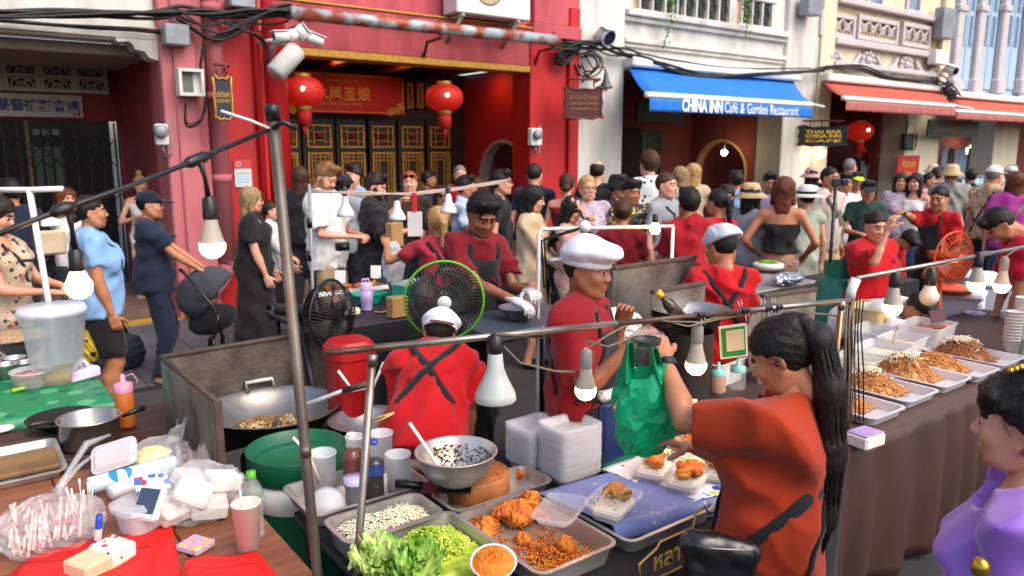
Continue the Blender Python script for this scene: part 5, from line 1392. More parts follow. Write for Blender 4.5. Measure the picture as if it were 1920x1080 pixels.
chicken('lone fried chicken lump at the right of the tray', 1062, 1040, .046, 7, 1.0, 8)
chicken('fried chicken scrap in the chopping tray corner', 973, 896, .032, 8, .8, 7, T4[5])
chicken('fried bits beside the chopping block at its left', 825, 935, .030, 21, .6, 7, T4[5])
def scatter(name, label, cat, mat, pts, size, rr, parent=None):
    mb = MB()
    for p in pts:
        r = size * rr.uniform(.5, 1.5); q = Matrix.Translation(p) @ Matrix.Rotation(rr.uniform(0, 6), 4, (rr.random(), rr.random(), rr.random() + .1))
        V = [(r, 0, 0), (-r * .9, .1 * r, 0), (0, r, .1 * r), (0, -r, 0), (.1 * r, 0, r * .8), (0, .1 * r, -r * .8)]
        mb.add(V, [(0, 2, 4), (2, 1, 4), (1, 3, 4), (3, 0, 4), (2, 0, 5), (1, 2, 5), (3, 1, 5), (0, 3, 5)], True, q)
    o = mb.obj(name, mat, parent); 
    if parent is None: tag(o, label, cat, kind='stuff')
    else: o['kind'] = 'stuff'
    return o
rr = random.Random(3); pts = []
for i in range(1500):
    u, v = rr.gauss(.55, .16), rr.gauss(.28, .17)
    if rr.random() < .25: u, v = rr.uniform(.15, .95), rr.uniform(.05, .9)
    if not (.03 < u < .97 and .03 < v < .97): continue
    hgt = .022 * math.exp(-((u - .52) ** 2 / .015 + (v - .30) ** 2 / .03)); pts.append((T1[1] + (u - .5) * T1[3] * .92, T1[2] + (v - .5) * T1[4] * .92, T1[5] + rr.uniform(.001, .006 + hgt)))
scatter('crumbs', 'orange fried crumbs strewn over the chicken tray', 'crumbs', FRY, pts, .0045, rr)
# --- onions
ON = M('onion', '#e2dcc0', .35, var=.1, vs=20, sss=.1)
mb = MB(); rr = random.Random(9)
for i in range(560):
    u, v = rr.uniform(.08, .92), rr.uniform(.15, .85); hz = .040 * math.sin(math.pi * u) ** .5 * math.sin(math.pi * v) ** .6
    c = Vector((T2[1] + (u - .5) * T2[3] * .9, T2[2] + (v - .5) * T2[4] * .85, T2[5] + .034 + hz * rr.uniform(.7, 1.05))); a = rr.uniform(0, 6.28); L = rr.uniform(.015, .035); t = rr.uniform(-.5, .5)
    mb.tube([c + Vector((math.cos(a + q) * L * (q + .0), math.sin(a + q) * L * q, t * L * q + .004 * math.cos(q * 3))) for q in (-.9, -.4, 0, .4, .9)], [.0012, .003, .0034, .003, .0012], 4, flat=.5)
tag(mb.obj('onion_shreds', ON), 'heap of white shredded onion in the steel pan', 'onion', kind='stuff')
MB().box((T2[1], T2[2], T2[5] + .024), (T2[3] * .84, T2[4] * .76, .044), .018).obj('onion_bed', ON, bpy.data.objects['onion_shreds'])
# --- lettuce, chopped greens, crumbs bowl
LET = M('lettuce', '#4f8a1c', .5, var=.35, vs=14, bump=.4, bs=40, col2='#9fc255', cs=9, mix=.52, sss=.1)
LET2 = M('pale lettuce', '#a3c062', .5, var=.25, vs=14, bump=.4, bs=40, col2='#d0dc9a', cs=9)
lt = thing('lettuce', 'ruffled green lettuce leaves filling the front pan', 'lettuce')
rr = random.Random(4)
for i in range(26):
    px, py = rr.uniform(690, 800), rr.uniform(1045, 1100)
    if px + py * .5 < 1200: pass
    c = G(px, py, .785 + rr.uniform(-.01, .03)); a = rr.uniform(0, 6.28); L = rr.uniform(.05, .09); wd = rr.uniform(.035, .06); ph = rr.uniform(0, 6); bend = rr.uniform(.4, 1.3)
    def leaf(u, v, c=c, a=a, L=L, wd=wd, ph=ph, bend=bend):
        w = wd * math.sin(math.pi * (.12 + .86 * v)) ** .7; x = (u - .5) * 2 * w; e_ = abs(u - .5) * 2
        z = .035 * math.sin(v * bend * 2.2) - .03 * v * v + e_ ** 2 * (.012 * math.sin(v * 23 + ph) + .010 * math.sin(v * 41 + ph * 2) + .02); y = v * L + e_ ** 3 * .008 * math.sin(v * 31 + ph)
        return (c.x + x * math.cos(a) - y * math.sin(a), c.y + x * math.sin(a) + y * math.cos(a), c.z + z)
    MB().sheet(leaf, 12, 22).obj('leaf', LET2 if px < 735 else LET, lt)
SC1 = M('chopped greens', '#86ad22', .5, var=.4, vs=30, col2='#c3cf52', cs=25)
pts = []; rr = random.Random(8)
for i in range(1000):
    u, v = rr.uniform(.35, .97), rr.uniform(.42, .95); hz = .05 * math.exp(-((u - .62) ** 2 / .06 + (v - .72) ** 2 / .10)); pts.append((T3[1] + (u - .5) * T3[3] * .9, T3[2] + (v - .5) * T3[4] * .9, T3[5] + .035 + hz * rr.uniform(.85, 1.05)))
cgo = scatter('chopped_greens', 'finely chopped yellow green spring onion in the pan', 'greens', SC1, pts, .0055, rr)
MB().box((T3[1] + .03, T3[2] + .03, T3[5] + .022), (T3[3] * .72, T3[4] * .7, .05), .02).obj('greens_bed', SC1, cgo)
bw = thing('crumb_bowl', 'white tub heaped with orange crumbs in the greens pan', 'bowl'); c = G(925, 1052, .81)
bw.location = c; bw.rotation_euler = (R(14), R(-10), 0)
MB().lathe([(.001, -.05), (.040, -.05), (.062, -.005), (.065, 0), (.061, 0), (.04, -.045), (.001, -.045)], n=28).obj('tub', WHITEP, bw)
OCR = M('orange crumb', '#d8761c', .7, var=.3, vs=60, bump=.6, bs=120)
MB().lathe([(.060, -.008), (.052, .006), (.03, .018), (.001, .024)], n=24).obj('crumb_heap', OCR, bw)
rr = random.Random(2); pts = [(.052 * q * math.cos(a), .052 * q * math.sin(a), .024 * (1 - q * q)) for q, a in [(rr.random() ** .5, rr.uniform(0, 6.28)) for _ in range(500)]]
scatter('crumbs', None, None, OCR, pts, .0032, rr, bw)
# --- chopping block, cleaver, bowl
WOODB = M('chopping block', '#8a4f22', .6, var=.25, vs=8, bump=.3, bs=60, col2='#b5763e', cs=5, mix=.55)
cb = thing('chopping_block', 'round wooden chopping block under the mixing bowl', 'chopping board', G(893, 922, T4[5]))
MB().lathe([(.118, 0), (.122, .008), (.122, .072), (.116, .080), (.001, .081)], n=36).obj('block', WOODB, cb)
scatter('meat_scrap', None, None, FRYD, [(.09 * q * math.cos(a) + .02, .09 * q * math.sin(a) - .02, .083) for q, a in [(random.Random(i).random() ** .5, i * 2.4) for i in range(120)]], .003, random.Random(1), cb)
cl = thing('cleaver', 'dark cleaver lying beside the chopping block', 'knife', G(838, 915, .775), R(-38))
MB().box((0, 0, 0), (.17, .085, .004), .001).obj('blade', M('dark blade', '#35332f', .4, metal=.7, var=.2), cl); MB().cyl((-.085, .015, .002), (-.18, .02, .005), .013, .015).obj('handle', BLKP, cl)
mbw = thing('mixing_bowl', 'steel mixing bowl of chopped meat and herbs on the block', 'bowl', Vector(G(856, 905, T4[5] + .081)))
mbw.location.z = T4[5] + .083
Rb = .137
MB().lathe([(.001, 0), (.06, .0), (.095, .022), (.128, .07), (Rb, .112), (Rb + .006, .114), (Rb + .006, .117), (Rb - .003, .116), (.125, .072), (.092, .026), (.06, .004), (.001, .003)], n=48).obj('bowl', STEEL, mbw)
HERB = M('minced meat', '#6b4420', .6, var=.5, vs=60, bump=.6, bs=100, col2='#2f4a14', cs=60)
rr = random.Random(6); pts = []
for i in range(700):
    a = rr.uniform(-1.1, 1.9); q = rr.random() ** .6; r_ = .05 + .075 * q; z_ = .006 + (max(0, r_ - .06) / .075) ** 1.6 * .10
    if rr.random() < .5: a = rr.uniform(0, 6.28); r_ = rr.random() * .07; z_ = .008 + rr.random() * .008
    pts.append((r_ * math.cos(a), r_ * math.sin(a), z_ + .003))
scatter('chopped_filling', None, None, HERB, pts, .0042, rr, mbw)
spn = thing('spatula', 'white plastic spatula leaning in the mixing bowl', 'spatula'); a, c = D(768, 793, 2.52), mbw.location + Vector((-.05, -.02, .03))
MB().tube([a, a.lerp(c, .5) + Vector((0, 0, .004)), c], [.008, .007, .010], 8, flat=.6).obj('handle', WHITEP, spn)
MB().box(c, (.03, .05, .012), .004, rot=Matrix.Rotation(R(40), 3, 'Y')).obj('head', WHITEP, spn)
# --- stacked clear boxes
bm = MB(); pan(bm, .185, .150, .030, rim=.006, r=.018, taper=.010, n=3); bme = bm.mesh('takeaway_box', M('box film', '#e3e7ee', .22, alpha=.30, var=.02, spec=.7))
for k, (px, py, n_, zz, lab) in enumerate(((1068, 893, 27, .0072, 'frosted clear takeaway box in the taller front stack by the green bag'), (1004, 868, 18, .0082, 'frosted clear takeaway box in the rear stack beside the mixing bowl'))):
    b = G(px, py, ZT + .005)
    for i in range(n_):
        o = link('takeaway_box', bme, None, (b.x + rng.uniform(-.002, .002), b.y + rng.uniform(-.002, .002), ZT + .005 + i * zz), (0, 0, rng.uniform(-.02, .02) + (.05 if k else -.04))); tag(o, lab, 'takeaway box', 'stacked takeaway boxes ' + ('front' if not k else 'rear'))
# --- filled food boxes
RICE = M('rice', '#e6dfd0', .5, var=.05, sss=.15)
grain = None
def foodbox(label, px, py, rz, topping='chicken', open_lid=False, z=ZT + .012, fill='rice', seed=0):
    c = G(px, py, z); t = thing('food_box', label, 'takeaway box', c, rz); t.scale = (1.3, 1.22, 1.15)
    b = MB(); pan(b, .135, .105, .046, rim=.007, r=.02, taper=.012, n=4); b.obj('box', CLEAR, t)
    if open_lid:
        l = MB(); pan(l, .135, .105, .022, rim=.007, r=.02, taper=.008, n=4); l.obj('lid', CLEAR, t, (-.075, .115, .0), (R(-3), R(-3), R(6)))
    rr = random.Random(seed + 50)
    MB().box((0, 0, .020), (.112, .084, .036), .012).obj('rice_bed', RICE, t)
    mb = MB()
    for i in range(420):
        p = (rr.uniform(-.052, .052), rr.uniform(-.038, .038), .038 + rr.uniform(0, .006 + (.018 * math.exp(-((i % 7 - 3) / 3) ** 2) if open_lid else 0))); q = Matrix.Translation(p) @ Matrix.Rotation(rr.uniform(0, 6), 4, (rr.random() - .5, rr.random() - .5, 1)) 
        mb.add([(.0045, 0, 0), (-.0045, 0, 0), (0, .0014, 0), (0, -.0014, 0), (0, 0, .0014), (0, 0, -.0014)], [(0, 2, 4), (2, 1, 4), (1, 3, 4), (3, 0, 4), (2, 0, 5), (1, 2, 5), (3, 1, 5), (0, 3, 5)], True, q)
    o = mb.obj('rice_grains', RICE, t); o['kind'] = 'stuff'
    if topping:
        s = SDF(seed); r2 = np.random.RandomState(seed)
        for i in range(15): s.ell((r2.uniform(-.042 if not open_lid else .0, .046), r2.uniform(-.028, .024), .050 + r2.uniform(0, .016)), (r2.uniform(.014, .024), r2.uniform(.012, .02), r2.uniform(.008, .014)), k=.006)
        s.noise(.004, .016, 8); blob([s.mesh(.0032)], 'fried_topping' if topping == 'chicken' else 'meat_topping', [FRY if topping == 'chicken' else HERBM], t)
        if topping == 'chicken':
            g = MB()
            for i in range(3):
                ph = rr.uniform(0, 6); g.sheet(lambda u, v: (.030 + .02 * u + .006 * i, -.01 + .05 * v - .01 * i, .052 + .008 * math.sin(u * 7 + v * 9 + ph) + .004 * i), 6, 8)
            g.obj('lettuce_garnish', LET2, t)
    return t
HERBM = M('mince topping', '#8a5a1e', .5, var=.5, vs=50, bump=.7, bs=90, col2='#c79a55', cs=40)
mtb = thing('blue_mat', 'blue printed plastic mat under the open rice box', 'mat'); zm = ZT + .006
cs_ = [G(*q, ZT + .06) for q in ((1008, 925), (1160, 990), (1365, 935), (1190, 872))]
BLUEMAT = pattern('blue mat print', '#6c79ae', ('#818dc0', '#c9b48e'), 16, thr=.12, rough=.45)
mx_, my_ = (cs_[0].x + cs_[2].x) / 2 , (cs_[0].y + cs_[2].y) / 2
def quadpt(u, v): return cs_[0].lerp(cs_[3], u).lerp(cs_[1].lerp(cs_[2], u), v)
MB().sheet(lambda u, v: tuple(quadpt(u, v) + Vector((0, 0, .006 * math.sin(u * 11) * v - (.05 * max(0, v - .93) / .07)))), 30, 30, .002).obj('sheet', BLUEMAT, mtb)
sbt = tray('shallow steel tray under the blue mat', (1030, 935), (1352, 948), ZT + .052, .05)
fl = thing('flowered_cloth', 'white oilcloth printed with blue and yellow flowers under the meal boxes', 'cloth')
FLO = pattern('oilcloth flowers', '#d9dbe0', ('#2c4fa8', '#c9c22a', '#7f9ed6', '#3c7a3a'), 12, thr=.22, rough=.35)
fc = [G(*q, ZT + .062) for q in ((1128, 880), (1290, 945), (1420, 905), (1240, 838))]
MB().sheet(lambda u, v: tuple(fc[0].lerp(fc[3], u).lerp(fc[1].lerp(fc[2], u), v) + Vector((0, 0, .002 * math.sin(u * 9 + v * 7)))), 20, 20, .002).obj('sheet', FLO, fl)
MB().box(((fc[0].x + fc[2].x) / 2 + .05, (fc[0].y + fc[2].y) / 2, ZT + .028), (.38, .32, .05), .004).obj('support', BLACKC, fl)
zf = ZT + .066
foodbox('open clear box of rice with minced meat on the blue mat', 1150, 962, R(22), 'mince', True, zf, seed=1)
foodbox('closed meal box with fried chicken at the front of the flowered cloth', 1288, 912, R(20), 'chicken', False, zf, seed=2)
foodbox('meal box with fried chicken beside the green bag', 1226, 890, R(24), 'chicken', False, zf, seed=3)
foodbox('meal box with fried chicken half hidden behind the arm', 1292, 860, R(20), 'chicken', False, zf, seed=4)
foodbox('meal box with sliced meat against the orange shirt', 1350, 893, R(28), 'mince', False, zf, seed=5)
gsh = thing('green_sheet', 'dark green plastic sheet lying behind the clear boxes', 'sheet'); GRP = M('green sheet', '#0c6b50', .4, var=.1, vs=4, bump=.3, bs=10)
gc = [G(*q, ZT + .01) for q in ((1090, 800), (1130, 890), (1250, 868), (1160, 770))]
MB().sheet(lambda u, v: tuple(gc[0].lerp(gc[3], u).lerp(gc[1].lerp(gc[2], u), v) + Vector((0, 0, .006 + .006 * math.sin(u * 9 + v * 13)))), 16, 16, .002).obj('sheet', GRP, gsh)
# --- bottles, jars
def lathe_thing(name, label, cat, px, py, z, parts, grp=None, rz=0, sc=1.0):
    t = thing(name, label, cat, G(px, py, z), rz, grp)
    for nm, prof, m in parts: MB().lathe([(r * sc, zz * sc) for r, zz in prof], n=28).obj(nm, m, t)
    return t
z5 = T5[5]
def ribs(r, z0, z1, n): 
    o = []
    for i in range(n + 1): z = z0 + (z1 - z0) * i / n; o += [(r, z), (r * .965, z + (z1 - z0) / n * .5)]
    return o[:-1]
def bottle(label, px, py, z, h, r, liquid, cap, lab, level=.72):
    pts = [(.001, 0), (r * .9, .0)] + ribs(r, .01, h * .45, 5) + [(r, h * .5), (r * .98, h * .68), (r * .62, h * .82), (r * .36, h * .90), (r * .36, h * .95)]
    t = lathe_thing('bottle', label, 'bottle', px, py, z, (('liquid', [(a * .97, b) for a, b in pts if b <= h * level] + [(.001, h * level)], liquid), ('bottle_body', [(a * 1.01, b) for a, b in pts], CLEAR2), ('cap', [(r * .44, h * .94), (r * .46, h * .95), (r * .46, h), (.001, h + .002)], cap)))
    if lab: MB().lathe([(r * 1.02, h * .47), (r * 1.02, h * .66)], n=28).obj('label_band', lab, t)
COLA = M('red brown sauce', '#5a160a', .15, var=.1); SOY = M('dark sauce', '#1c0a06', .15, var=.1)
bottle('bottle of red brown sauce with white cap behind the post', 662, 912, z5 + .03, .20, .034, COLA, WHITEP, None)
bottle('bottle of dark sauce with blue cap and label', 704, 940, z5, .225, .033, SOY, M('cap blue', '#1c4fa0', .4), M('label navy', '#2b3d78', .4, var=.3, vs=30))
def tub(label, px, py, z, r, h, fill=None, lid=None, fillh=.4):
    t = lathe_thing('plastic_tub', label, 'tub', px, py, z, (('wall', [(.001, .001), (r * .9, .0), (r, h), (r * 1.06, h), (r * 1.06, h + .006), (r * .97, h + .006), (r * .88, .003)], FROST),))
    if fill: MB().lathe([(.001, .004), (r * .87, .004), (r * .9, h * fillh), (.001, h * fillh)], n=24).obj('contents', fill, t)
    if lid: MB().lathe([(r * 1.08, h - .01), (r * 1.08, h + .01), (.001, h + .012)], n=24).obj('lid', lid, t)
    return t
LIQ = M('yellow broth', '#b9ab5c', .2)
tub('tall frosted tub with a little yellow broth beside the bottle', 748, 925, z5, .044, .145, LIQ, fillh=.28)
tub('frosted tub standing behind the blue capped bottle', 715, 873, z5, .046, .13)
tub('narrow frosted tub behind the white capped bottle', 668, 880, z5, .036, .13)
tub('frosted tub with white spoon behind the post', 607, 925, z5, .048, .15, M('pink paste', '#b08a84', .6), fillh=.2)
tub('short lilac lidded tub under the sauce bottles', 668, 942, z5, .038, .085, M('purple relish', '#5a3548', .5), M('lilac lid', '#b9aecb', .4), .5)
spo = thing('spoon', 'white plastic spoon handle sticking out of the tub', 'spoon'); MB().tube([D(549, 820, 2.45), D(578, 850, 2.45), D(600, 905, 2.48)], [.006, .006, .009], 7).obj('handle', M('pale pink plastic', '#d9c4bb', .4), spo)
ib = thing('upturned_bowl', 'translucent white bowl turned over in the tray', 'bowl', G(612, 950, z5 + .02), 0, rot=(R(62), 0, R(-30)))
MB().lathe([(.001, .045), (.035, .042), (.055, .022), (.066, 0), (.064, 0), (.05, .022), (.001, .040)], n=28).obj('bowl', FROST, ib)
# --- cooler jug with the green lid
cg = thing('drink_cooler', 'big round cooler with dark green lid beside the wok', 'cooler', Vector((0, 0, 0)))
GRL = M('cooler green', '#0b5a3c', .4, var=.08, vs=4)
c = G(556, 838, .80); cg.location = (c.x, c.y, 0)
MB().lathe([(.17, .30), (.168, .60)], n=40).obj('body', GRL, cg); MB().lathe([(.172, .598), (.178, .62), (.178, .69), (.15, .71)], n=40).obj('collar', WHITEP, cg)
MB().lathe([(.001, .752), (.145, .752), (.150, .765), (.150, .742), (.172, .735), (.182, .802), (.188, .804), (.188, .80), (.184, .715), (.170, .700)], n=48).obj('lid', GRL, cg)
MB().lathe([(.001, .30), (.17, .30), (.16, .29), (.16, .0), (.001, 0)], n=24).obj('stand', M('stand dark', '#231c17', .7), cg)
# --- wok station
wk = thing('wok_guard', 'three-sided sheet steel wind guard round the frying wok', 'guard')
zt_, P1, P2, P3 = 1.02, G(302, 672, 1.02), G(606, 622, 1.02), G(408, 757, 1.02)
def plate(nm, a, b, z0, z1, m, th=.006):
    d = (b - a); d.z = 0; L = d.length; ang = math.atan2(d.y, d.x)
    o = MB().box((L / 2, 0, (z0 + z1) / 2), (L, th, z1 - z0), .001).obj(nm, m, wk, (a.x, a.y, 0), (0, 0, ang)); return L, ang
plate('back_plate', P1, P2, .52, 1.02, SOOT); plate('side_plate', P3, P1, .45, 1.02, OLDST)
for a, b in ((P1, P2), (P3, P1)):
    MB().tube([a + Vector((0, 0, .006)), b + Vector((0, 0, .006))], .012, 6).obj('top_edge', RUST, wk)
MB().box((P3.x, P3.y, .70), (.028, .012, .66), .002).obj('corner_post', RUST, wk)
wok_c = G(512, 770, .78)
def wok(label, c, r, h, z, mat_in, mat_out):
    t = thing('wok', label, 'wok', (c.x, c.y, z - h))
    pr = [(r * math.sin(i / 9 * 1.25) / math.sin(1.25), h * (1 - math.cos(i / 9 * 1.25)) / (1 - math.cos(1.25))) for i in range(10)]
    MB().lathe([(max(a, .001), b) for a, b in pr] + [(r + .012, h), (r + .012, h + .004)], n=44).obj('outer_shell', mat_out, t)
    MB().lathe([(r + .012, h + .0045)] + [(max(a - .004, .001), b + .004) for a, b in reversed(pr)], n=44).obj('inner_bowl', mat_in, t)
    return t
WIN = M('wok bright inside', '#b3b5b8', .38, metal=.85, var=.1, vs=5, bump=.15, bs=20, col2='#8a8682', cs=4)
WOUT = M('wok black', '#1b1a19', .6, metal=.4, var=.3, vs=8, bump=.3)
w1 = wok('wide frying wok of bubbling oil inside the steel guard', wok_c, .285, .15, .80, WIN, WOUT)
MB().tube([(-.02, .275, .15), (-.025, .29, .19), (.10, .285, .19), (.105, .265, .15)], .012, 8).obj('loop_handle', STEEL, w1)
OIL = M('hot oil', '#4a2c10', .12, var=.5, vs=9, bump=.5, bs=16, col2='#8d7a5c', cs=7, mix=.52)
MB().lathe([(.001, .055), (.19, .055)], n=40).obj('oil', OIL, w1)
rr = random.Random(12); scatter('frying_bits', None, None, M('oil foam', '#b9a583', .35, var=.4, vs=20, col2='#8f5a22', cs=14), [(.155 * q * math.cos(a), .155 * q * math.sin(a), .057) for q, a in [(rr.random() ** .5, rr.uniform(0, 6.28)) for _ in range(420)]], .009, rr, w1)
MB().lathe([(.14, 0), (.15, .02), (.15, .58), (.12, .60)], (0, 0, -.65), 20).obj('burner_stand', M('stand dark'), w1)
w2 = wok('pale empty wok behind the green lidded cooler', G(692, 790, .76), .165, .10, .77, WIN, WOUT)
MB().lathe([(.10, 0), (.11, .02), (.11, .60)], (0, 0, -.67), 16).obj('burner_stand', M('stand dark'), w2)
ld = thing('frying_ladle', 'long steel ladle with wooden handle resting in the wok', 'ladle'); a, c, e_ = D(520, 778, 3.25), D(645, 732, 3.1), D(690, 720, 3.05)
MB().tube([a + Vector((-.02, 0, -.05)), a, c], .010, 8).obj('shaft', STEEL, ld); MB().tube([c, e_], .014, 8).obj('handle', BROWNT, ld)
tg = thing('tongs', 'gold handled tongs lying across the pale wok', 'tongs'); a, c = D(700, 790, 2.85), D(750, 770, 2.9)
for s_ in (-.006, .006): MB().tube([a + Vector((0, s_, s_)), c + Vector((0, 0, 0))], .005, 6).obj('arm', M('tongs gold', '#b59a58', .4, metal=.5), tg)
# --- posts, rod and lamps
ps = thing('canopy_post', 'tall leaning grey steel post with black cap', 'post'); pb, pt = D(597, 1100, 1.95), D(512, 222, 1.86)
pb2 = pb + (pb - pt).normalized() * (pb.z / ((pt - pb).normalized().z))
MB().tube([pb2, pb, pt], .0140, 14).obj('tube', M('post steel', '#6a645e', .5, metal=.75, var=.2, vs=9, col2='#5a4636', cs=6, mix=.6), ps)
d_ = (pt - pb).normalized(); MB().tube([pt - d_ * .004, pt + d_ * .03, pt + d_ * .034], [.017, .018, .012], 14).obj('cap', BLKP, ps)
MB().tube([pb + d_ * (i) for i in (.40, .43)], .0152, 14).obj('joint', M('post steel'), ps)
MB().tube([D(512, 240, 1.85), D(530, 228, 1.85), D(557, 242, 1.86)], .007, 6).obj('clamp', BLKP, ps)
r0, r1 = D(610, 662, 2.0), D(1592, 563, 2.98)
rd = thing('lamp_rail', 'steel rail over the stall carrying the hanging bulbs', 'rail')
m0 = r0.lerp(r1, .07); m1 = r0.lerp(r1, .46); m2 = r0.lerp(r1, .74)
MB().tube([r0, m0], .0095, 12).obj('rail_end', BROWNT, rd); MB().tube([m0 - (m0 - r0) * .1, m1], .0110, 12).obj('rail_tube', CHROME, rd); MB().tube([m1, m2], .0095, 12).obj('rail_tube', BROWNT, rd); MB().tube([m2, r1], .0110, 12).obj('rail_tube', CHROME, rd)
def post(label, a, b, m, r=.0115):
    t = thing('rail_post', label, 'post'); a, b = Vector(a), Vector(b); d = (a - b).normalized(); foot = b - d * (b.z / d.z) if d.z else b
    MB().tube([foot, b, a], r, 12).obj('tube', m, t); MB().tube([a - d * .02, a + d * .012], r + .003, 12).obj('socket', CHROME, t); return t
post('slender bright steel post under the near end of the lamp rail', D(698, 672, 2.03), D(668, 1085, 2.0), CHROME)
post('bronze steel post under the far end of the lamp rail', D(1578, 570, 2.95), D(1560, 740, 2.95), M('bronze tube', '#8a6a4c', .3, metal=.9))
post('dark brown upright beside the bronze post', D(1597, 530, 3.02), D(1592, 690, 3.02), BROWNT, .012)
r2a, r2b = D(1606, 522, 3.0), D(1960, 456, 4.3)
rd2 = thing('lamp_rail', 'thin steel rail over the noodle table carrying bulbs', 'rail')
MB().tube([r2a, r2b], .0105, 10).obj('rail_tube', CHROME, rd2); MB().tube([D(1594, 560, 3.0), D(1596, 545, 3.0), r2a], .019, 10).obj('elbow', WHITEP, rd2)
post('far post of the thin rail beyond the noodle table', r2b, r2b - Vector((0, 0, 1)), CHROME)
BULBON = M('bulb lit', '#fff4e0', .4, emit='#ffb565', es=26.0)
BULBOFF = M('bulb unlit', '#cfc6b4', .35, var=.04)
BBASE = M('bulb base', '#a39b8e', .5, var=.1)
def bulb(label, px, py, d, r, lit=True, base=True, rail_=None, sock=BLKP):
    """px, py: centre of the globe"""
    c = D(px, py, d); t = thing('hanging_bulb', label, 'light bulb', c)
    MB().lathe([(.001, -r)] + [(r * math.sin(q), -r * math.cos(q)) for q in [math.pi * i / 12 for i in range(1, 8)]] + ([(r * .96, r * .25)] if base else [(r * .72, r * .72), (r * .48, r * 1.3)]), n=20).obj('globe', BULBON if lit else BULBOFF, t)
    if base: MB().lathe([(r * .96, r * .25), (r * .62, r * 1.5), (r * .5, r * 2.2)], n=18).obj('base', BBASE, t)
    z0 = r * (2.2 if base else 1.3)
    MB().lathe([(r * .55, z0 - .002), (r * .58, z0 + r * .2), (r * .55, z0 + r * 1.5), (r * .25, z0 + r * 1.8)], n=14).obj('socket', sock, t)
    if rail_ is not None:
        p = Vector(rail_) - c; MB().tube([(0, 0, z0 + r * 1.7), (p.x * .5, p.y * .5, (z0 + p.z) / 2 + r), tuple(p)], .004, 6).obj('flex', M('twisted flex', '#6d6152', .6), t)
    return t
on = lambda f, a=None, b=None: (r0 if a is None else a).lerp(r1 if b is None else b, f)
GS = M('grey socket', '#7d7a75', .6, var=.2)
bulb('lit bulb hanging over the clear boxes', 1098, 731, 2.36, .0345, True, True, on(.49), GS)
bulb('lit bulb hanging beside the raised arm', 1305, 684, 2.62, .0375, True, True, on(.70), GS)
lp = thing('reflector_lamp', 'white cone reflector lamp hanging above the mixing bowl', 'lamp', D(929, 735, 2.22))
MB().lathe([(.018, .125), (.022, .118), (.026, .075), (.040, .04), (.060, .0), (.064, -.022), (.060, -.028), (.052, -.024), (.045, .0), (.02, .04), (.001, .05)], n=32).obj('reflector', M('lamp enamel', '#a9b0ae', .35, var=.08, vs=10), lp)
MB().lathe([(.001, -.02), (.044, -.014)], n=24).obj('lens', M('lens glow', '#e8d8b8', .3, emit='#ffc98a', es=1.2), lp)
MB().lathe([(.02, .12), (.022, .13), (.021, .175), (.008, .182)], n=14).obj('socket', BLKP, lp)
p = on(.325) - lp.location; MB().tube([(0, 0, .18), (p.x + .004, p.y, p.z - .02), tuple(p + Vector((0, 0, .018)))], .005, 6).obj('flex', M('twisted flex'), lp)
on2 = lambda f: r2a.lerp(r2b, f)
bulb('lit bulb over the plastic tubs at the near end of the thin rail', 1673, 575, 3.2, .040, True, True, on2(.18))
bulb('unlit bulb on the thin rail', 1742, 556, 3.4, .042, False, False, on2(.40))
bulb('lit bulb in front of the white foam boxes', 1830, 533, 3.7, .040, True, True, on2(.66))
bulb('lit bulb at the far right of the thin rail', 1878, 536, 3.85, .038, True, True, on2(.82), GS)
# festoon of two bulbs on the black cable
fs = thing('festoon_cable', 'thick black light cable strung from the leaning post', 'cable')
fp = [D(508, 242, 1.86), D(400, 286, 1.7), D(372, 299, 1.66), D(240, 350, 1.5), D(150, 381, 1.42), D(60, 414, 1.36), D(-60, 462, 1.28)]
MB().tube(fp, .0055, 8).obj('cable', BLKP, fs)
for a, c in ((D(395, 289, 1.69), D(345, 309, 1.63)), (D(143, 384, 1.41), D(95, 402, 1.38))): MB().tube([a, a.lerp(c, .3), a.lerp(c, .8), c], [.006, .013, .013, .006], 10).obj('splice', BLKP, fs)
MB().tube([D(505, 241, 1.85), D(470, 226, 1.83), D(414, 208, 1.8)], .0035, 6).obj('cable_tie', WHITEP, fs)
def fbulb(label, px, py, d, top):
    c = D(px, py, d); r = .028 if d > 1.5 else .0235; t = bulb(label, px, py, d, r, True, d > 1.5, None)
    p = Vector(top) - c; z0 = r * (4.0 if d > 1.5 else 3.1); MB().tube([(0, 0, z0 - r * .5), (p.x * .4, p.y * .4, (z0 + p.z) / 2), tuple(p)], [.007, .0045, .007], 8).obj('drop_cable', BLKP, t)
fbulb('lit bulb hanging from the black cable beside the blonde woman', 398, 461, 1.69, D(375, 302, 1.66))
fbulb('lit bulb hanging from the black cable before the blue tee', 148, 537, 1.42, D(128, 392, 1.40))
# wires and clips on the rail
wr_ = thing('rail_wire', 'twisted brown wire looping under the lamp rail', 'wire')
def wav(P, r=.0035, m=None, nm='wire', par=None):
    MB().tube(P, r, 6).obj(nm, m or M('twisted flex'), par or wr_)
wav([D(945, 650, 2.26), D(975, 680, 2.3), D(1040, 696, 2.34), D(1085, 697, 2.37)]); wav([D(1100, 640, 2.38), D(1140, 650, 2.42), D(1185, 634, 2.45), D(1205, 612, 2.46)])
wav([D(1100, 700, 2.38), D(1160, 682, 2.44), D(1190, 650, 2.46), D(1208, 615, 2.47)]); wav([D(1240, 600, 2.5), D(1290, 612, 2.56), D(1350, 598, 2.66), D(1420, 586, 2.78)]); wav([D(1250, 603, 2.5), D(1310, 604, 2.6), D(1400, 582, 2.74), D(1560, 590, 2.95)])
wav([D(1480, 585, 2.85), D(1540, 588, 2.93), D(1588, 596, 2.98)])
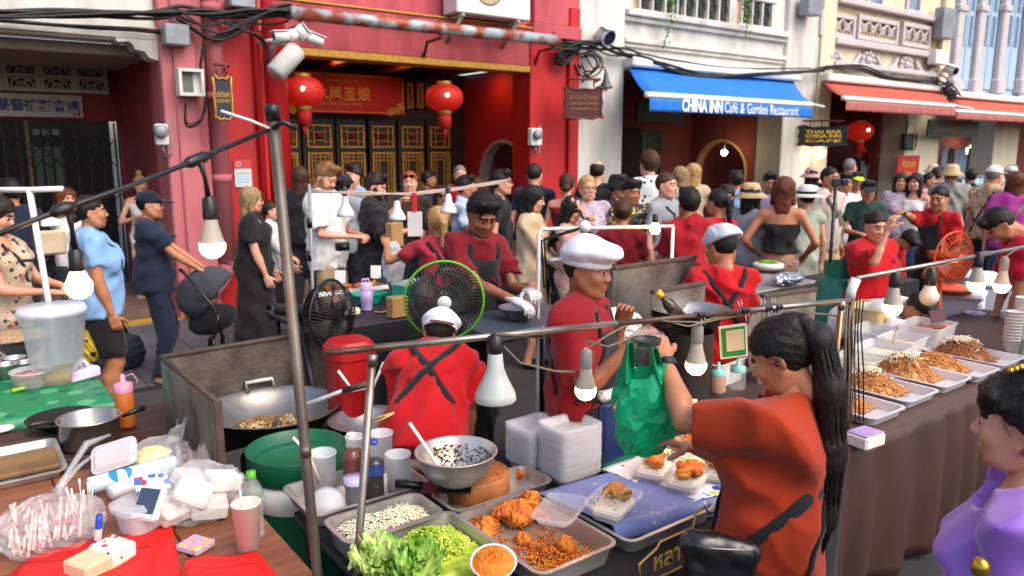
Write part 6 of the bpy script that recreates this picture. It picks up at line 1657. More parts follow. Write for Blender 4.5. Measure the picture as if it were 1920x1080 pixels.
for k, x in enumerate((1588, 1594, 1600, 1606, 1611, 1617)): wav([D(x + 2, 548 + k * 3, 3.02), D(x - 3, 620, 3.0), D(x + (k % 3) * 3 - 4, 690, 3.0), D(x - 8 + k * 2, 790, 2.98)], .0045 if k < 2 else .003, M('twisted flex') if k < 3 else WIRE)
for px, py, f in ((1226, 605, .63), (1330, 597, .73), (1393, 590, .785), (1415, 588, .81)):
    c = on(f); ck = thing('binder_clip', {1226: 'black binder clip on the rail left of the raised hand', 1330: 'small binder clip on the rail before the red shirt', 1393: 'tall binder clip holding the green framed card', 1415: 'second binder clip holding the green framed card'}[px], 'clip', c)
    MB().box((0, 0, 0), (.036, .034, .020), .004).obj('jaw', BLKP, ck)
    for s_ in (-1, 1): MB().tube([(-.008, s_ * .012, .008), (-.010, s_ * .02, .04 * -s_ if False else -.035 if s_ < 0 else .035), (.010, s_ * .02, -.035 if s_ < 0 else .035), (.008, s_ * .012, .008)], .0016, 5).obj('wire_lever', STEEL, ck)
cd = thing('pay_card', 'green framed payment card hanging from the rail behind the woman', 'card'); c = D(1375, 640, 2.80)
cd.location = c; cd.rotation_euler = (R(8), R(-8), R(HEADING - 90))
MB().box((0, 0, 0), (.105, .004, .135), .002).obj('card', M('card white', '#d2cdb8', .5), cd); MB().box((0, -.004, 0), (.090, .003, .118), .002).obj('frame', M('card green', '#1d7a35', .5), cd); MB().box((.005, -.007, .006), (.068, .002, .085), .001).obj('inset', M('card pale', '#b9a98f', .5), cd)
# ------------------------------------------------------------------ left tables and their clutter
WOODT = M('plank brown', '#8a5638', .55, var=.2, vs=5, bump=.15, bs=30, aniso=(1, 8, 1), col2='#74452c', cs=3)
DWOOD = M('dark plank', '#3a2219', .6, var=.25, vs=6, bump=.2, aniso=(1, 8, 1))
ZL = .73
lt_ = thing('side_table', 'brown wooden table piled with packets at the left', 'table')
for i in range(5):
    MB().box((.745 - .13 - i * .262, 2.28, ZL - .015), (.258, 1.72, .03), .004).obj('plank', WOODT, lt_)
for x in (.66, -.5):
    for y in (1.5, 3.05): MB().box((x, y, (ZL - .032) / 2), (.05, .05, ZL - .034), .004).obj('leg', DWOOD, lt_)
dt = thing('back_table', 'dark wooden table under the cooking pots', 'table')
for i in range(4): MB().box((.10, 3.20 + i * .17, ZL - .017), (1.35, .165, .03), .004).obj('plank', DWOOD, dt)
for x in (.7, -.5):
    for y in (3.2, 3.72): MB().box((x, y, (ZL - .034) / 2), (.05, .05, ZL - .036), .004).obj('leg', DWOOD, dt)
gt_ = thing('green_table', 'small table under a green flower-print oilcloth', 'table')
GCL = pattern('green oilcloth', '#0e7a4c', ('#4f9d6d', '#0a5c3e'), 7, thr=.28, rough=.4)
gx1 = G(198, 742, ZL).x; gy0 = G(100, 770, ZL).y
MB().box((gx1 - .6, gy0 + .40, ZL - .02), (1.2, .8, .03), .004).obj('top', DWOOD, gt_)
MB().sheet(lambda u, v: (gx1 - 1.22 + 1.24 * u, gy0 - .02 + .84 * min(1, max(0, (v - .35) / .65)) + .012 * math.sin(u * 40) * max(0, .35 - v), ZL + .004 - .38 * max(0, (.35 - v) / .35)), 60, 24).obj('front_drape', GCL, gt_)
MB().sheet(lambda u, v: (gx1 + .022 + .01 * math.sin(u * 30) * v, gy0 - .01 + .8 * u, ZL + .003 - .3 * v), 20, 6).obj('side_drape', GCL, gt_)
for x in (gx1 - .1, gx1 - 1.1):
    for y in (gy0 + .08, gy0 + .72): MB().cyl((x, y, 0), (x, y, ZL - .04), .018).obj('leg', GREYM, gt_)
def on_l(name, label, cat, px, py, parts, z=ZL + .002, **k): return lathe_thing(name, label, cat, px, py, z, parts, **k)
jug = on_l('plastic_bucket', 'tall frosted plastic bucket with lid on the green table', 'bucket', 112, 715, (('wall', [(.001, 0), (.108, 0), (.150, .36), (.160, .362), (.160, .385), (.152, .39)], M('bucket frost', '#dfe2ea', .4, alpha=.5, var=.05)), ('lid', [(.156, .386), (.150, .402), (.001, .404)], M('bucket lid', '#dfe2ea', .35, alpha=.6)), ('drink', [(.001, .004), (.104, .004), (.110, .06), (.001, .06)], M('milk tea', '#c7935e', .4))))
POT = M('pot steel', '#b3aca2', .25, metal=.9, var=.15, vs=7, col2='#8a6238', cs=5, mix=.66, bump=.08)
pt_ = on_l('cooking_pot', 'stained steel pot with two black handles', 'pot', 172, 832, (('wall', [(.001, 0), (.105, 0), (.112, .01), (.114, .112), (.122, .114), (.122, .118), (.110, .116), (.106, .012), (.001, .01)], POT),))
for s_ in (-1, 1): MB().tube([(s_ * .118, -.03 * s_, .10), (s_ * .15, -.04 * s_, .115), (s_ * .20, -.02 * s_, .118), (s_ * .205, .02, .11)], [.006, .011, .012, .009], 8).obj('handle', BLKP, pt_)
on_l('frying_pan', 'black wok pan partly behind the steel pot', 'pan', 118, 800, (('pan', [(.001, 0), (.08, .005), (.135, .045), (.14, .047), (.132, .046), (.08, .010), (.001, .006)], M('pan iron', '#2a2624', .45, metal=.5, var=.3, vs=10, bump=.2)),))
sq = on_l('squeeze_bottle', 'squeeze bottle of orange sauce with pink nozzle cap', 'bottle', 238, 800, (('body', [(.001, 0), (.036, .002), (.038, .01), (.038, .155), (.034, .165)], M('orange sauce bottle', '#b9662c', .35, var=.1)), ('cap', [(.038, .160), (.038, .195), (.024, .200), (.012, .204), (.010, .235), (.001, .24)], M('cap pink', '#c78aa2', .4))))
MB().tube([(.012, 0, .225), (.04, 0, .232), (.058, 0, .20), (.052, 0, .18)], .003, 6).obj('cap_strap', M('cap pink'), sq)
tub('round lilac tub of pink pickles on the green cloth', 62, 722, ZL + .006, .095, .075, pattern('pickle', '#c98a86', ('#e0d0c0', '#a83f48'), 40), None, .8)
kn_ = thing('kitchen_knife', 'knife with lime green handle on the green cloth', 'knife', G(75, 728, ZL + .02)); a, c, e_ = G(22, 733, ZL + .015), G(78, 720, ZL + .015), G(125, 708, ZL + .012)
kn_.location = (0, 0, 0); MB().tube([a, c], [.016, .012], 8, flat=.7).obj('handle', M('lime plastic', '#8fb52a', .4), kn_); MB().tube([c, c.lerp(e_, .7), e_], [.014, .013, .002], 6, flat=.12).obj('blade', STEEL, kn_)
sc_ = thing('scissors', 'yellow handled scissors beside the lime knife', 'scissors'); p = G(122, 716, ZL + .012)
for s_ in (-1, 1): MB().tube([p + Vector((.03 * s_ + .024 * math.cos(q), .02 * math.sin(q), 0)) for q in [k * .628 for k in range(10)]], .005, 6, closed=True).obj('ring', M('amber plastic', '#c98a1c', .4), sc_)
MB().tube([p, p + Vector((-.12, -.02, 0))], [.008, .002], 5, flat=.3).obj('blades', STEEL, sc_)
pk = thing('tissue_packet', 'lilac tissue packet with torn top on the green cloth', 'packet', G(153, 700, ZL + .035), R(25))
MB().box((0, 0, 0), (.16, .10, .06), .012).obj('wrap', M('lilac wrap', '#c79ac6', .35, var=.25, vs=12, col2='#e5d8e6', cs=9), pk); MB().sheet(lambda u, v: ((u - .5) * .07 + .01 * math.sin(v * 5), (v - .5) * .03, .03 + .05 * math.sin(math.pi * u) * (1 - abs(v - .5)) + .01 * math.sin(u * 13 + v * 9)), 8, 6).obj('tissue', M('tissue white', '#dedada', .8), pk)
for i, (px, py, r_, lab) in enumerate(((15, 708, .06, 'steel cup by the pickles tub at the left edge'), (30, 695, .06, 'steel cup behind another on the green cloth'), (48, 704, .058, 'steel cup nearest the frosted bucket'))): on_l('steel_cup', lab, 'cup', px, py, (('cup', [(.001, 0), (r_ * .9, 0), (r_, .075), (r_ + .003, .076), (r_ - .003, .074), (r_ * .88, .004), (.001, .004)], STEEL),), ZL + .004)
on_l('steel_bowl', 'steel bowl of yellow noodles on the green table', 'bowl', 42, 668, (('bowl', [(.001, 0), (.06, 0), (.125, .07), (.145, .12), (.15, .121), (.14, .118), (.001, .09)], STEEL), ('contents', [(.138, .112), (.08, .135), (.001, .14)], M('yellow noodle', '#c2a35c', .6, bump=.9, bs=60, var=.3, vs=50))), ZL + .004)
on_l('steel_dish', 'wide steel dish of sliced food behind the bowl', 'dish', 28, 640, (('dish', [(.001, 0), (.12, 0), (.20, .035), (.205, .037), (.19, .034), (.001, .01)], STEEL), ('contents', [(.17, .03), (.1, .05), (.001, .055)], M('sliced food', '#b08d6a', .6, bump=.9, bs=50, var=.4, vs=40))), ZL + .10)
# tray with board at the left edge
tt = tray('worn steel tray with a wooden board in it at the left edge', (-60, 850), (130, 880), ZL + .03, .028)
MB().box((0, 0, .014), (.28, .22, .018), .004).obj('board', M('board wood', '#8d6b42', .6, var=.2, vs=6, col2='#6b4d2c', cs=6), tt[0])
sc2 = thing('black_scissors', 'black handled scissors lying at the left edge', 'scissors'); p = G(22, 903, ZL + .01)
MB().tube([p + Vector((.05 * math.cos(q), .022 * math.sin(q), 0)) for q in [k * .524 for k in range(12)]], .007, 6, closed=True).obj('ring', BLKP, sc2); MB().tube([p + Vector((-.05, 0, 0)), p + Vector((-.2, .03, 0))], [.008, .002], 5, flat=.3).obj('blades', STEEL, sc2)
sau = on_l('saucer', 'small white saucer behind the black tongs at the left edge', 'saucer', 4, 808, (('dish', [(.001, 0), (.03, 0), (.048, .012), (.046, .013), (.001, .005)], WHITEP),))
# orange box in clear lid
ob_ = thing('food_box', 'clear box of orange carrot shreds propped against the pot', 'takeaway box', G(222, 862, ZL + .045), 0, rot=(R(38), R(-14), R(-22)))
b = MB(); pan(b, .15, .11, .035, rim=.006, r=.02, n=4); b.obj('box', FROST, ob_); MB().box((0, -.015, .016), (.13, .07, .026), .01).obj('carrot', M('carrot orange', '#c9653a', .6, bump=.8, bs=60, var=.3, vs=40), ob_); b = MB(); pan(b, .15, .11, .012, rim=.006, r=.02, n=4); b.obj('lid', FROST, ob_, (0, 0, .048), (math.pi, 0, 0))
def crumple(name, label, cat, c, sx, sy, sz, mat, seed, parent=None, n=22, nm='film', rz=0):
    """a closed, crumpled bag"""
    rr_ = np.random.RandomState(seed); K = rr_.normal(size=(9, 3)) * rr_.uniform(2, 9, (9, 1)); ph = rr_.uniform(0, 6.28, 9)
    V = []; F = []
    for j in range(n + 1):
        th = math.pi * j / n
        for i in range(2 * n):
            a = math.pi * i / n; d = np.array([math.sin(th) * math.cos(a), math.sin(th) * math.sin(a), math.cos(th)])
            q = 1 + .10 * float(np.abs(np.sin(K @ d + ph)).sum() - 5.7) * .55; V.append((d[0] * sx * q, d[1] * sy * q, max(-.8, d[2]) * sz * q))
    w = 2 * n; F = [(j * w + i, j * w + (i + 1) % w, (j + 1) * w + (i + 1) % w, (j + 1) * w + i) for j in range(n) for i in range(w)]
    mb = MB(); mb.add(V, F, False)
    t = thing(name, label, cat, c, rz) if parent is None else parent
    mb.obj(nm, mat, t, None if parent is None else c); return t
yb_ = crumple('plastic_bag', 'crumpled clear bag of yellow packets by the wok guard', 'bag', G(295, 850, ZL + .05), .11, .08, .06, BAG, 3)
crumple('', '', '', (-.02, 0, -.01), .07, .05, .04, M('yellow packet', '#d8c21c', .4, var=.3, vs=14, col2='#f0e8b0', cs=10), 4, yb_, 14, 'yellow_packet')
MB().sheet(lambda u, v: (.05 + .05 * u + .02 * math.sin(v * 6), -.02 + .05 * v, .04 + .07 * u * u + .02 * math.sin(u * 8 + v * 5)), 10, 8).obj('bag_neck', BAG, yb_)
tp = crumple('tissue_bag', 'big clear bag of white tissue packs', 'bag', G(365, 925, ZL + .08), .16, .12, .095, BAG, 7)
TIS = M('tissue stack', '#d6d2cc', .8, var=.06, vs=30, bump=.3, bs=80)
for i, (x, y, z, rx, rz_) in enumerate(((-.07, -.03, -.02, 35, 20), (.03, -.05, -.035, 10, -10), (.09, .0, .02, 0, 5), (.0, .04, .03, 20, 30), (-.02, -.06, .03, 50, -15))): MB().box((0, 0, 0), (.11, .085, .055), .008).obj('tissue_pack', TIS, tp, (x, y, z), (R(rx), R(8 * i), R(rz_)))
for i in range(3): MB().sheet(lambda u, v: (-.05 + .04 * i + .08 * (u - .5) * (1 - v * .5), .02 + .03 * math.sin(u * 7 + i), .06 + .09 * v + .02 * math.sin(u * 9 + i * 2)), 10, 8).obj('bag_top', BAG, tp)
MB().box((-.12, .05, .04), (.10, .07, .006), .002).obj('printed_label', pattern('red label', '#cfd3d8', ('#b22a30', '#2f62a8'), 22), tp, None, (R(30), 0, 0))
for k, (pa, pb_, r_, m, lab) in enumerate((((165, 912), (330, 868), .030, pattern('blue roll', '#c4d6e4', ('#1c84c4', '#e8eef2'), 9), 'roll of plastic bags in blue printed film'), ((205, 925), (300, 890), .026, M('white roll', '#cfcfd2', .4, var=.05), 'roll of white bags under the blue printed roll'))):
    a, c = G(*pa, ZL + .035 + (.012 if k == 0 else 0)), G(*pb_, ZL + .035 + (.012 if k == 0 else 0)); t = thing('bag_roll', lab, 'roll'); d = (c - a).normalized()
    MB().tube([a, a + d * .005, c - d * .005, c], [r_ * .8, r_, r_, r_ * .8], 14).obj('roll', m, t)
dv = thing('payment_speaker', 'white boxy payment device with dark grey screen on the clear box', 'device', G(280, 945, ZL + .10), 0, rot=(R(52), R(0), R(HEADING - 90 - 12)))
MB().box((0, 0, 0), (.088, .105, .030), .008).obj('case', WHITEP, dv); MB().box((0, .006, .0155), (.070, .078, .003), .002).obj('screen', M('screen slate', '#38485c', .25), dv)
ctb = thing('clear_box', 'rounded clear plastic box under the payment device', 'box', G(275, 985, ZL + .004), R(20))
b = MB(); pan(b, .17, .14, .075, rim=.008, r=.05, n=6); b.obj('box', FROST, ctb); b = MB(); b.loops([rrect(0, 0, .19, .16, .055, .076, 6), rrect(0, 0, .19, .16, .055, .088, 6), rrect(0, 0, .15, .12, .045, .100, 6)], False, False, True); b.obj('lid', FROST, ctb)
sb = crumple('straw_bag', 'clear tied bag full of red striped straws', 'bag', G(95, 985, ZL + .065), .15, .11, .09, BAG, 12)
STR = M('straw wrap', '#d3b9b2', .4, var=.1, aniso=(1, 1, 1), vs=60, col2='#b5403a', cs=28, mix=.56, contrast=.04)
rr = random.Random(5)
for i in range(24): x = -.11 + .19 * i / 24; MB().tube([(x, -.06 + rr.uniform(-.02, .02), -.05 + rr.uniform(0, .05)), (x + rr.uniform(-.015, .04), .03 + rr.uniform(-.02, .03), .045 + rr.uniform(0, .04))], .0052, 6).obj('straw', STR, sb)
MB().tube([(.03, .02, .09), (.06, .05, .13), (.13, .10, .20), (.20, .11, .21)], [.02, .008, .012, .004], 7).obj('tied_neck', BAG, sb); MB().tube([(.035, .025, .10), (.10, .10, .13), (.17, .13, .16)], [.01, .008, .003], 6).obj('tie_end', BAG, sb)
ut = thing('cutlery_cup', 'clear cup of white plastic cutlery in front of the straws', 'cutlery', G(158, 1005, ZL + .01))
b = MB(); b.lathe([(.001, 0), (.038, 0), (.048, .085)], n=20); b.obj('cup', CLEAR, ut)
for i in range(9): a = i * .7; MB().tube([(.02 * math.cos(a), .02 * math.sin(a), .01), (.032 * math.cos(a), .032 * math.sin(a), .12 + .012 * (i % 3)), (.036 * math.cos(a), .036 * math.sin(a), .15 + .012 * (i % 3))], [.004, .004, .009], 6, flat=.4).obj('fork' if i % 2 else 'spoon', WHITEP, ut)
mk = thing('marker_pen', 'blue marker pen standing beside the white cutlery', 'pen', G(184, 1000, ZL + .06), 0, rot=(R(12), R(6), 0)); MB().lathe([(.001, -.05), (.009, -.05), (.0105, -.045), (.0105, .035), (.009, .037)], n=14).obj('barrel', M('marker blue', '#1b47b8', .35), mk); MB().lathe([(.0108, -.02), (.0108, .02)], n=14).obj('label', WHITEP, mk); MB().lathe([(.010, .036), (.010, .062), (.001, .064)], n=14).obj('cap', M('marker blue'), mk)
np_ = thing('napkin_pack', 'opened pack of cream napkins with red print', 'napkins', G(185, 1052, ZL + .03), R(28)); MB().box((0, 0, 0), (.15, .10, .055), .006).obj('napkins', M('napkin cream', '#dcb894', .8, var=.08, aniso=(1, 1, 12), vs=20, bump=.4), np_)
MB().box((.045, 0, .008), (.09, .106, .052), .01).obj('wrapper', pattern('napkin print', '#d9d2cc', ('#b3161f', '#8f2a2a'), 24, thr=.2, rough=.35), np_)
RPB = M('red paper', '#d4150f', .55, var=.06, vs=4, bump=.15, bs=20)
for i, (q, lab) in enumerate(((((-60, 1150), (350, 1130), (322, 985), (60, 1035)), 'flat red paper bags under the napkin pack'), (((330, 1140), (560, 1120), (482, 1038), (345, 1046)), 'flat red paper bags beside the white paper cup'))):
    t = thing('red_paper_bag', lab, 'paper bag'); k = [G(*p, ZL + .008 + .006 * i) for p in q]
    MB().sheet(lambda u, v: tuple(k[0].lerp(k[1], u).lerp(k[3].lerp(k[2], u), v) + Vector((0, 0, .004 * math.sin(u * 9 + v * 5) + .006 * v * u))), 18, 14, .003).obj('bag', RPB, t)
    MB().sheet(lambda u, v: tuple(k[0].lerp(k[1], u * .8 + .05).lerp(k[3].lerp(k[2], u * .8 + .05), v * .7) + Vector((0, 0, .010 + .004 * math.sin(u * 7 + v * 8)))), 12, 10, .002).obj('bag_fold', RPB, t)
pc = thing('picture_card', 'pink printed card with yellow pattern on the brown table', 'card', G(367, 1022, ZL + .014), R(30)); MB().box((0, 0, 0), (.075, .085, .022), .004).obj('card', pattern('pink print', '#c79fb0', ('#d9b428', '#8fb4cf', '#d98aa0'), 30, thr=.3), pc)
cup = on_l('paper_cup', 'tall white paper cup on the brown table', 'cup', 467, 1035, (('cup', [(.001, 0), (.030, 0), (.041, .155), (.0435, .156), (.043, .160), (.039, .157), (.028, .01)], M('cup paper', '#e2d6cc', .6, var=.03)), ('lid', [(.0425, .158), (.040, .163), (.001, .160)], CLEAR)))
MB().tube([(-.01, .005, .1), (-.012, .006, .20)], .004, 6).obj('straw', WHITEP, cup)
wb = on_l('water_bottle', 'clear water bottle with green cap behind the paper cup', 'bottle', 478, 1005, (('bottle_body', [(.001, 0), (.030, 0)] + ribs(.031, .01, .12, 6) + [(.031, .14), (.028, .165), (.014, .19), (.012, .20)], CLEAR), ('cap', [(.0145, .196), (.0145, .215), (.001, .217)], M('cap green', '#4fae2a', .4)), ('label_band', [(.0318, .13), (.0318, .15)], M('label green', '#5aa84a', .4, alpha=.5))))
blb = thing('shopping_bag', 'dark navy tote bag on the ground by the cap man', 'bag', G(228, 700, 0)); crumple('', '', '', (0, 0, .17), .2, .1, .19, M('tote navy', '#16202f', .6, var=.25, vs=6, bump=.5, bs=9), 5, blb, 16, 'bag')
MB().tube([(-.12, 0, .33), (-.1, 0, .48), (.02, 0, .50), (.08, 0, .33)], .012, 6).obj('handle', BLKP, blb)
# ------------------------------------------------------------------ second row of stalls
z2 = .80
t2 = thing('stall_table', 'dark-clothed table of the middle stall with the fried food display', 'table'); ca, cb_ = G(590, 600, z2), G(790, 560, z2)
f0, f1 = G(560, 612, z2), G(850, 600, z2); fy = G(700, 606, z2).y
MB().box(((f0.x + f1.x) / 2, fy + .42, z2 - .02), (f1.x - f0.x, .84, .03), .004).obj('top', M('table indigo', '#23202c', .6), t2)
MB().sheet(lambda u, v: (f0.x + (f1.x - f0.x) * u, fy - .015 + .012 * math.sin(u * 40) * v, z2 - .005 - .74 * v), 60, 6, .003).obj('cloth', BLACKC, t2)
for x in (f0.x + .06, f1.x - .06):
    for y in (fy + .08, fy + .76): MB().cyl((x, y, 0), (x, y, z2 - .04), .018).obj('leg', BLKP, t2)
on2_ = lambda name, label, cat, px, py, parts, z=z2: lathe_thing(name, label, cat, px, py, z, parts)
LILB = M('lilac flask', '#b79ccb', .35, var=.05)
fk = on2_('drink_flask', 'lilac drinking flask with handle lid on the middle stall', 'flask', 688, 582, (('body', [(.001, 0), (.036, 0), (.038, .01), (.038, .06), (.044, .07), (.044, .15), (.001, .15)], LILB), ('lid', [(.045, .148), (.045, .19), (.036, .20), (.001, .20)], M('flask lid', '#c9b2d6', .35))))
MB().tube([(-.03, 0, .20), (-.028, 0, .225), (.02, 0, .225), (.03, 0, .20)], .006, 6).obj('handle', M('flask lid'), fk)
bs_ = thing('basin', 'teal plastic basin on the middle stall', 'basin', G(692, 568, z2)); b = MB(); pan(b, .24, .18, .075, rim=.012, r=.06, taper=.03, n=6); b.obj('basin', M('teal plastic', '#16a287', .4), bs_)
yt = thing('cream_packet', 'yellow and white packet beside the lilac flask', 'packet', G(655, 585, z2 + .03), R(10)); MB().box((0, 0, 0), (.14, .09, .055), .015).obj('packet', M('cream packet', '#d2c069', .4, col2='#e2ddcc', cs=8), yt)
dtray = tray('display tray of orange fried skewers on the middle stall', (600, 548), (712, 532), z2 + .075, .03)
rr = random.Random(15); chk = []
scatter('fried_snacks', 'small orange fried pieces heaped on the display tray', 'fried snacks', FRY, [(dtray[1] + rr.uniform(-.5, .5) * dtray[3] * .8, dtray[2] + rr.uniform(-.5, .5) * dtray[4] * .8, dtray[5] + rr.uniform(.0, .05)) for _ in range(160)], .018, rr)
for px, py, lab in ((638, 532, 'white price card standing left in the fried snacks'), (705, 522, 'white price card standing right in the fried snacks')):
    c = G(px, py, z2 + .085); t = thing('price_card', lab, 'card', c, R(HEADING - 90), None); MB().box((0, 0, .055), (.085, .006, .10), .002, rot=Matrix.Rotation(R(-12), 3, 'X')).obj('card', WHITEP, t); MB().box((0, 0, .002), (.05, .03, .006), .001).obj('foot', WHITEP, t)
bb = thing('carton', 'teal and white carton behind the brown bag', 'carton', G(770, 548, z2 + .065), R(20)); MB().box((0, 0, 0), (.26, .14, .13), .006).obj('carton', M('carton teal', '#2fa58c', .5), bb); MB().box((0, 0, .075), (.27, .15, .02), .004).obj('lid', M('carton lid', '#c9d8d2', .5), bb)
kb = thing('paper_bag', 'brown paper bag standing on the middle stall', 'paper bag', G(745, 575, z2 + .07), R(5)); MB().box((0, 0, 0), (.13, .08, .14), .006).obj('bag', M('kraft', '#a07a4c', .8, var=.1, bump=.3, bs=20), kb)
tbk = thing('teal_box', 'flat teal tray between basin and carton', 'tray', G(738, 560, z2 + .02), R(12)); b = MB(); pan(b, .2, .12, .04, rim=.006, r=.02, n=4); b.obj('tray', M('teal plastic'), tbk)
ph = thing('phone', 'phone lying on the dark table beside the flask', 'phone', G(720, 582, z2 + .006), R(20)); MB().box((0, 0, 0), (.14, .07, .009), .004).obj('case', M('phone gold', '#a88f78', .35), ph); MB().box((0, 0, .005), (.128, .062, .002), .001).obj('screen', BLKP, ph)
rb = thing('cool_box', 'red lidded ice box on the ground below the middle stall', 'cool box', Vector((0, 0, 0))); p = G(655, 720, .20); p = D(655, 660, 3.35); rb.location = (p.x, p.y, 0)
REDP = M('red plastic', '#a00d14', .45, var=.06, vs=4)
zl_ = D(655, 644, 3.35).z
b = MB(); b.loops([rrect(0, 0, .16, .16, .05, .0, 5), rrect(0, 0, .195, .195, .06, zl_ - .06, 5)], False, True, True); b.obj('body', REDP, rb); b = MB(); b.loops([rrect(0, 0, .215, .215, .07, zl_ - .055, 5), rrect(0, 0, .215, .215, .07, zl_ - .01, 5), rrect(0, 0, .17, .17, .06, zl_ + .02, 5)], False, True, True); b.obj('lid', REDP, rb); MB().tube([(-.11, -.12, zl_ - .08), (-.05, -.13, zl_ - .18), (.05, -.13, zl_ - .18), (.11, -.12, zl_ - .08)], .007, 6).obj('handle', WHITEP, rb)
def fan(name, label, c, R0, axis, cage, blades, rim, stand=True, depth=.12, hub=None, nw=44):
    ax = Vector(axis).normalized(); q = ax.to_track_quat('Z', 'Y').to_matrix().to_4x4(); q.translation = c
    t = thing(name, label, 'fan')
    MB().tube([q @ Vector((R0 * math.cos(a), R0 * math.sin(a), 0)) for a in [k * math.pi / 24 for k in range(48)]], .0065, 8, closed=True).obj('rim', rim, t)
    mb = MB()
    for s_ in (-1, 1):
        for i in range(nw):
            a = 2 * math.pi * i / nw; mb.tube([q @ Vector((r_ * R0 * math.cos(a + .5 * (1 - r_)), r_ * R0 * math.sin(a + .5 * (1 - r_)), s_ * depth * .5 * (1 - r_ ** 4))) for r_ in (.16, .45, .75, .92, 1.0)], .0022, 4, caps=False)
        for r_ in (.45, .75): mb.tube([q @ Vector((r_ * R0 * math.cos(a), r_ * R0 * math.sin(a), s_ * depth * .5 * (1 - r_ ** 4))) for a in [k * math.pi / 16 for k in range(32)]], .0022, 4, closed=True)
    mb.obj('wire_cage', cage, t)
    for i in range(5):
        a = 2 * math.pi * i / 5; MB().sheet(lambda u, v: tuple(q @ Vector((R0 * (.15 + .72 * v) * math.cos(a + .9 * (u - .5)), R0 * (.15 + .72 * v) * math.sin(a + .9 * (u - .5)), .05 * (u - .5)))), 6, 6, .003).obj('blade', blades, t)
    MB().lathe([(.001, depth * .55), (R0 * .17, depth * .52), (R0 * .2, depth * .45), (R0 * .2, -depth * .45), (R0 * .22, -depth * .6), (R0 * .18, -depth * 1.5), (.001, -depth * 1.6)], n=20, xf=q).obj('motor', hub or cage, t)
    if stand:
        MB().cyl((c.x, c.y, .04), c - ax * depth * .9, .016).obj('stem', cage, t); MB().lathe([(.2, 0), (.2, .02), (.05, .05), (.001, .05)], (c.x, c.y, 0), 24).obj('base', cage, t)
    return t
LIME = M('lime rim', '#5aa51c', .4); 
vd = Vector((HX, HY, 0)); vr = Vector((HY, -HX, 0))
fan('pedestal_fan', 'black pedestal fan with lime green rim behind the bending cook', D(833, 563, 3.55), .187, -vd + vr * .1, M('fan cage', '#1c1f1e', .4), M('fan smoke', '#2a2e2c', .3, alpha=.4), LIME, nw=60, hub=M('fan hub', '#c9d0cb', .4))
fan('pedestal_fan', 'black fan seen edge-on beside the red ice box', D(618, 588, 3.6), .165, vr * .85 - vd * .30, BLKP, M('fan dark', '#17181a', .4), BLKP, depth=.2, nw=60)
fan('pedestal_fan', 'orange fan turned aside between the red shirts', D(1788, 484, 5.3), .185, vr * .35 - vd * .9, M('fan orange', '#c24a1a', .4), M('fan amber', '#b5481c', .3, alpha=.7), M('fan orange'), nw=30)
# lamps on the string over the middle stall
st_ = thing('string_pole', 'thin grey pole with wires beside the white tee man', 'pole'); a, c = D(580, 345, 4.6), D(582, 575, 4.6)
MB().tube([a, Vector((c.x, c.y, 0))], .011, 8).obj('tube', GREYM, st_)
for k in (.35, .62): p = a.lerp(c, k); MB().tube([p, p + Vector((0, 0, .06))], .017, 8).obj('joint', BLKP, st_)
sw = thing('string_wire', 'pale wires strung across above the middle stall lamps', 'wire')
for k in range(3): MB().tube([D(582, 355 + 3 * k, 4.6), D(680, 366 - 3 * k, 4.75), D(770, 362 + 2 * k, 4.9), D(860, 352 + 2 * k, 5.05), D(945, 338 + 2 * k, 5.2)], .006, 5).obj('wire', M('wire pale', '#a89a8c', .6), sw)
for px, py, d, lab in ((648, 398, 4.75, 'white cone lamp hanging beside the white tee man'), (745, 405, 4.9, 'white cone lamp hanging before the black shirt man'), (841, 392, 5.0, 'white cone lamp hanging before the blue check shirt')):
    t = thing('cone_lamp', lab, 'lamp', D(px, py, d)); MB().lathe([(.012, .10), (.020, .085), (.024, .05), (.052, .0), (.056, -.022), (.050, -.026), (.001, -.01)], n=22).obj('shade', M('lamp white', '#d5d6d8', .35), t); MB().lathe([(.013, .10), (.015, .14), (.006, .16), (.001, .16)], n=10).obj('socket', M('socket dark', '#26343c', .5), t)
    MB().lathe([(.001, -.024), (.040, -.022)], n=16).obj('lens', M('lens glow'), t)
ch_ = thing('hanging_notice', 'white notice sheet hanging from a red clip over the stall', 'notice'); c = D(778, 420, 4.9); ch_.location = c; ch_.rotation_euler = (0, 0, R(HEADING - 90))
MB().box((0, 0, 0), (.095, .003, .16), .001).obj('sheet', M('paper lilac', '#cfc6c6', .7), ch_); MB().box((0, -.004, .14), (.03, .012, .12), .004).obj('clip', M('clip red', '#c21c18', .4), ch_)
# white tube frame and desk lamp behind the boy
wf = thing('tube_rack', 'white tube rack behind the boy in the kitchen cap', 'rack'); a, b_, c = D(1008, 540, 4.2), D(1010, 430, 4.2), D(1262, 424, 4.9)
MB().tube([Vector((a.x, a.y, 0)), b_ + Vector((0, 0, -.03)), b_ + Vector((.02, -.01, 0)), c], .011, 8).obj('tube', WHITEP, wf); MB().tube([c, Vector((c.x, c.y, 0))], .011, 8).obj('tube', WHITEP, wf)
dl_ = thing('desk_lamp', 'black jointed lamp arm with white head behind the kitchen cap', 'lamp'); P = [D(1020, 540, 4.1), D(1015, 452, 4.1), D(1080, 432, 4.15), D(1092, 425, 4.15)]
for o_ in (0, .02): MB().tube([p + Vector((o_, 0, o_ * .6)) for p in P], .006, 6).obj('arm', BLKP, dl_)
MB().ball(D(1097, 425, 4.15), .035, 12, 8).obj('head', WHITEP, dl_)
bulb('lit round bulb on the white frame beside the maroon shirt', 1228, 430, 4.7, .032, True, False, D(1228, 412, 4.7))
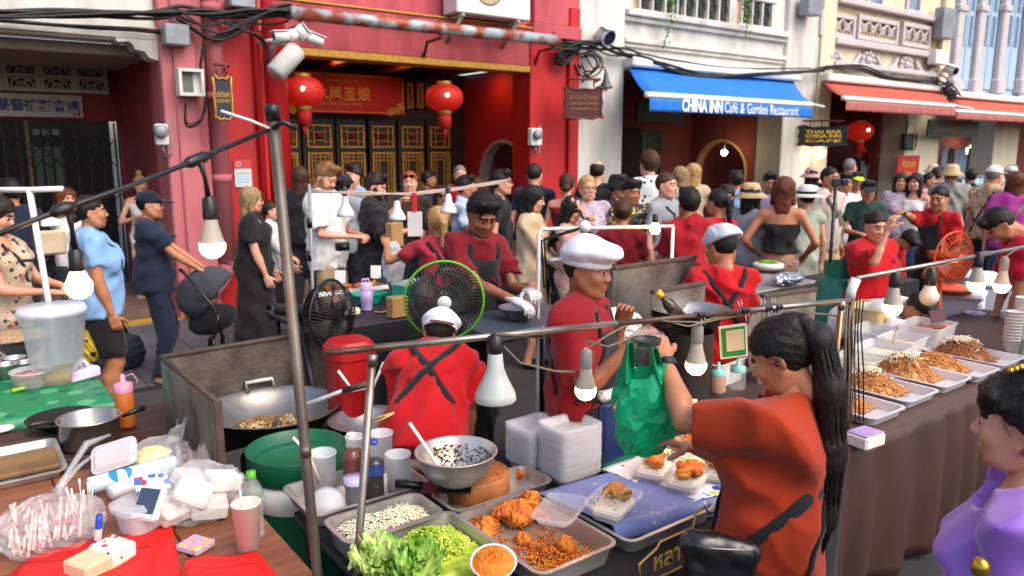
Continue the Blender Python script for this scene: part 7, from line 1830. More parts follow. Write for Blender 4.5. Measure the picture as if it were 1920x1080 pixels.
# steel guards of the middle stall
def sheetguard(label, P, z1, z0, d):
    t = thing('steel_guard', label, 'guard')
    for (a, da), (b, db) in zip(P, P[1:]):
        A_, B_ = D(*a, da), D(*b, db); dd = B_ - A_; L = math.hypot(dd.x, dd.y); zz = (A_.z + B_.z) / 2
        MB().box((L / 2, 0, (zz + z0) / 2), (L, .008, zz - z0), .002).obj('plate', OLDST, t, (A_.x, A_.y, 0), (0, 0, math.atan2(dd.y, dd.x))); MB().box((L / 2, 0, zz), (L, .03, .02), .004).obj('edge', RUST, t, (A_.x, A_.y, 0), (0, 0, math.atan2(dd.y, dd.x)))
sheetguard('tall dull steel guard behind the boy in the kitchen cap', (((1140, 470), 4.1), ((1150, 505), 3.7), ((1304, 480), 4.1)), 1.2, .5, 4)
sheetguard('lower sooty steel guard beside the woman in the hair net', (((1222, 550), 3.45), ((1322, 528), 3.7)), 1, .45, 3.5)
sheetguard('sooty steel guard to the right of the hair net woman', (((1430, 545), 3.75), ((1530, 552), 3.95)), 1, .45, 3.5)
bt_ = thing('tilted_bottle', 'dark bottle with yellow cap leaning by the steel guard', 'bottle'); a, c = D(1241, 556, 3.35), D(1275, 595, 3.35); MB().tube([c, a.lerp(c, .35), a.lerp(c, .1), a], [.03, .028, .013, .012], 10).obj('body', M('sauce dark', '#3a2420', .25), bt_); MB().tube([a, a + (a - c).normalized() * .03], .016, 10).obj('cap', M('cap yellow', '#d8b21c', .4), bt_)
w3 = wok('pale wok in front of the lower steel guard', D(1295, 590, 3.45), .17, .09, D(1295, 580, 3.45).z, WIN, WOUT); MB().lathe([(.10, 0), (.11, .85)], (0, 0, -.86), 16).obj('burner_stand', M('stand dark'), w3)
ctn = thing('counter', 'steel counter with trays behind the hair net woman', 'counter'); c = G(1430, 540, .85); MB().box((c.x, c.y + .1, .43), (.95, .5, .86), .01).obj('cabinet', M('counter grey', '#8d8680', .5, var=.1), ctn); MB().box((c.x, c.y + .1, .87), (1.0, .55, .02), .004).obj('top', STEEL, ctn)
pl_ = on2_('plate_stack', 'stack of plates with green leaves on the steel counter', 'plates', 1440, 505, (('plates', [(.001, 0), (.10, 0), (.13, .02), (.13, .05), (.11, .06), (.001, .06)], WHITEP), ('leaf', [(.10, .062), (.06, .075), (.001, .075)], LET)), .90)
fo = crumple('foil_parcel', 'crumpled foil parcel on the steel counter', 'foil', G(1475, 522, .93), .16, .10, .05, M('foil', '#c4c8cc', .25, metal=.9, bump=.8, bs=20), 9)
gc_ = thing('gas_cylinder', 'green gas cylinder standing on the street', 'gas cylinder'); p = D(1565, 585, 5.6); gc_.location = (p.x, p.y, 0)
GG = M('gas green', '#0e6a56', .4, var=.1); zz = D(1565, 520, 5.6).z
MB().lathe([(.001, .02), (.15, .02), (.17, .06), (.17, zz - .07), (.12, zz), (.04, zz + .03), (.001, zz + .03)], n=28).obj('tank', GG, gc_); MB().lathe([(.10, zz), (.10, zz + .12)], n=24, a0=20, a1=320).obj('collar', GG, gc_); MB().cyl((0, 0, zz + .03), (0, 0, zz + .09), .025).obj('valve', M('brass'), gc_)
tr_ = thing('phone_tripod', 'black phone tripod standing in the crowd', 'tripod'); p = D(1567, 350, 5.6)
MB().cyl(p + Vector((0, 0, -1.1)), p, .012).obj('column', BLKP, tr_); MB().box(p + Vector((0, 0, .03)), (.10, .03, .06), .01).obj('clamp', BLKP, tr_); MB().box(p + Vector((.10, 0, .03)), (.08, .05, .05), .01).obj('camera', BLKP, tr_)
for k in range(3): MB().cyl(p + Vector((0, 0, -1.05)), (p.x + .35 * math.cos(k * 2.1), p.y + .35 * math.sin(k * 2.1), .01), .010).obj('leg', BLKP, tr_)
bk = thing('black_table', 'black-draped table with a round pan behind the gas cylinder', 'table'); c = D(1590, 470, 6.3); MB().box((c.x, c.y, .42), (1.1, .7, .84), .01).obj('drape', BLACKC, bk); MB().lathe([(.001, 0), (.17, 0), (.22, .07), (.21, .07), (.001, .03)], (c.x - .1, c.y - .1, .842), 28).obj('pan', STEEL, bk)
# ------------------------------------------------------------------ noodle table at the right
zn = .735
BRC = M('brown satin cloth', '#3a2019', .6, var=.12, vs=4, bump=.15, bs=30)
nt2 = thing('noodle_table', 'long table under pleated brown satin carrying noodle trays', 'table')
ny0 = G(1700, 790, zn).y; nx0, nx1 = 2.62, 6.2
MB().box(((nx0 + nx1) / 2, ny0 + .45, zn - .02), (nx1 - nx0, .9, .03), .004).obj('top', DWOOD, nt2)
MB().sheet(lambda u, v: (nx0 + (nx1 - nx0) * u, ny0 - .02 - .06 * math.sin(math.pi * min(1, v)) * .3 + .030 * math.sin(u * 95 + 2 * math.sin(u * 17)) * v ** .6, zn + .004 - .70 * v), 260, 12, .003).obj('skirt', BRC, nt2)
MB().sheet(lambda u, v: (nx0 + (nx1 - nx0) * u, ny0 - .022 + .9 * v, zn + .004 + .002 * math.sin(u * 60) * (1 - v)), 60, 4, .002).obj('cover', BRC, nt2)
for x in (nx0 + .06, nx1 - .06): MB().cyl((x, ny0 + .1, 0), (x, ny0 + .1, zn - .04), .018).obj('leg', GREYM, nt2)
NOOD = M('fried noodle', '#96582a', .45, var=.45, vs=30, col2='#c08a48', cs=24, spec=.6)
NOOD2 = M('dark rice noodle', '#744321', .5, var=.45, vs=30, col2='#935e30', cs=24)
SPR = M('bean sprout', '#ddd3b8', .4, var=.08)
def noodles(i, lab, A, B, hm, mat, spr, cx=.42, w=.62):
    a, c = G(*A, zn + .05), G(*B, zn + .05); w_, d_ = a.x - c.x - .012, .44; X, Y = (a.x + c.x) / 2, a.y + d_ / 2; zb_ = zn + .012
    b = MB(); pan(b, w_ - .03, d_ - .03, .04, rim=.014); tag(b.obj('tray', M('tray alloy', '#d3d5dc', .42, metal=.55, var=.06), None, (X, Y, zn + .009)), 'steel tray of ' + lab, 'tray')
    rr = random.Random(i * 7 + 1); mb = MB(); sx, sy = w_ * .46, d_ * .33; oy = d_ * .13
    hgt = lambda x, y: hm * max(0, 1 - (x / sx) ** 2 - ((y - oy) / sy) ** 2) ** .75
    hp = MB().sheet(lambda u, v: ((u - .5) * 2 * sx, (v - .5) * 2 * sy + oy, .004 + hgt((u - .5) * 2 * sx, (v - .5) * 2 * sy + oy) * .92), 18, 18)
    t = thing('noodle_heap', 'heap of ' + lab, 'noodles', (X, Y, zb_))
    hp.obj('mound', mat, t)
    for k in range(430):
        a = rr.uniform(0, 6.28); r_ = rr.random() ** .5 * .95; x, y = r_ * sx * math.cos(a), r_ * sy * math.sin(a) + oy; b = rr.uniform(0, 6.28); L = rr.uniform(.02, .05); cu = rr.uniform(-1.6, 1.6); P = []
        for q in range(6):
            b += cu * .3; x += math.cos(b) * L / 5; y += math.sin(b) * L / 5; P.append((x, y, .006 + hgt(x, y) + .004 * math.sin(q * 1.7 + k)))
        mb.tube(P, rr.uniform(.0018, .0030), 4)
    mb.obj('strands', mat, t)['kind'] = 'stuff'
    if spr:
        mb = MB()
        for k in range(90):
            x, y = rr.gauss(0, sx * .22), oy + rr.gauss(.1 * sy, sy * .25); b = rr.uniform(0, 6.28); L = rr.uniform(.03, .05); tt_ = rr.uniform(-.3, .6); P = [(x + math.cos(b) * L * (f - .5), y + math.sin(b) * L * (f - .5), .014 + hgt(x, y) + tt_ * L * (f - .5) + rr.uniform(0, .012) + .008 * math.sin(f * 3)) for f in (0, .35, .7, 1)]
            mb.tube(P, .0024, 4)
        mb.obj('bean_sprouts', SPR, t)['kind'] = 'stuff'
noodles(1, 'pale fried noodles with sprouts nearest the woman', (1707, 762), (1637, 788), .06, NOOD, True)
noodles(2, 'orange fried noodles topped with sprouts, second from the woman', (1769, 731), (1708, 757), .085, NOOD, True)
noodles(3, 'fried noodles under a tall sprout heap, third from the woman', (1830, 706), (1771, 728), .10, NOOD, True)
noodles(4, 'brown fried noodles half used, fourth from the woman', (1882, 690), (1832, 708), .075, NOOD, False)
noodles(5, 'dark rice noodles with sprouts at the far end', (1930, 668), (1884, 688), .09, NOOD2, True)
def bin_(name, label, cat, px, py, z, w, d, h, mat, rz=0, lid=None, fill=None):
    t = thing(name, label, cat, G(px, py, z), rz); b = MB(); pan(b, w, d, h, rim=.008, r=.025, taper=.015, n=4); b.obj('box', mat, t)
    if lid: MB().box((0, 0, h + .012), (w + .03, d + .03, .022), .006).obj('lid', lid, t)
    if fill: MB().box((0, 0, h * .3), (w * .86, d * .86, h * .5), .02).obj('contents', fill, t)
    return t
bin_('plastic_tub', 'clear tub of pale shreds behind the noodle trays', 'tub', 1650, 680, zn + .02, .34, .24, .09, FROST, .1, None, M('pale shreds', '#cfc9b2', .6, bump=.8, bs=60))
bin_('plastic_tub', 'clear tub of pink shrimp behind the noodle trays', 'tub', 1690, 662, zn + .02, .26, .2, .10, FROST, .1, None, pattern('shrimp', '#c9bfae', ('#b5553a', '#d88a68'), 40))
bin_('plastic_tub', 'empty square clear tub at the back of the noodle table', 'tub', 1735, 648, zn + .02, .30, .24, .14, FROST, .1)
bin_('plastic_tub', 'flat clear tub under the lit bulb', 'tub', 1640, 645, zn + .02, .34, .24, .10, FROST, .1)
bin_('plastic_tub', 'long clear tub beside the bronze post', 'tub', 1612, 690, zn + .02, .26, .22, .07, FROST, .1, None, M('pale shreds'))
bin_('wire_basket', 'cream plastic basket behind the tubs', 'basket', 1630, 612, zn + .05, .34, .22, .14, M('basket cream', '#c2ab78', .6, var=.2), .2)
ppk = thing('tissue_pack', 'white tissue pack with purple print on the table corner', 'tissue pack', G(1622, 822, zn + .03), R(-5)); MB().box((0, 0, 0), (.13, .10, .055), .008).obj('pack', M('tissue stack'), ppk); MB().box((0, 0, .029), (.12, .09, .004), .001).obj('print', M('purple print', '#9a86bb', .5, var=.2, vs=20), ppk)
pap = thing('white_board', 'white chopping sheet at the back edge of the noodle table', 'board', G(1625, 715, zn + .02), R(5)); MB().box((0, 0, 0), (.30, .22, .012), .004).obj('board', WHITEP, pap)
# coolers, boxes and bucket behind
def cooler(label, px, py, d, w, dd, h, mat, lid, rz=.3, name='cool_box', zb=.0):
    p = D(px, py, d); t = thing(name, label, 'box', (p.x, p.y, zb), rz); MB().box((0, 0, (p.z - zb) / 2), (w, dd, p.z - zb), .02).obj('body', mat, t); MB().box((0, 0, p.z - zb + .022), (w + .02, dd + .02, .04), .015).obj('lid', lid, t); return t
FOAM = M('foam white', '#cfd0d6', .6, var=.05, bump=.2, bs=60)
cooler('white foam box under the orange tray', 1800, 556, 5.8, .36, .32, 1, FOAM, FOAM); cooler('white foam box behind the lit bulbs', 1876, 536, 6.2, .42, .36, 1, FOAM, FOAM)
cooler('tall white foam box stacked by the far bulbs', 1850, 522, 6.7, .4, .34, 1, FOAM, FOAM)
cooler('blue plastic storage box behind the dark noodles', 1836, 606, 5.6, .36, .3, 1, M('box blue', '#1d5f9c', .4), M('box blue'), .3, 'storage_box'); cooler('dark red storage box beside the blue box', 1782, 612, 5.5, .22, .26, 1, M('box maroon', '#5e1a26', .4), M('box maroon'), .3, 'storage_box')
orr = on2_('orange_tray', 'orange plastic tray on the white foam box', 'tray', 1780, 548, (('tray', [(.001, 0), (.14, 0), (.17, .03), (.18, .03), (.17, .045), (.001, .02)], M('orange plastic', '#d8501c', .4)),), D(1800, 552, 5.8).z + .03)
bwl = on2_('white_bowl', 'white bowl on the blue storage box', 'bowl', 1826, 603, (('bowl', [(.001, 0), (.04, 0), (.07, .07), (.066, .07), (.001, .05)], M('bowl lilac', '#b9b8cc', .4)),), D(1836, 602, 5.6).z + .03)
bkt = thing('wooden_bucket', 'brown wooden rice bucket with metal bands', 'bucket'); p = D(1903, 632, 5.3); bkt.location = p; zz = D(1903, 596, 5.3).z - p.z
MB().lathe([(.001, 0), (.095, 0), (.115, zz), (.107, zz), (.09, .02), (.001, .02)], n=22, smooth=False).obj('staves', M('bucket wood', '#8a4a20', .5, var=.2, vs=10), bkt)
for k in (.25, .75): MB().lathe([(.096 + .02 * k, zz * k - .008), (.098 + .02 * k, zz * k + .008)], n=28).obj('band', STEEL, bkt)
MB().lathe([(.112, zz), (.10, zz + .015), (.001, zz + .02)], n=22).obj('lid', M('lid glass', '#9aa3a0', .2), bkt)
MB().cyl((0, 0, -p.z), (0, 0, -.005), .09).obj('stool', DWOOD, bkt)
cst = None
cm = MB().lathe([(.001, 0), (.034, 0), (.044, .10), (.046, .10), (.042, .102), (.032, .004)], n=20).mesh('foam_cup', M('cup white', '#d8d6d8', .5))
for k, (px, py, n_, lab) in enumerate(((1908, 664, 14, 'white cup in the tall stack at the right edge'), (1893, 668, 10, 'white cup in the shorter stack beside the tall one'))):
    b = G(px, py, zn + .02)
    for i in range(n_): tag(link('foam_cup', cm, None, (b.x, b.y, zn + .02 + i * .018)), lab, 'cup', 'stacked cups ' + ('tall' if not k else 'short'))
# behind the boy: blue cooler, dip bottles
cooler('navy cool box with white band behind the green bag', 1150, 725, 3.0, .36, .26, 1, M('cooler navy', '#1b2c5c', .4), M('cooler band', '#c9ccd2', .4), .0)
MB()
for px, py, lab in ((1345, 735, 'squat sauce bottle with pale teal cap beside the lit bulb'), (1382, 728, 'clear sauce bottle with pale teal cap by her face')):
    lathe_thing('sauce_bottle', lab, 'bottle', px, py, ZT + .10, (('body', [(.001, 0), (.036, 0), (.038, .01), (.038, .075), (.034, .085)], M('sauce pink', '#b58d78', .4) if px < 1360 else CLEAR), ('cap', [(.036, .083), (.036, .108), (.010, .112), (.007, .145), (.001, .146)], M('cap mint', '#7fbdb4', .4))))
crt = bin_('white_crate', 'white plastic crate behind the sauce bottles', 'crate', 1345, 720, ZT + .02, .26, .18, .14, WHITEP, .1)
hs_ = thing('menu_card', 'cream card lettered with Rice behind the green bag', 'card', D(1278, 770, 2.80), 0); hs_.rotation_euler = (R(-10), 0, R(HEADING - 90)); MB().box((0, 0, 0), (.12, .004, .09), .001).obj('card', M('card cream', '#d9c7a8', .6), hs_); text('with Rice', .03, BLKP, hs_, (0, -.004, .0), (math.pi / 2, 0, 0), ext=.0008)
plb = crumple('plastic_bag', 'white crumpled carrier bag behind the boy in the kitchen cap', 'bag', D(1160, 608, 3.2), .11, .09, .07, M('bag milky', '#d8d8dc', .3, alpha=.75, bump=.8, bs=14), 31)
bwv = thing('steel_bowl', 'dented steel bowl under the gloved hands', 'bowl'); p = D(972, 598, 4.15); bwv.location = p; MB().lathe([(.001, 0), (.06, 0), (.11, .07), (.115, .07), (.105, .068), (.001, .012)], n=28).obj('bowl', STEEL, bwv)
blk2 = thing('prep_table', 'dark prep table under the dented steel bowl', 'table'); MB().box((p.x + .05, p.y + .05, p.z - .03), (.75, .5, .05), .008).obj('top', M('prep slate', '#3b4550', .45, var=.2), blk2)
for sx in (-.3, .38):
    for sy in (-.15, .25): MB().cyl((p.x + sx, p.y + sy, 0), (p.x + sx, p.y + sy, p.z - .05), .018).obj('leg', BLKP, blk2)
strl = thing('stroller', 'dark grey folding stroller pushed by the cap man', 'stroller'); SG = cloth('stroller grey', '#3a3c44'); P = lambda x, y, d=6.1: D(x, y, d)
sd = SDF(2); sd.ell((0, 0, 0), (.15, .26, .20), k=.02); sd.sub((0, .10, -.12), (.14, .26, .18), k=.02); sd.noise(.006, .2, 4)
blob([sd.mesh(.016)], 'hood', [SG], strl, P(388, 548, 6.15), (R(28), 0, R(HEADING - 170)))
sd = SDF(3); sd.ell((0, 0, 0), (.12, .20, .12), k=.02); sd.noise(.008, .2, 4); blob([sd.mesh(.016)], 'seat', [cloth('stroller black', '#17181c')], strl, P(400, 598, 6.2), (R(20), 0, R(HEADING - 170)))
for d in (5.95, 6.4):
    MB().tube([P(345, 512, d), P(400, 575, d), P(420, 640, d)], .012, 6).obj('frame', BLKP, strl); MB().tube([P(410, 590, d), P(398, 645, d)], .012, 6).obj('frame', BLKP, strl)
    for x, y in ((421, 645), (398, 648), (508, 585)):
        c = P(x, y, d); q = Matrix.Translation(c) @ Matrix.Rotation(R(90), 4, 'Y'); MB().tube([q @ Vector((.06 * math.cos(a), .06 * math.sin(a), 0)) for a in [k * .524 for k in range(12)]], .016, 7, closed=True).obj('wheel', BLKP, strl)
MB().tube([P(345, 512, 5.95), P(338, 506, 6.15), P(346, 512, 6.4)], .014, 8).obj('push_bar', BLKP, strl)
wbt = thing('tube_rack', 'white tube rack of the stall at the left edge', 'rack'); a, b_, c = D(-40, 356, 4.0), D(55, 356, 4.0), D(118, 354, 4.0)
MB().tube([a, b_, c], .015, 8).obj('top_tube', WHITEP, wbt); MB().tube([b_, D(92, 572, 4.0), D(112, 720, 4.0)], .016, 8).obj('leg_tube', WHITEP, wbt)
# ------------------------------------------------------------------ who is there
RED = cloth('red', '#ab0c16'); CRIM = cloth('crimson', '#94111c'); MARO = cloth('maroon', '#6e0f1c'); ROSE = cloth('rose', '#97283a'); BLK = cloth('black tee', '#1d1d20'); NAVY = cloth('navy', '#1a2438'); WHT = cloth('white', '#d6d4d0')
GREY = cloth('grey', '#8d929a'); LBLUE = cloth('light blue', '#7fa6d2'); ORG = cloth('rust orange', '#982f12'); KHAKI = cloth('khaki', '#a08a6c'); TAUPE = cloth('taupe', '#8a7a6e'); JEANS = cloth('denim', '#3b5474', vs=20); DARKT = cloth('dark trousers', '#282930')
BEIGE = cloth('beige', '#bba78c'); LILT = cloth('lilac tee', '#8a74a0'); GREEN = cloth('bottle green', '#1d3b36'); SAGE = cloth('sage', '#9aa394'); PINKT = cloth('pink', '#c08d86'); PURP = M('purple satin', '#8f5fc0', .38, var=.1, vs=4, bump=.2, bs=8, sheen=.4); CREAMT = cloth('cream blouse', '#c2ad8c'); MAG = cloth('magenta', '#a83a8a')
FLOR = pattern('floral cream', '#b9a48c', ('#8a3b32', '#2d3a34', '#c98a7a'), 16, thr=.26); CHK = pattern('blue check', '#8aa2c4', ('#5d7aa8', '#c9d2e0'), 22, 'check', thr=.4); LILP = pattern('lilac print', '#b3a3b4', ('#8d7f96', '#cfc4c8'), 22, thr=.3); YEL = pattern('yellow print', '#3a3d34', ('#c9a83a', '#d8cfae'), 18, thr=.3); LEO = pattern('leopard', '#8a6a5c', ('#3a2a24', '#6a4a3e'), 34, thr=.32); PRW = pattern('white print tee', '#cdd0d2', ('#3d4440', '#5d7a5a'), 9, thr=.22); FLS = pattern('flower shirt', '#b9a082', ('#a8603a', '#d8cbb0'), 12, thr=.28); STR_ = pattern('striped shirt', '#a8a49a', ('#6f6c64',), 26, 'check', thr=.45)
HATW = cloth('kitchen white', '#cfd0da', bump=.2); NET = M('net white', '#c9cdd8', .7, alpha=.9, bump=.6, bs=60); CAPN = cloth('cap navy', '#171b2a'); CAPP = cloth('cap pink', '#d0988c'); CAPY = cloth('cap neon', '#b5cc2a'); CAPG = cloth('cap dark', '#23262a'); CAPW = cloth('cap white', '#c9c9c4'); STRAW = cloth('straw', '#c2ac80', bs=60, bump=.8); HATB = cloth('hat black', '#141416'); PINKH = cloth('hat rose', '#c29a90')
BLKA = cloth('apron black', '#1b1c20'); GLV = M('glove white', '#c6c8cc', .5, alpha=.85); GFR = M('frame dark', '#1a1512', .3); SUNL = M('sunglass', '#0c0d10', .1)
AB = lambda px, py, d: tuple(D(px, py, d)) + (1,)
# --- customers at the left
person('person in a navy tee standing at the far left edge', 18, 332, 6.93, 200, 'tan', ('short', 'black'), ('tee', NAVY), ('trousers', DARKT), res=2, hands=(None, (.12, .25, 1.15)))
I = person('woman in a floral cream dress looking at a phone at the left edge', -14, 362, 4.7, 60, 'fair', ('long', 'dark'), ('dress', FLOR, .5, .012, .3), None, fem=True, res=1, head=(0, 22), hands=((-.12, .32, 1.10), (.10, .34, 1.10)), extras=[('cross', BLK)])
t = thing('phone', 'phone held by the woman in the floral dress', 'phone', D(62, 488, 4.5), R(-20)); MB().box((0, 0, 0), (.15, .075, .01), .004).obj('case', BLKP, t)
person('woman with a phone and white box behind the gate frame', 122, 350, 7.56, 20, 'pale', ('bob', 'auburn'), ('tee', WHT), ('trousers', DARKT), fem=True, res=2, hands=((-.1, .28, 1.2), (.12, .2, 1.5)))
t = thing('carton_box', 'small white food carton held behind the hanging bulb', 'box', D(95, 415, 6.9)); MB().box((0, 0, 0), (.16, .10, .08), .006).obj('box', WHITEP, t)
t = thing('tote_bag', 'cream tote bag hanging behind the blue tee', 'bag', D(95, 455, 6.8)); MB().box((0, 0, 0), (.24, .06, .22), .02).obj('bag', BEIGE, t)
person('woman in a light blue tee facing right with a dark strap', 163, 362, 5.2, 88, 'tan', ('lowbun', 'black'), ('tee', LBLUE, .62, .012), ('shorts', BLK), fem=True, build=1.25, res=1, hands=(None, (.20, .10, .80)), extras=[('cross', BLK)])
t = crumple('carrier_bag', 'yellow and black patterned bag hanging at her side', 'bag', D(172, 640, 5.1), .08, .06, .16, pattern('yellow bag', '#b9a02c', ('#1c1c18',), 14, thr=.3), 41)
person('man in navy tee and cap pushing the stroller', 275, 350, 6.1, 85, 'tan', ('buzz', 'black'), ('tee', NAVY, .66, .016), ('trousers', NAVY), res=1, hat=('cap', CAPN), hands=((-.12, .42, 1.0), (.14, .42, 1.0)), head=(-8, 0), shoes='#2b2420')
person('blonde woman in a pale vest behind the cap man', 262, 326, 9.25, 15, 'pale', ('topbun', 'blond'), ('tank', WHT), ('trousers', BEIGE), fem=True, res=2, hands=((-.16, .22, 1.22), (.14, .24, 1.2)), extras=[('glasses', WHITEP)])
person('blonde woman in a long black dress facing right', 468, 348, 6.88, 82, 'pale', ('long', 'ash'), ('dress', BLK, .66, .014, .18), None, fem=True, build=1.22, res=1, head=(4, 4), hands=((-.2, .16, .86), (.21, .14, .84)), extras=[('glasses', GFR)])
person('dark haired woman with pale sleeves behind the blonde in black', 505, 374, 7.75, 80, 'pale', ('lowbun', 'dark'), ('long', WHT), ('trousers', DARKT), fem=True, res=2, hands=((-.1, .22, 1.0), (.2, .28, .92)))
person('long haired brunette behind the white tee man', 562, 310, 8.75, 170, 'pale', ('long', 'brown'), ('tee', BLK), ('trousers', DARKT), fem=True, res=2)
I = person('tall bearded man in a white tee checking a camera', 606, 303, 7.00, 60, 'pale', ('quiff', 'light'), ('tee', WHT, .80, .03, .80), ('trousers', KHAKI), res=1, beard=True, head=(-6, 28), hands=((-.06, .30, 1.10), (.10, .30, 1.10)), curl=(45, 45))
t = thing('camera', 'small black camera in the hands of the white tee man', 'camera', D(642, 462, 6.55), R(HEADING - 60)); MB().box((0, 0, 0), (.12, .05, .075), .01).obj('body', BLKP, t); MB().cyl((0, -.02, 0), (0, -.07, 0), .03).obj('lens', BLKP, t)
TEEMAN = I
person('man in a dark cap behind the white tee man', 646, 322, 8.38, 160, 'fair', ('buzz', 'dark'), ('tee', GREY), ('trousers', DARKT), res=2, hat=('cap', CAPG))
person('man with dark quiff looking left behind the black shirt', 664, 308, 9.00, -50, 'pale', ('quiff', 'dark'), ('tee', LBLUE), ('trousers', DARKT), res=2)
person('bearded man in a black shirt holding a paper bag', 700, 322, 7.12, 78, 'fair', ('quiff', 'dark'), ('shirt', BLK, .95, .02, .74), ('trousers', DARKT), res=1, beard=True, head=(0, 20), hands=((-.05, .34, 1.18), (.12, .34, 1.20)))
t = thing('paper_bag', 'brown paper bag held up by the black shirt man', 'paper bag', D(740, 440, 6.85), R(20), None); MB().box((0, 0, 0), (.16, .08, .22), .008).obj('bag', M('kraft', '#a07a4c'), t)
person('woman with sunglasses on her head holding up a phone', 768, 318, 8.25, -5, 'pale', ('lowbun', 'red'), ('tee', cloth('brown tee', '#3a2622')), ('trousers', DARKT), fem=True, res=2, build=1.15, hands=(None, (.10, .26, 1.38)), extras=[('glasses', GFR, True, SUNL)])
person('dark haired person in shadow near the temple doors', 802, 318, 10.50, 85, 'brown', ('short', 'black'), ('tee', NAVY), ('trousers', DARKT), res=2)
person('woman in sunglasses and dark hair behind the ponytail vendor', 828, 345, 8.00, 10, 'tan', ('bob', 'dark'), ('tee', BLK), ('trousers', DARKT), fem=True, res=2, extras=[('glasses', GFR, False, SUNL)])
person('grey haired man in red further back by the doors', 862, 307, 9.75, 10, 'fair', ('buzz', 'grey'), ('tee', CRIM), ('trousers', DARKT), res=2)
person('man in a blue checked shirt facing right', 872, 326, 7.75, 80, 'tan', ('short', 'black'), ('shirt', CHK, .7, .015), ('trousers', DARKT), res=1, hands=((-.1, .3, 1.1), (.1, .3, 1.1)))
person('woman with brown hair behind the checked shirt man', 893, 332, 9.00, 150, 'fair', ('long', 'brown'), ('tee', NAVY), ('trousers', DARKT), fem=True, res=2)
person('man in glasses and black looking right', 938, 316, 7.62, 82, 'fair', ('short', 'black'), ('tee', BLK), ('trousers', DARKT), res=1, extras=[('glasses', GFR)])
person('man in a dark tee seen from behind by the red column', 1002, 302, 8.25, 165, 'pale', ('buzz', 'dark'), ('tee', NAVY), ('trousers', DARKT), res=2)
person('woman with long black hair in a cream blouse', 998, 345, 6.62, 78, 'fair', ('long', 'black'), ('long', CREAMT, 2, .015), ('skirt', KHAKI), fem=True, res=1, head=(0, 14), hands=((-.08, .26, .98), (.06, .28, .96)))
person('woman with hair bun in a maroon strap top seen from behind', 1063, 322, 8.00, 175, 'fair', ('lowbun', 'brown'), ('tank', MARO), ('trousers', DARKT), fem=True, res=2)
person('woman in a pink cap and pink top', 1070, 362, 6.50, 75, 'fair', ('long', 'black'), ('tee', PINKT), ('trousers', BEIGE), fem=True, res=1, hat=('cap', CAPP), head=(0, 22), hands=((-.08, .26, 1.05), (.1, .26, 1.05)))
person('blonde woman in glasses and a lilac printed top', 1102, 325, 7.25, 5, 'pale', ('lowbun', 'blond'), ('tee', LILP, .75), ('trousers', BEIGE), fem=True, build=1.15, res=1, hands=(None, (.06, .22, 1.28)), extras=[('glasses', GFR), ('cross', BLK)], head=(18, 0))
person('bald man in a black tee seen from behind', 1120, 298, 8.62, 170, 'pale', ('balding', 'dark'), ('tee', BLK), ('trousers', DARKT), res=2, build=1.1)
person('person in a black bucket hat', 1158, 323, 8.00, 70, 'fair', ('short', 'dark'), ('tee', BLK), ('trousers', DARKT), res=2, hat=('bucket', HATB))
person('man with sunglasses on his head in a yellow print shirt', 1184, 333, 7.25, 30, 'tan', ('short', 'black'), ('shirt', YEL), ('trousers', DARKT), res=1, extras=[('glasses', GFR, True, SUNL)], head=(0, 10))
person('wavy haired boy in a printed white tee near the green slats', 1219, 283, 8.75, 215, 'pale', ('messy', 'brown'), ('tee', PRW, .66, .02), ('trousers', DARKT), res=2)
person('young man in a grey tee with a cross strap', 1248, 320, 7.12, 62, 'pale', ('buzz', 'brown'), ('tee', GREY, .66, .012), ('trousers', DARKT), res=1, extras=[('cross', BLK)])
person('woman with long fair hair left of her friend by the arch', 1277, 310, 9.25, 165, 'pale', ('long', 'ash'), ('tee', WHT), ('trousers', JEANS), fem=True, res=2)
person('woman with long blonde hair beside her friend by the arch', 1300, 304, 9.62, 190, 'pale', ('long', 'blond'), ('tee', BEIGE), ('trousers', JEANS), fem=True, res=2)
person('man with black hair and pale collar beyond the beige hat', 1382, 318, 9.50, 190, 'tan', ('short', 'black'), ('tee', LBLUE), ('trousers', DARKT), res=2)
person('woman in black with dark hair looking down near the beige hat', 1362, 345, 8.25, 20, 'fair', ('long', 'black'), ('tee', BLK), ('trousers', DARKT), fem=True, res=2, head=(0, 15))
person('woman in a beige bucket hat, grey tee and jeans', 1409, 338, 7.12, 140, 'fair', ('long', 'black'), ('tee', GREY, .62, .008), ('trousers', JEANS), fem=True, build=1.15, res=1, hat=('bucket', STRAW), hands=((-.06, .25, 1.08), (.1, .26, 1.08)))
person('man in a lilac tee looking down', 1446, 320, 9.00, 5, 'tan', ('short', 'black'), ('tee', LILT), ('trousers', DARKT), res=2, head=(0, 15))
person('bare backed woman in a black tube top and leopard skirt', 1471, 328, 6.75, 180, 'tan', ('bob', 'auburn'), ('tube', BLK, 0, 0, 1.03), ('maxi', LEO), fem=True, build=1.05, res=1, hands=((-.22, .14, 1.02), (.22, .14, 1.0)), extras=[])
person('woman in a white sun hat with black ribbon and pale green dress', 1514, 342, 7.38, 215, 'fair', ('sleek', 'black'), ('dress', SAGE, 0, .008, .12), None, fem=True, res=1, hat=('sun', CAPW, HATB))
person('person in a rose bucket hat further back', 1524, 310, 10.75, 120, 'fair', ('bob', 'dark'), ('tee', WHT), ('trousers', DARKT), fem=True, res=2, hat=('bucket', PINKH))
person('tall man in a pale tee with a shoulder bag', 1556, 310, 8.25, 55, 'tan', ('buzz', 'black'), ('tee', cloth('oatmeal', '#b3a59c'), .66, .02), ('trousers', KHAKI), res=1, extras=[('cross', cloth('bag olive', '#5a5448'), 1, .05)])
person('man in a white tee beside the phone tripod', 1584, 322, 9.00, 30, 'tan', ('short', 'black'), ('tee', WHT), ('trousers', DARKT), res=2)
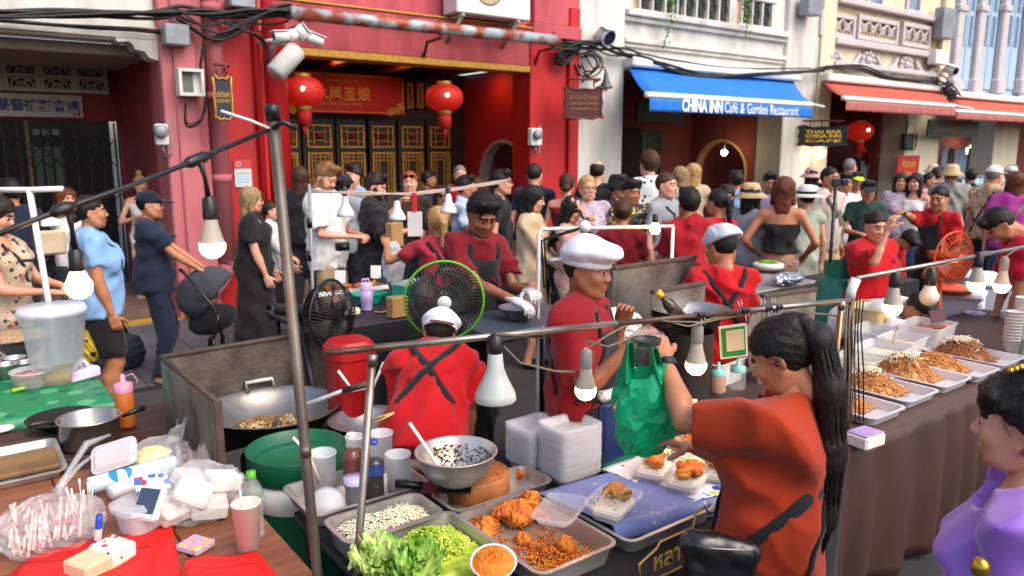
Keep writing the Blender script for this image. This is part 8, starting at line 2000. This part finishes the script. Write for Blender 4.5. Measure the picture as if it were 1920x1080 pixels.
person('grey haired man far back by the brick arch', 1594, 295, 11.25, 150, 'fair', ('buzz', 'grey'), ('tee', NAVY), ('trousers', DARKT), res=2)
person('person in a neon yellow cap and white tee', 1606, 318, 9.75, 20, 'tan', ('short', 'black'), ('tee', WHT), ('trousers', DARKT), res=2, hat=('cap', CAPY))
person('man in a dark cap and bottle green tee', 1629, 332, 8.50, 10, 'tan', ('short', 'black'), ('tee', GREEN), ('trousers', DARKT), res=1, hat=('cap', CAPG), hands=((-.1, .28, 1.1), (.1, .28, 1.1)), head=(0, 10))
person('woman in a lilac cardigan near the lit street bulb', 1690, 322, 10.00, 10, 'fair', ('long', 'dark'), ('long', LILP), ('trousers', JEANS), fem=True, res=2)
person('woman in a white strap top with wavy dark hair', 1718, 323, 9.88, -20, 'fair', ('long', 'dark'), ('tank', WHT), ('trousers', JEANS), fem=True, res=2)
person('person with tied hair behind the white strap top', 1742, 322, 11.50, 80, 'tan', ('bun', 'black'), ('tee', PINKT), ('trousers', DARKT), fem=True, res=2)
person('child with dark hair in a pale blue top further down the street', 1758, 312, 12.00, 160, 'tan', ('short', 'dark'), ('tee', LBLUE), ('trousers', DARKT), res=2)
person('man in a straw hat and checked shirt seen from behind', 1786, 305, 10.25, 180, 'tan', ('short', 'grey'), ('shirt', STR_, .8, .02), ('trousers', DARKT), res=2, hat=('bucket', STRAW), build=1.1)
person('person in black by the pale garments', 1822, 315, 12.00, 200, 'tan', ('short', 'black'), ('tee', BLK), ('trousers', DARKT), res=2)
person('person in a fawn cap far down the street', 1750, 305, 13.75, 150, 'tan', ('short', 'dark'), ('tee', GREY), ('trousers', DARKT), res=2, hat=('bucket', BEIGE))
person('man in a white cap and flowered shirt with a strap', 1866, 305, 9.25, 150, 'fair', ('buzz', 'grey'), ('shirt', FLS, .75, .02), ('trousers', DARKT), res=2, hat=('cap', CAPW), extras=[('cross', BLK)])
person('person in a white cap beyond the flowered shirt', 1897, 306, 11.25, 170, 'fair', ('short', 'grey'), ('tee', LBLUE), ('trousers', DARKT), res=2, hat=('cap', CAPW))
person('woman in a magenta tee with a bag strap at the right edge', 1908, 320, 8.62, 190, 'fair', ('bob', 'auburn'), ('tee', MAG, .62, .012), ('trousers', JEANS), fem=True, res=2, build=1.2, extras=[('cross', TAUPE)])
# --- vendors
I = person('vendor with a blonde ponytail and rose tee reaching left', 821, 382, 5.44, 200, 'tan', ('pony', 'blond'), ('tee', ROSE, .6), ('trousers', DARKT), fem=True, res=1, hands=(AB(724, 458, 5.6), (.12, .3, 1.05)), extras=[('xback', BLKA)])
t = crumple('carrier_bag', 'clear carrier bag held out by the ponytail vendor', 'bag', D(738, 495, 5.6), .09, .06, .16, M('bag milky', '#d8d8dc'), 51)
I = person('young man in a maroon tee and black apron mixing food in gloves', 905, 357, 4.4, 30, 'brown', ('short', 'black'), ('tee', MARO, .74, .012), ('trousers', DARKT), res=0, lean=12, head=(-4, 20), hands=(AB(990, 546, 4.2), AB(962, 562, 4.1)), poles=((-.25, -.6, -.8), (.25, -.6, -.8)), build=.94, extras=[('apron', BLKA)], curl=(28, 28))
gloves(I, GLV)
I = person('cook in red bending over with a white kitchen cap, seen from behind', 826, 578, 3.4, 172, 'brown', ('buzz', 'dark'), ('tee', RED, .66, .02), ('trousers', TAUPE), res=0, lean=50, hat=('baker', HATW), head=(14, -14), hands=((-.14, .38, 1.02), (.14, .38, 1.02)), extras=[('xback', BLKA)], build=1.12)
I = person('boy in a white kitchen cap and dark red shirt looking right', 1096, 436, 2.95, 74, 'brown', ('buzz', 'black'), ('tee', cloth('dark red', '#7d0d19'), .80, .014, .96), ('trousers', DARKT), res=0, hat=('baker', HATW), head=(-8, 6), hands=(AB(1165, 608, 3.0), AB(1178, 650, 2.7)), poles=((-.3, -.2, -1), (.4, -.4, -1)), curl=(35, 35), extras=[('apron', BLKA), ('xback', BLKA)])
BOY = I
I = person('woman in a white hair net and red tee with crossed black straps', 1356, 413, 4.0, 205, 'tan', ('buzz', 'black'), ('tee', RED, .74, .012), ('trousers', DARKT), fem=True, res=0, hat=('net', NET), head=(20, 12), hands=(AB(1290, 600, 3.75), (.14, .30, 1.0)), extras=[('xback', BLKA)], curl=(40, 30))
gloves(I, M('glove blue', '#1f86c4', .45), (0,))
person('vendor in a maroon tee with clipped hair seen from behind', 1168, 370, 6.12, 178, 'tan', ('bun', 'brown'), ('tee', MARO), ('trousers', DARKT), fem=True, res=1, hands=((-.1, .3, 1.1), (.1, .3, 1.1)))
person('vendor in a plain red tee seen from behind', 1294, 349, 5.88, 200, 'tan', ('short', 'black'), ('tee', CRIM, .7, .012), ('trousers', DARKT), res=1, hands=((-.1, .3, 1.0), (.1, .3, 1.0)))
person('vendor in red with a low ponytail facing left', 1348, 352, 6.50, 235, 'tan', ('pony', 'black'), ('tee', RED), ('trousers', DARKT), fem=True, res=1, head=(0, 8))
person('vendor in a red sports tee wiping her face', 1642, 391, 5.38, 40, 'fair', ('bun', 'dark'), ('tee', RED, .85, .02), ('trousers', TAUPE), fem=True, res=1, head=(-10, 15), hands=((-.14, .16, .95), AB(1664, 432, 5.1)), poles=(None, (.3, .3, -1)))
I = person('vendor in a red and white raglan shirt with black apron reaching left', 1766, 346, 7.00, -40, 'tan', ('lowbun', 'black'), ('tee', RED, .9, .018), ('trousers', DARKT), res=1, head=(20, 10), hands=((-.16, .2, .95), AB(1690, 398, 6.8)), extras=[('apron', BLKA)])
person('vendor in red bending low behind the wiping woman', 1716, 432, 6.75, 60, 'tan', ('short', 'black'), ('long', RED), ('trousers', DARKT), res=1, lean=42, head=(0, 30), hands=((-.1, .4, 1.0), (.1, .42, 1.0)), extras=[])
I = person('vendor in a crimson tee with white print bending at the right edge', 1862, 388, 5.31, -78, 'tan', ('short', 'black'), ('tee', cloth('magenta red', '#b50f32'), .75, .02), ('trousers', DARKT), res=1, lean=34, head=(0, 25), hands=((-.12, .35, .95), (.12, .38, .95)), build=1.1)
person('child in a white tee stretched out looking at a phone', 1748, 562, 4.7, 60, 'tan', ('short', 'black'), ('tee', WHT, .8, .02), ('shorts', DARKT), res=1, lean=66, head=(0, -5), hands=(AB(1742, 618, 4.5), AB(1752, 614, 4.5)), curl=(50, 50))
t = thing('phone', 'dark red phone in the hands of the stretched out child', 'phone', D(1758, 592, 4.45), 0, rot=(R(70), 0, R(HEADING - 60))); MB().box((0, 0, 0), (.15, .075, .01), .004).obj('case', M('phone maroon', '#4a141c', .4), t)
# --- the two in front
O = person('woman in a rust orange tee with a long black ponytail', 1478, 592, 2.06, -104, 'tan', ('hero', 'black'), ('tee', ORG, .86, .018, .66), ('trousers', DARKT), fem=True, build=1.22, res=0, head=(4, 30), hands=(AB(1246, 672, 2.24), AB(1296, 838, 2.20)), poles=((-.6, .1, -.8), (.2, .0, -1)), curl=(40, 22), extras=[('cross', BLKA, 1, .022)])
Pw = person('woman in a purple satin dress with pinned up hair in the front corner', 1948, 690, 1.48, -92, 'fair', ('updo', 'black'), ('dress', PURP, .5, .012, .1), None, fem=True, res=0, head=(0, 6))
# ponytail, scrunchie, earbud, watch
p0 = O['Hx'] @ Vector((0, -.118, .078)); TP = [p0 + Vector(q) for q in ((0, 0, 0), (.005, -.055, -.045), (.01, -.085, -.18), (.005, -.10, -.36), (-.01, -.10, -.54), (-.015, -.07, -.70))]
ts = SDF(4)
for a, b, ra, rb in zip(TP, TP[1:], (.028, .040, .050, .050, .038), (.040, .050, .050, .038, .010)): ts.cap(a, b, ra, rb, k=.03, flat=((0, 1, 0), .75))
ts.noise(.002, .04, 6); pn = blob([ts.mesh(.006)], 'ponytail', [HAIR['black']], O['o']); mb = MB(); rr = random.Random(1)
for i in range(90):
    a = rr.uniform(0, 6.28); e_ = rr.uniform(.86, 1.06); P = [p + Vector((math.cos(a + .15 * k) * r_ * e_, math.sin(a + .15 * k) * r_ * e_ * .75, rr.uniform(-.004, .004))) for k, (p, r_) in enumerate(zip(TP, (.026, .042, .050, .050, .040, .022)))]
    mb.tube(P + [P[-1] + Vector((rr.uniform(-.02, .02), rr.uniform(-.01, .02), -rr.uniform(.01, .09)))], [.0016] * 6 + [.0004], 4)
mb.obj('loose_hair', HAIR['black'], pn)
MB().lathe([(.020, -.02), (.036, -.01), (.038, .01), (.020, .02)], n=16, xf=O['Hx'] @ Matrix.Translation((0, -.125, .072)) @ Matrix.Rotation(R(60), 4, 'X')).obj('scrunchie', BLK, O['o'])
MB().ball((0, 0, 0), .009, 10, 8, xf=O['Hx'] @ Matrix.Translation((-.086, -.006, -.006))).obj('earbud', BLKP, O['o'])
w_, e_ = O['wr'][0], O['el'][0]; d_ = (w_ - e_).normalized(); MB().tube([w_ - d_ * .035, w_ - d_ * .012], .031, 16, caps=False).obj('wrist_band', BLKP, O['o'])
bgm = M('bag vinyl', '#17181a', .28, var=.15, vs=8, bump=.35, bs=14, coat=.3)
sb_ = SDF(3); sb_.cap((-.07, 0, .03), (.07, 0, .01), .038, .034, k=.03); sb_.cap((-.06, .01, -.05), (.065, .01, -.06), .036, .032, k=.05); sb_.noise(.005, .09, 6)
p = D(1352, 1040, 1.86); hb = thing('waist_bag', 'shiny black waist bag hanging at the orange tee', 'bag', p, R(HEADING - 95))
blob([sb_.mesh(.006)], 'bag', [bgm], hb); MB().tube([(-.07, -.028, .03), (-.03, -.036, .036), (.03, -.036, .036), (.07, -.028, .03)], .002, 5).obj('zip', STEEL, hb)
inv = O['o'].matrix_basis.inverted(); P = []
for px, py in ((1592, 850), (1570, 885), (1540, 918), (1500, 952), (1460, 984), (1420, 1012), (1385, 1032)):
    a, c = inv @ D(px, py, 1.4), inv @ D(px, py, 3); q = O['S'].surf(a, c - a, 1.4)
    if q is not None: P.append(Vector(q) - (c - a).normalized() * .012)
if len(P) > 2: MB().tube(P, .021, 8, flat=.22, up=(inv.to_3x3() @ -vd)).obj('bag_strap', BLKA, O['o'])
# necklace, hairpin, earring on the purple dress
GOLDJ = M('gold jewel', '#c79a3c', .25, metal=.9, var=.2, vs=40)
mb = MB()
for i in range(7): mb.ball(D(1876 - i * 3.5, 1000 + i * 9.5, 1.33), .0042, 8, 6)
mb.obj('necklace', GOLDJ, Pw['o']); bpy.context.view_layer.update(); Pw['o'].children[-1].matrix_parent_inverse = Pw['o'].matrix_world.inverted()
mb = MB(); mb.ball(D(1838, 1064, 1.31), .017, 12, 8, sz=1.2); ob = mb.obj('pendant', GOLDJ, Pw['o']); ob.matrix_parent_inverse = Pw['o'].matrix_world.inverted()
mb = MB()
for i in range(9): mb.ball((-.05 + .003 * i, .02 - .010 * i, .155 - .004 * abs(i - 3)), .009, 8, 6, xf=Pw['Hx'])
mb.obj('hairpin', GOLDJ, Pw['o'])
mb = MB()
for i in range(5): mb.ball((-.083, -.012 + .006 * math.cos(i * 1.257), -.045 + .006 * math.sin(i * 1.257)), .006, 8, 6, xf=Pw['Hx'])
mb.obj('earring', M('earring red', '#a01428', .4), Pw['o'])
# green carrier bag between the boy and the woman
gbg = thing('carrier_bag', 'bright green carrier bag held out over the meal boxes', 'bag'); GBM = M('green film', '#17a87a', .25, var=.15, vs=6, bump=.5, bs=9)
nt = GBM.node_tree; tr = nt.nodes.new('ShaderNodeBsdfTranslucent'); tr.inputs['Color'].default_value = srgb('#18b87c') + (1,); mxs = nt.nodes.new('ShaderNodeMixShader'); mxs.inputs[0].default_value = .4
nt.links.new(nt.nodes['Principled BSDF'].outputs[0], mxs.inputs[1]); nt.links.new(tr.outputs[0], mxs.inputs[2]); nt.links.new(mxs.outputs[0], nt.nodes['Material Output'].inputs['Surface'])
def bagpt(a, v):
    """a round the bag 0..1, v from the bottom to the top"""
    cx, w = 1205 + 4 * math.sin(v * 4), (50 + 8 * math.sin(v * 3.2)) * (1 if v < .62 else 1 - .10 * (v - .62) / .38); w *= .72 + .28 * min(1, v / .16)
    th = 2 * math.pi * a; fold = .05 * math.sin(a * 44 + 3 * math.sin(v * 5)) + .04 * math.sin(a * 19 + v * 7)
    y = 848 - 150 * v + (-14 * math.cos(th) if v > .9 else 0)
    c = D(cx + w * math.cos(th) * (1 + fold * (.4 + v)), y + 6 * math.sin(th * 3) * v, 2.20)
    return tuple(c + vd * (.055 * math.sin(th) * (1 + 2 * fold) * (.6 + .4 * math.sin(v * 3))))
mb = MB(); nu, nv = 30, 11
V = [bagpt(i / nu, j / nv) for j in range(nv + 1) for i in range(nu)]; F = [(j * nu + i, j * nu + (i + 1) % nu, (j + 1) * nu + (i + 1) % nu, (j + 1) * nu + i) for j in range(nv) for i in range(nu)] + [tuple(range(nu))]
rr = random.Random(8); V = [tuple(Vector(p) + Vector((rr.gauss(0, .0022), rr.gauss(0, .0022), rr.gauss(0, .0022)))) for p in V]; mb.add(V, F, False); mb.obj('bag', GBM, gbg)
for (x0, y0, x1, y1) in ((1172, 722, 1182, 640), (1236, 722, 1226, 652)):
    MB().sheet(lambda u, v: tuple(D(x0 + (x1 - x0) * v + (u - .5) * (36 - 22 * v), y0 + (y1 - y0) * v, 2.18 + .03 * math.sin(u * 8 + v * 3))), 8, 12, .001).obj('handle', GBM, gbg)
bx = thing('clear_pot', 'clear plastic pot passed between the two hands', 'pot', D(1212, 632, 2.22)); MB().lathe([(.001, -.03), (.04, -.03), (.05, .01), (.054, .012)], n=24).obj('pot', CLEAR, bx); MB().lathe([(.001, -.02), (.042, -.02), (.045, -.005)], n=24).obj('food', M('pot food', '#1c1a18', .4), bx)
# printed marks on clothes
def mark(I, body, size, x, z, mat, back=False, name='print', bold=.001, fit=None):
    U, S = I['U'], I['S']; fr = -1 if back else 1; fy = np.array(U(0, 1, 1) - U(0, 0, 1)); fy /= np.linalg.norm(fy); p = S.surf(np.array(U(x, fr * .45, z)), -fy * fr, .8); p = U(x, fr * .12, z) if p is None else p; n = Vector(fy * fr)
    q = n.to_track_quat('Z', 'Y').to_matrix().to_4x4(); q.translation = Vector(p) + n * .014
    text(body, size, mat, I['o'], ext=.001, xf=q, bold=bold, name=name, fit=fit)
mark([i for i in PEOPLE if 'white print bending' in i['o']['label']][0], 'SRI', .16, -.02, 1.22, WL, True, bold=.008)
mark(TEEMAN, '◎', .07, -.09, 1.28, M('print green', '#2fa84a', .7))
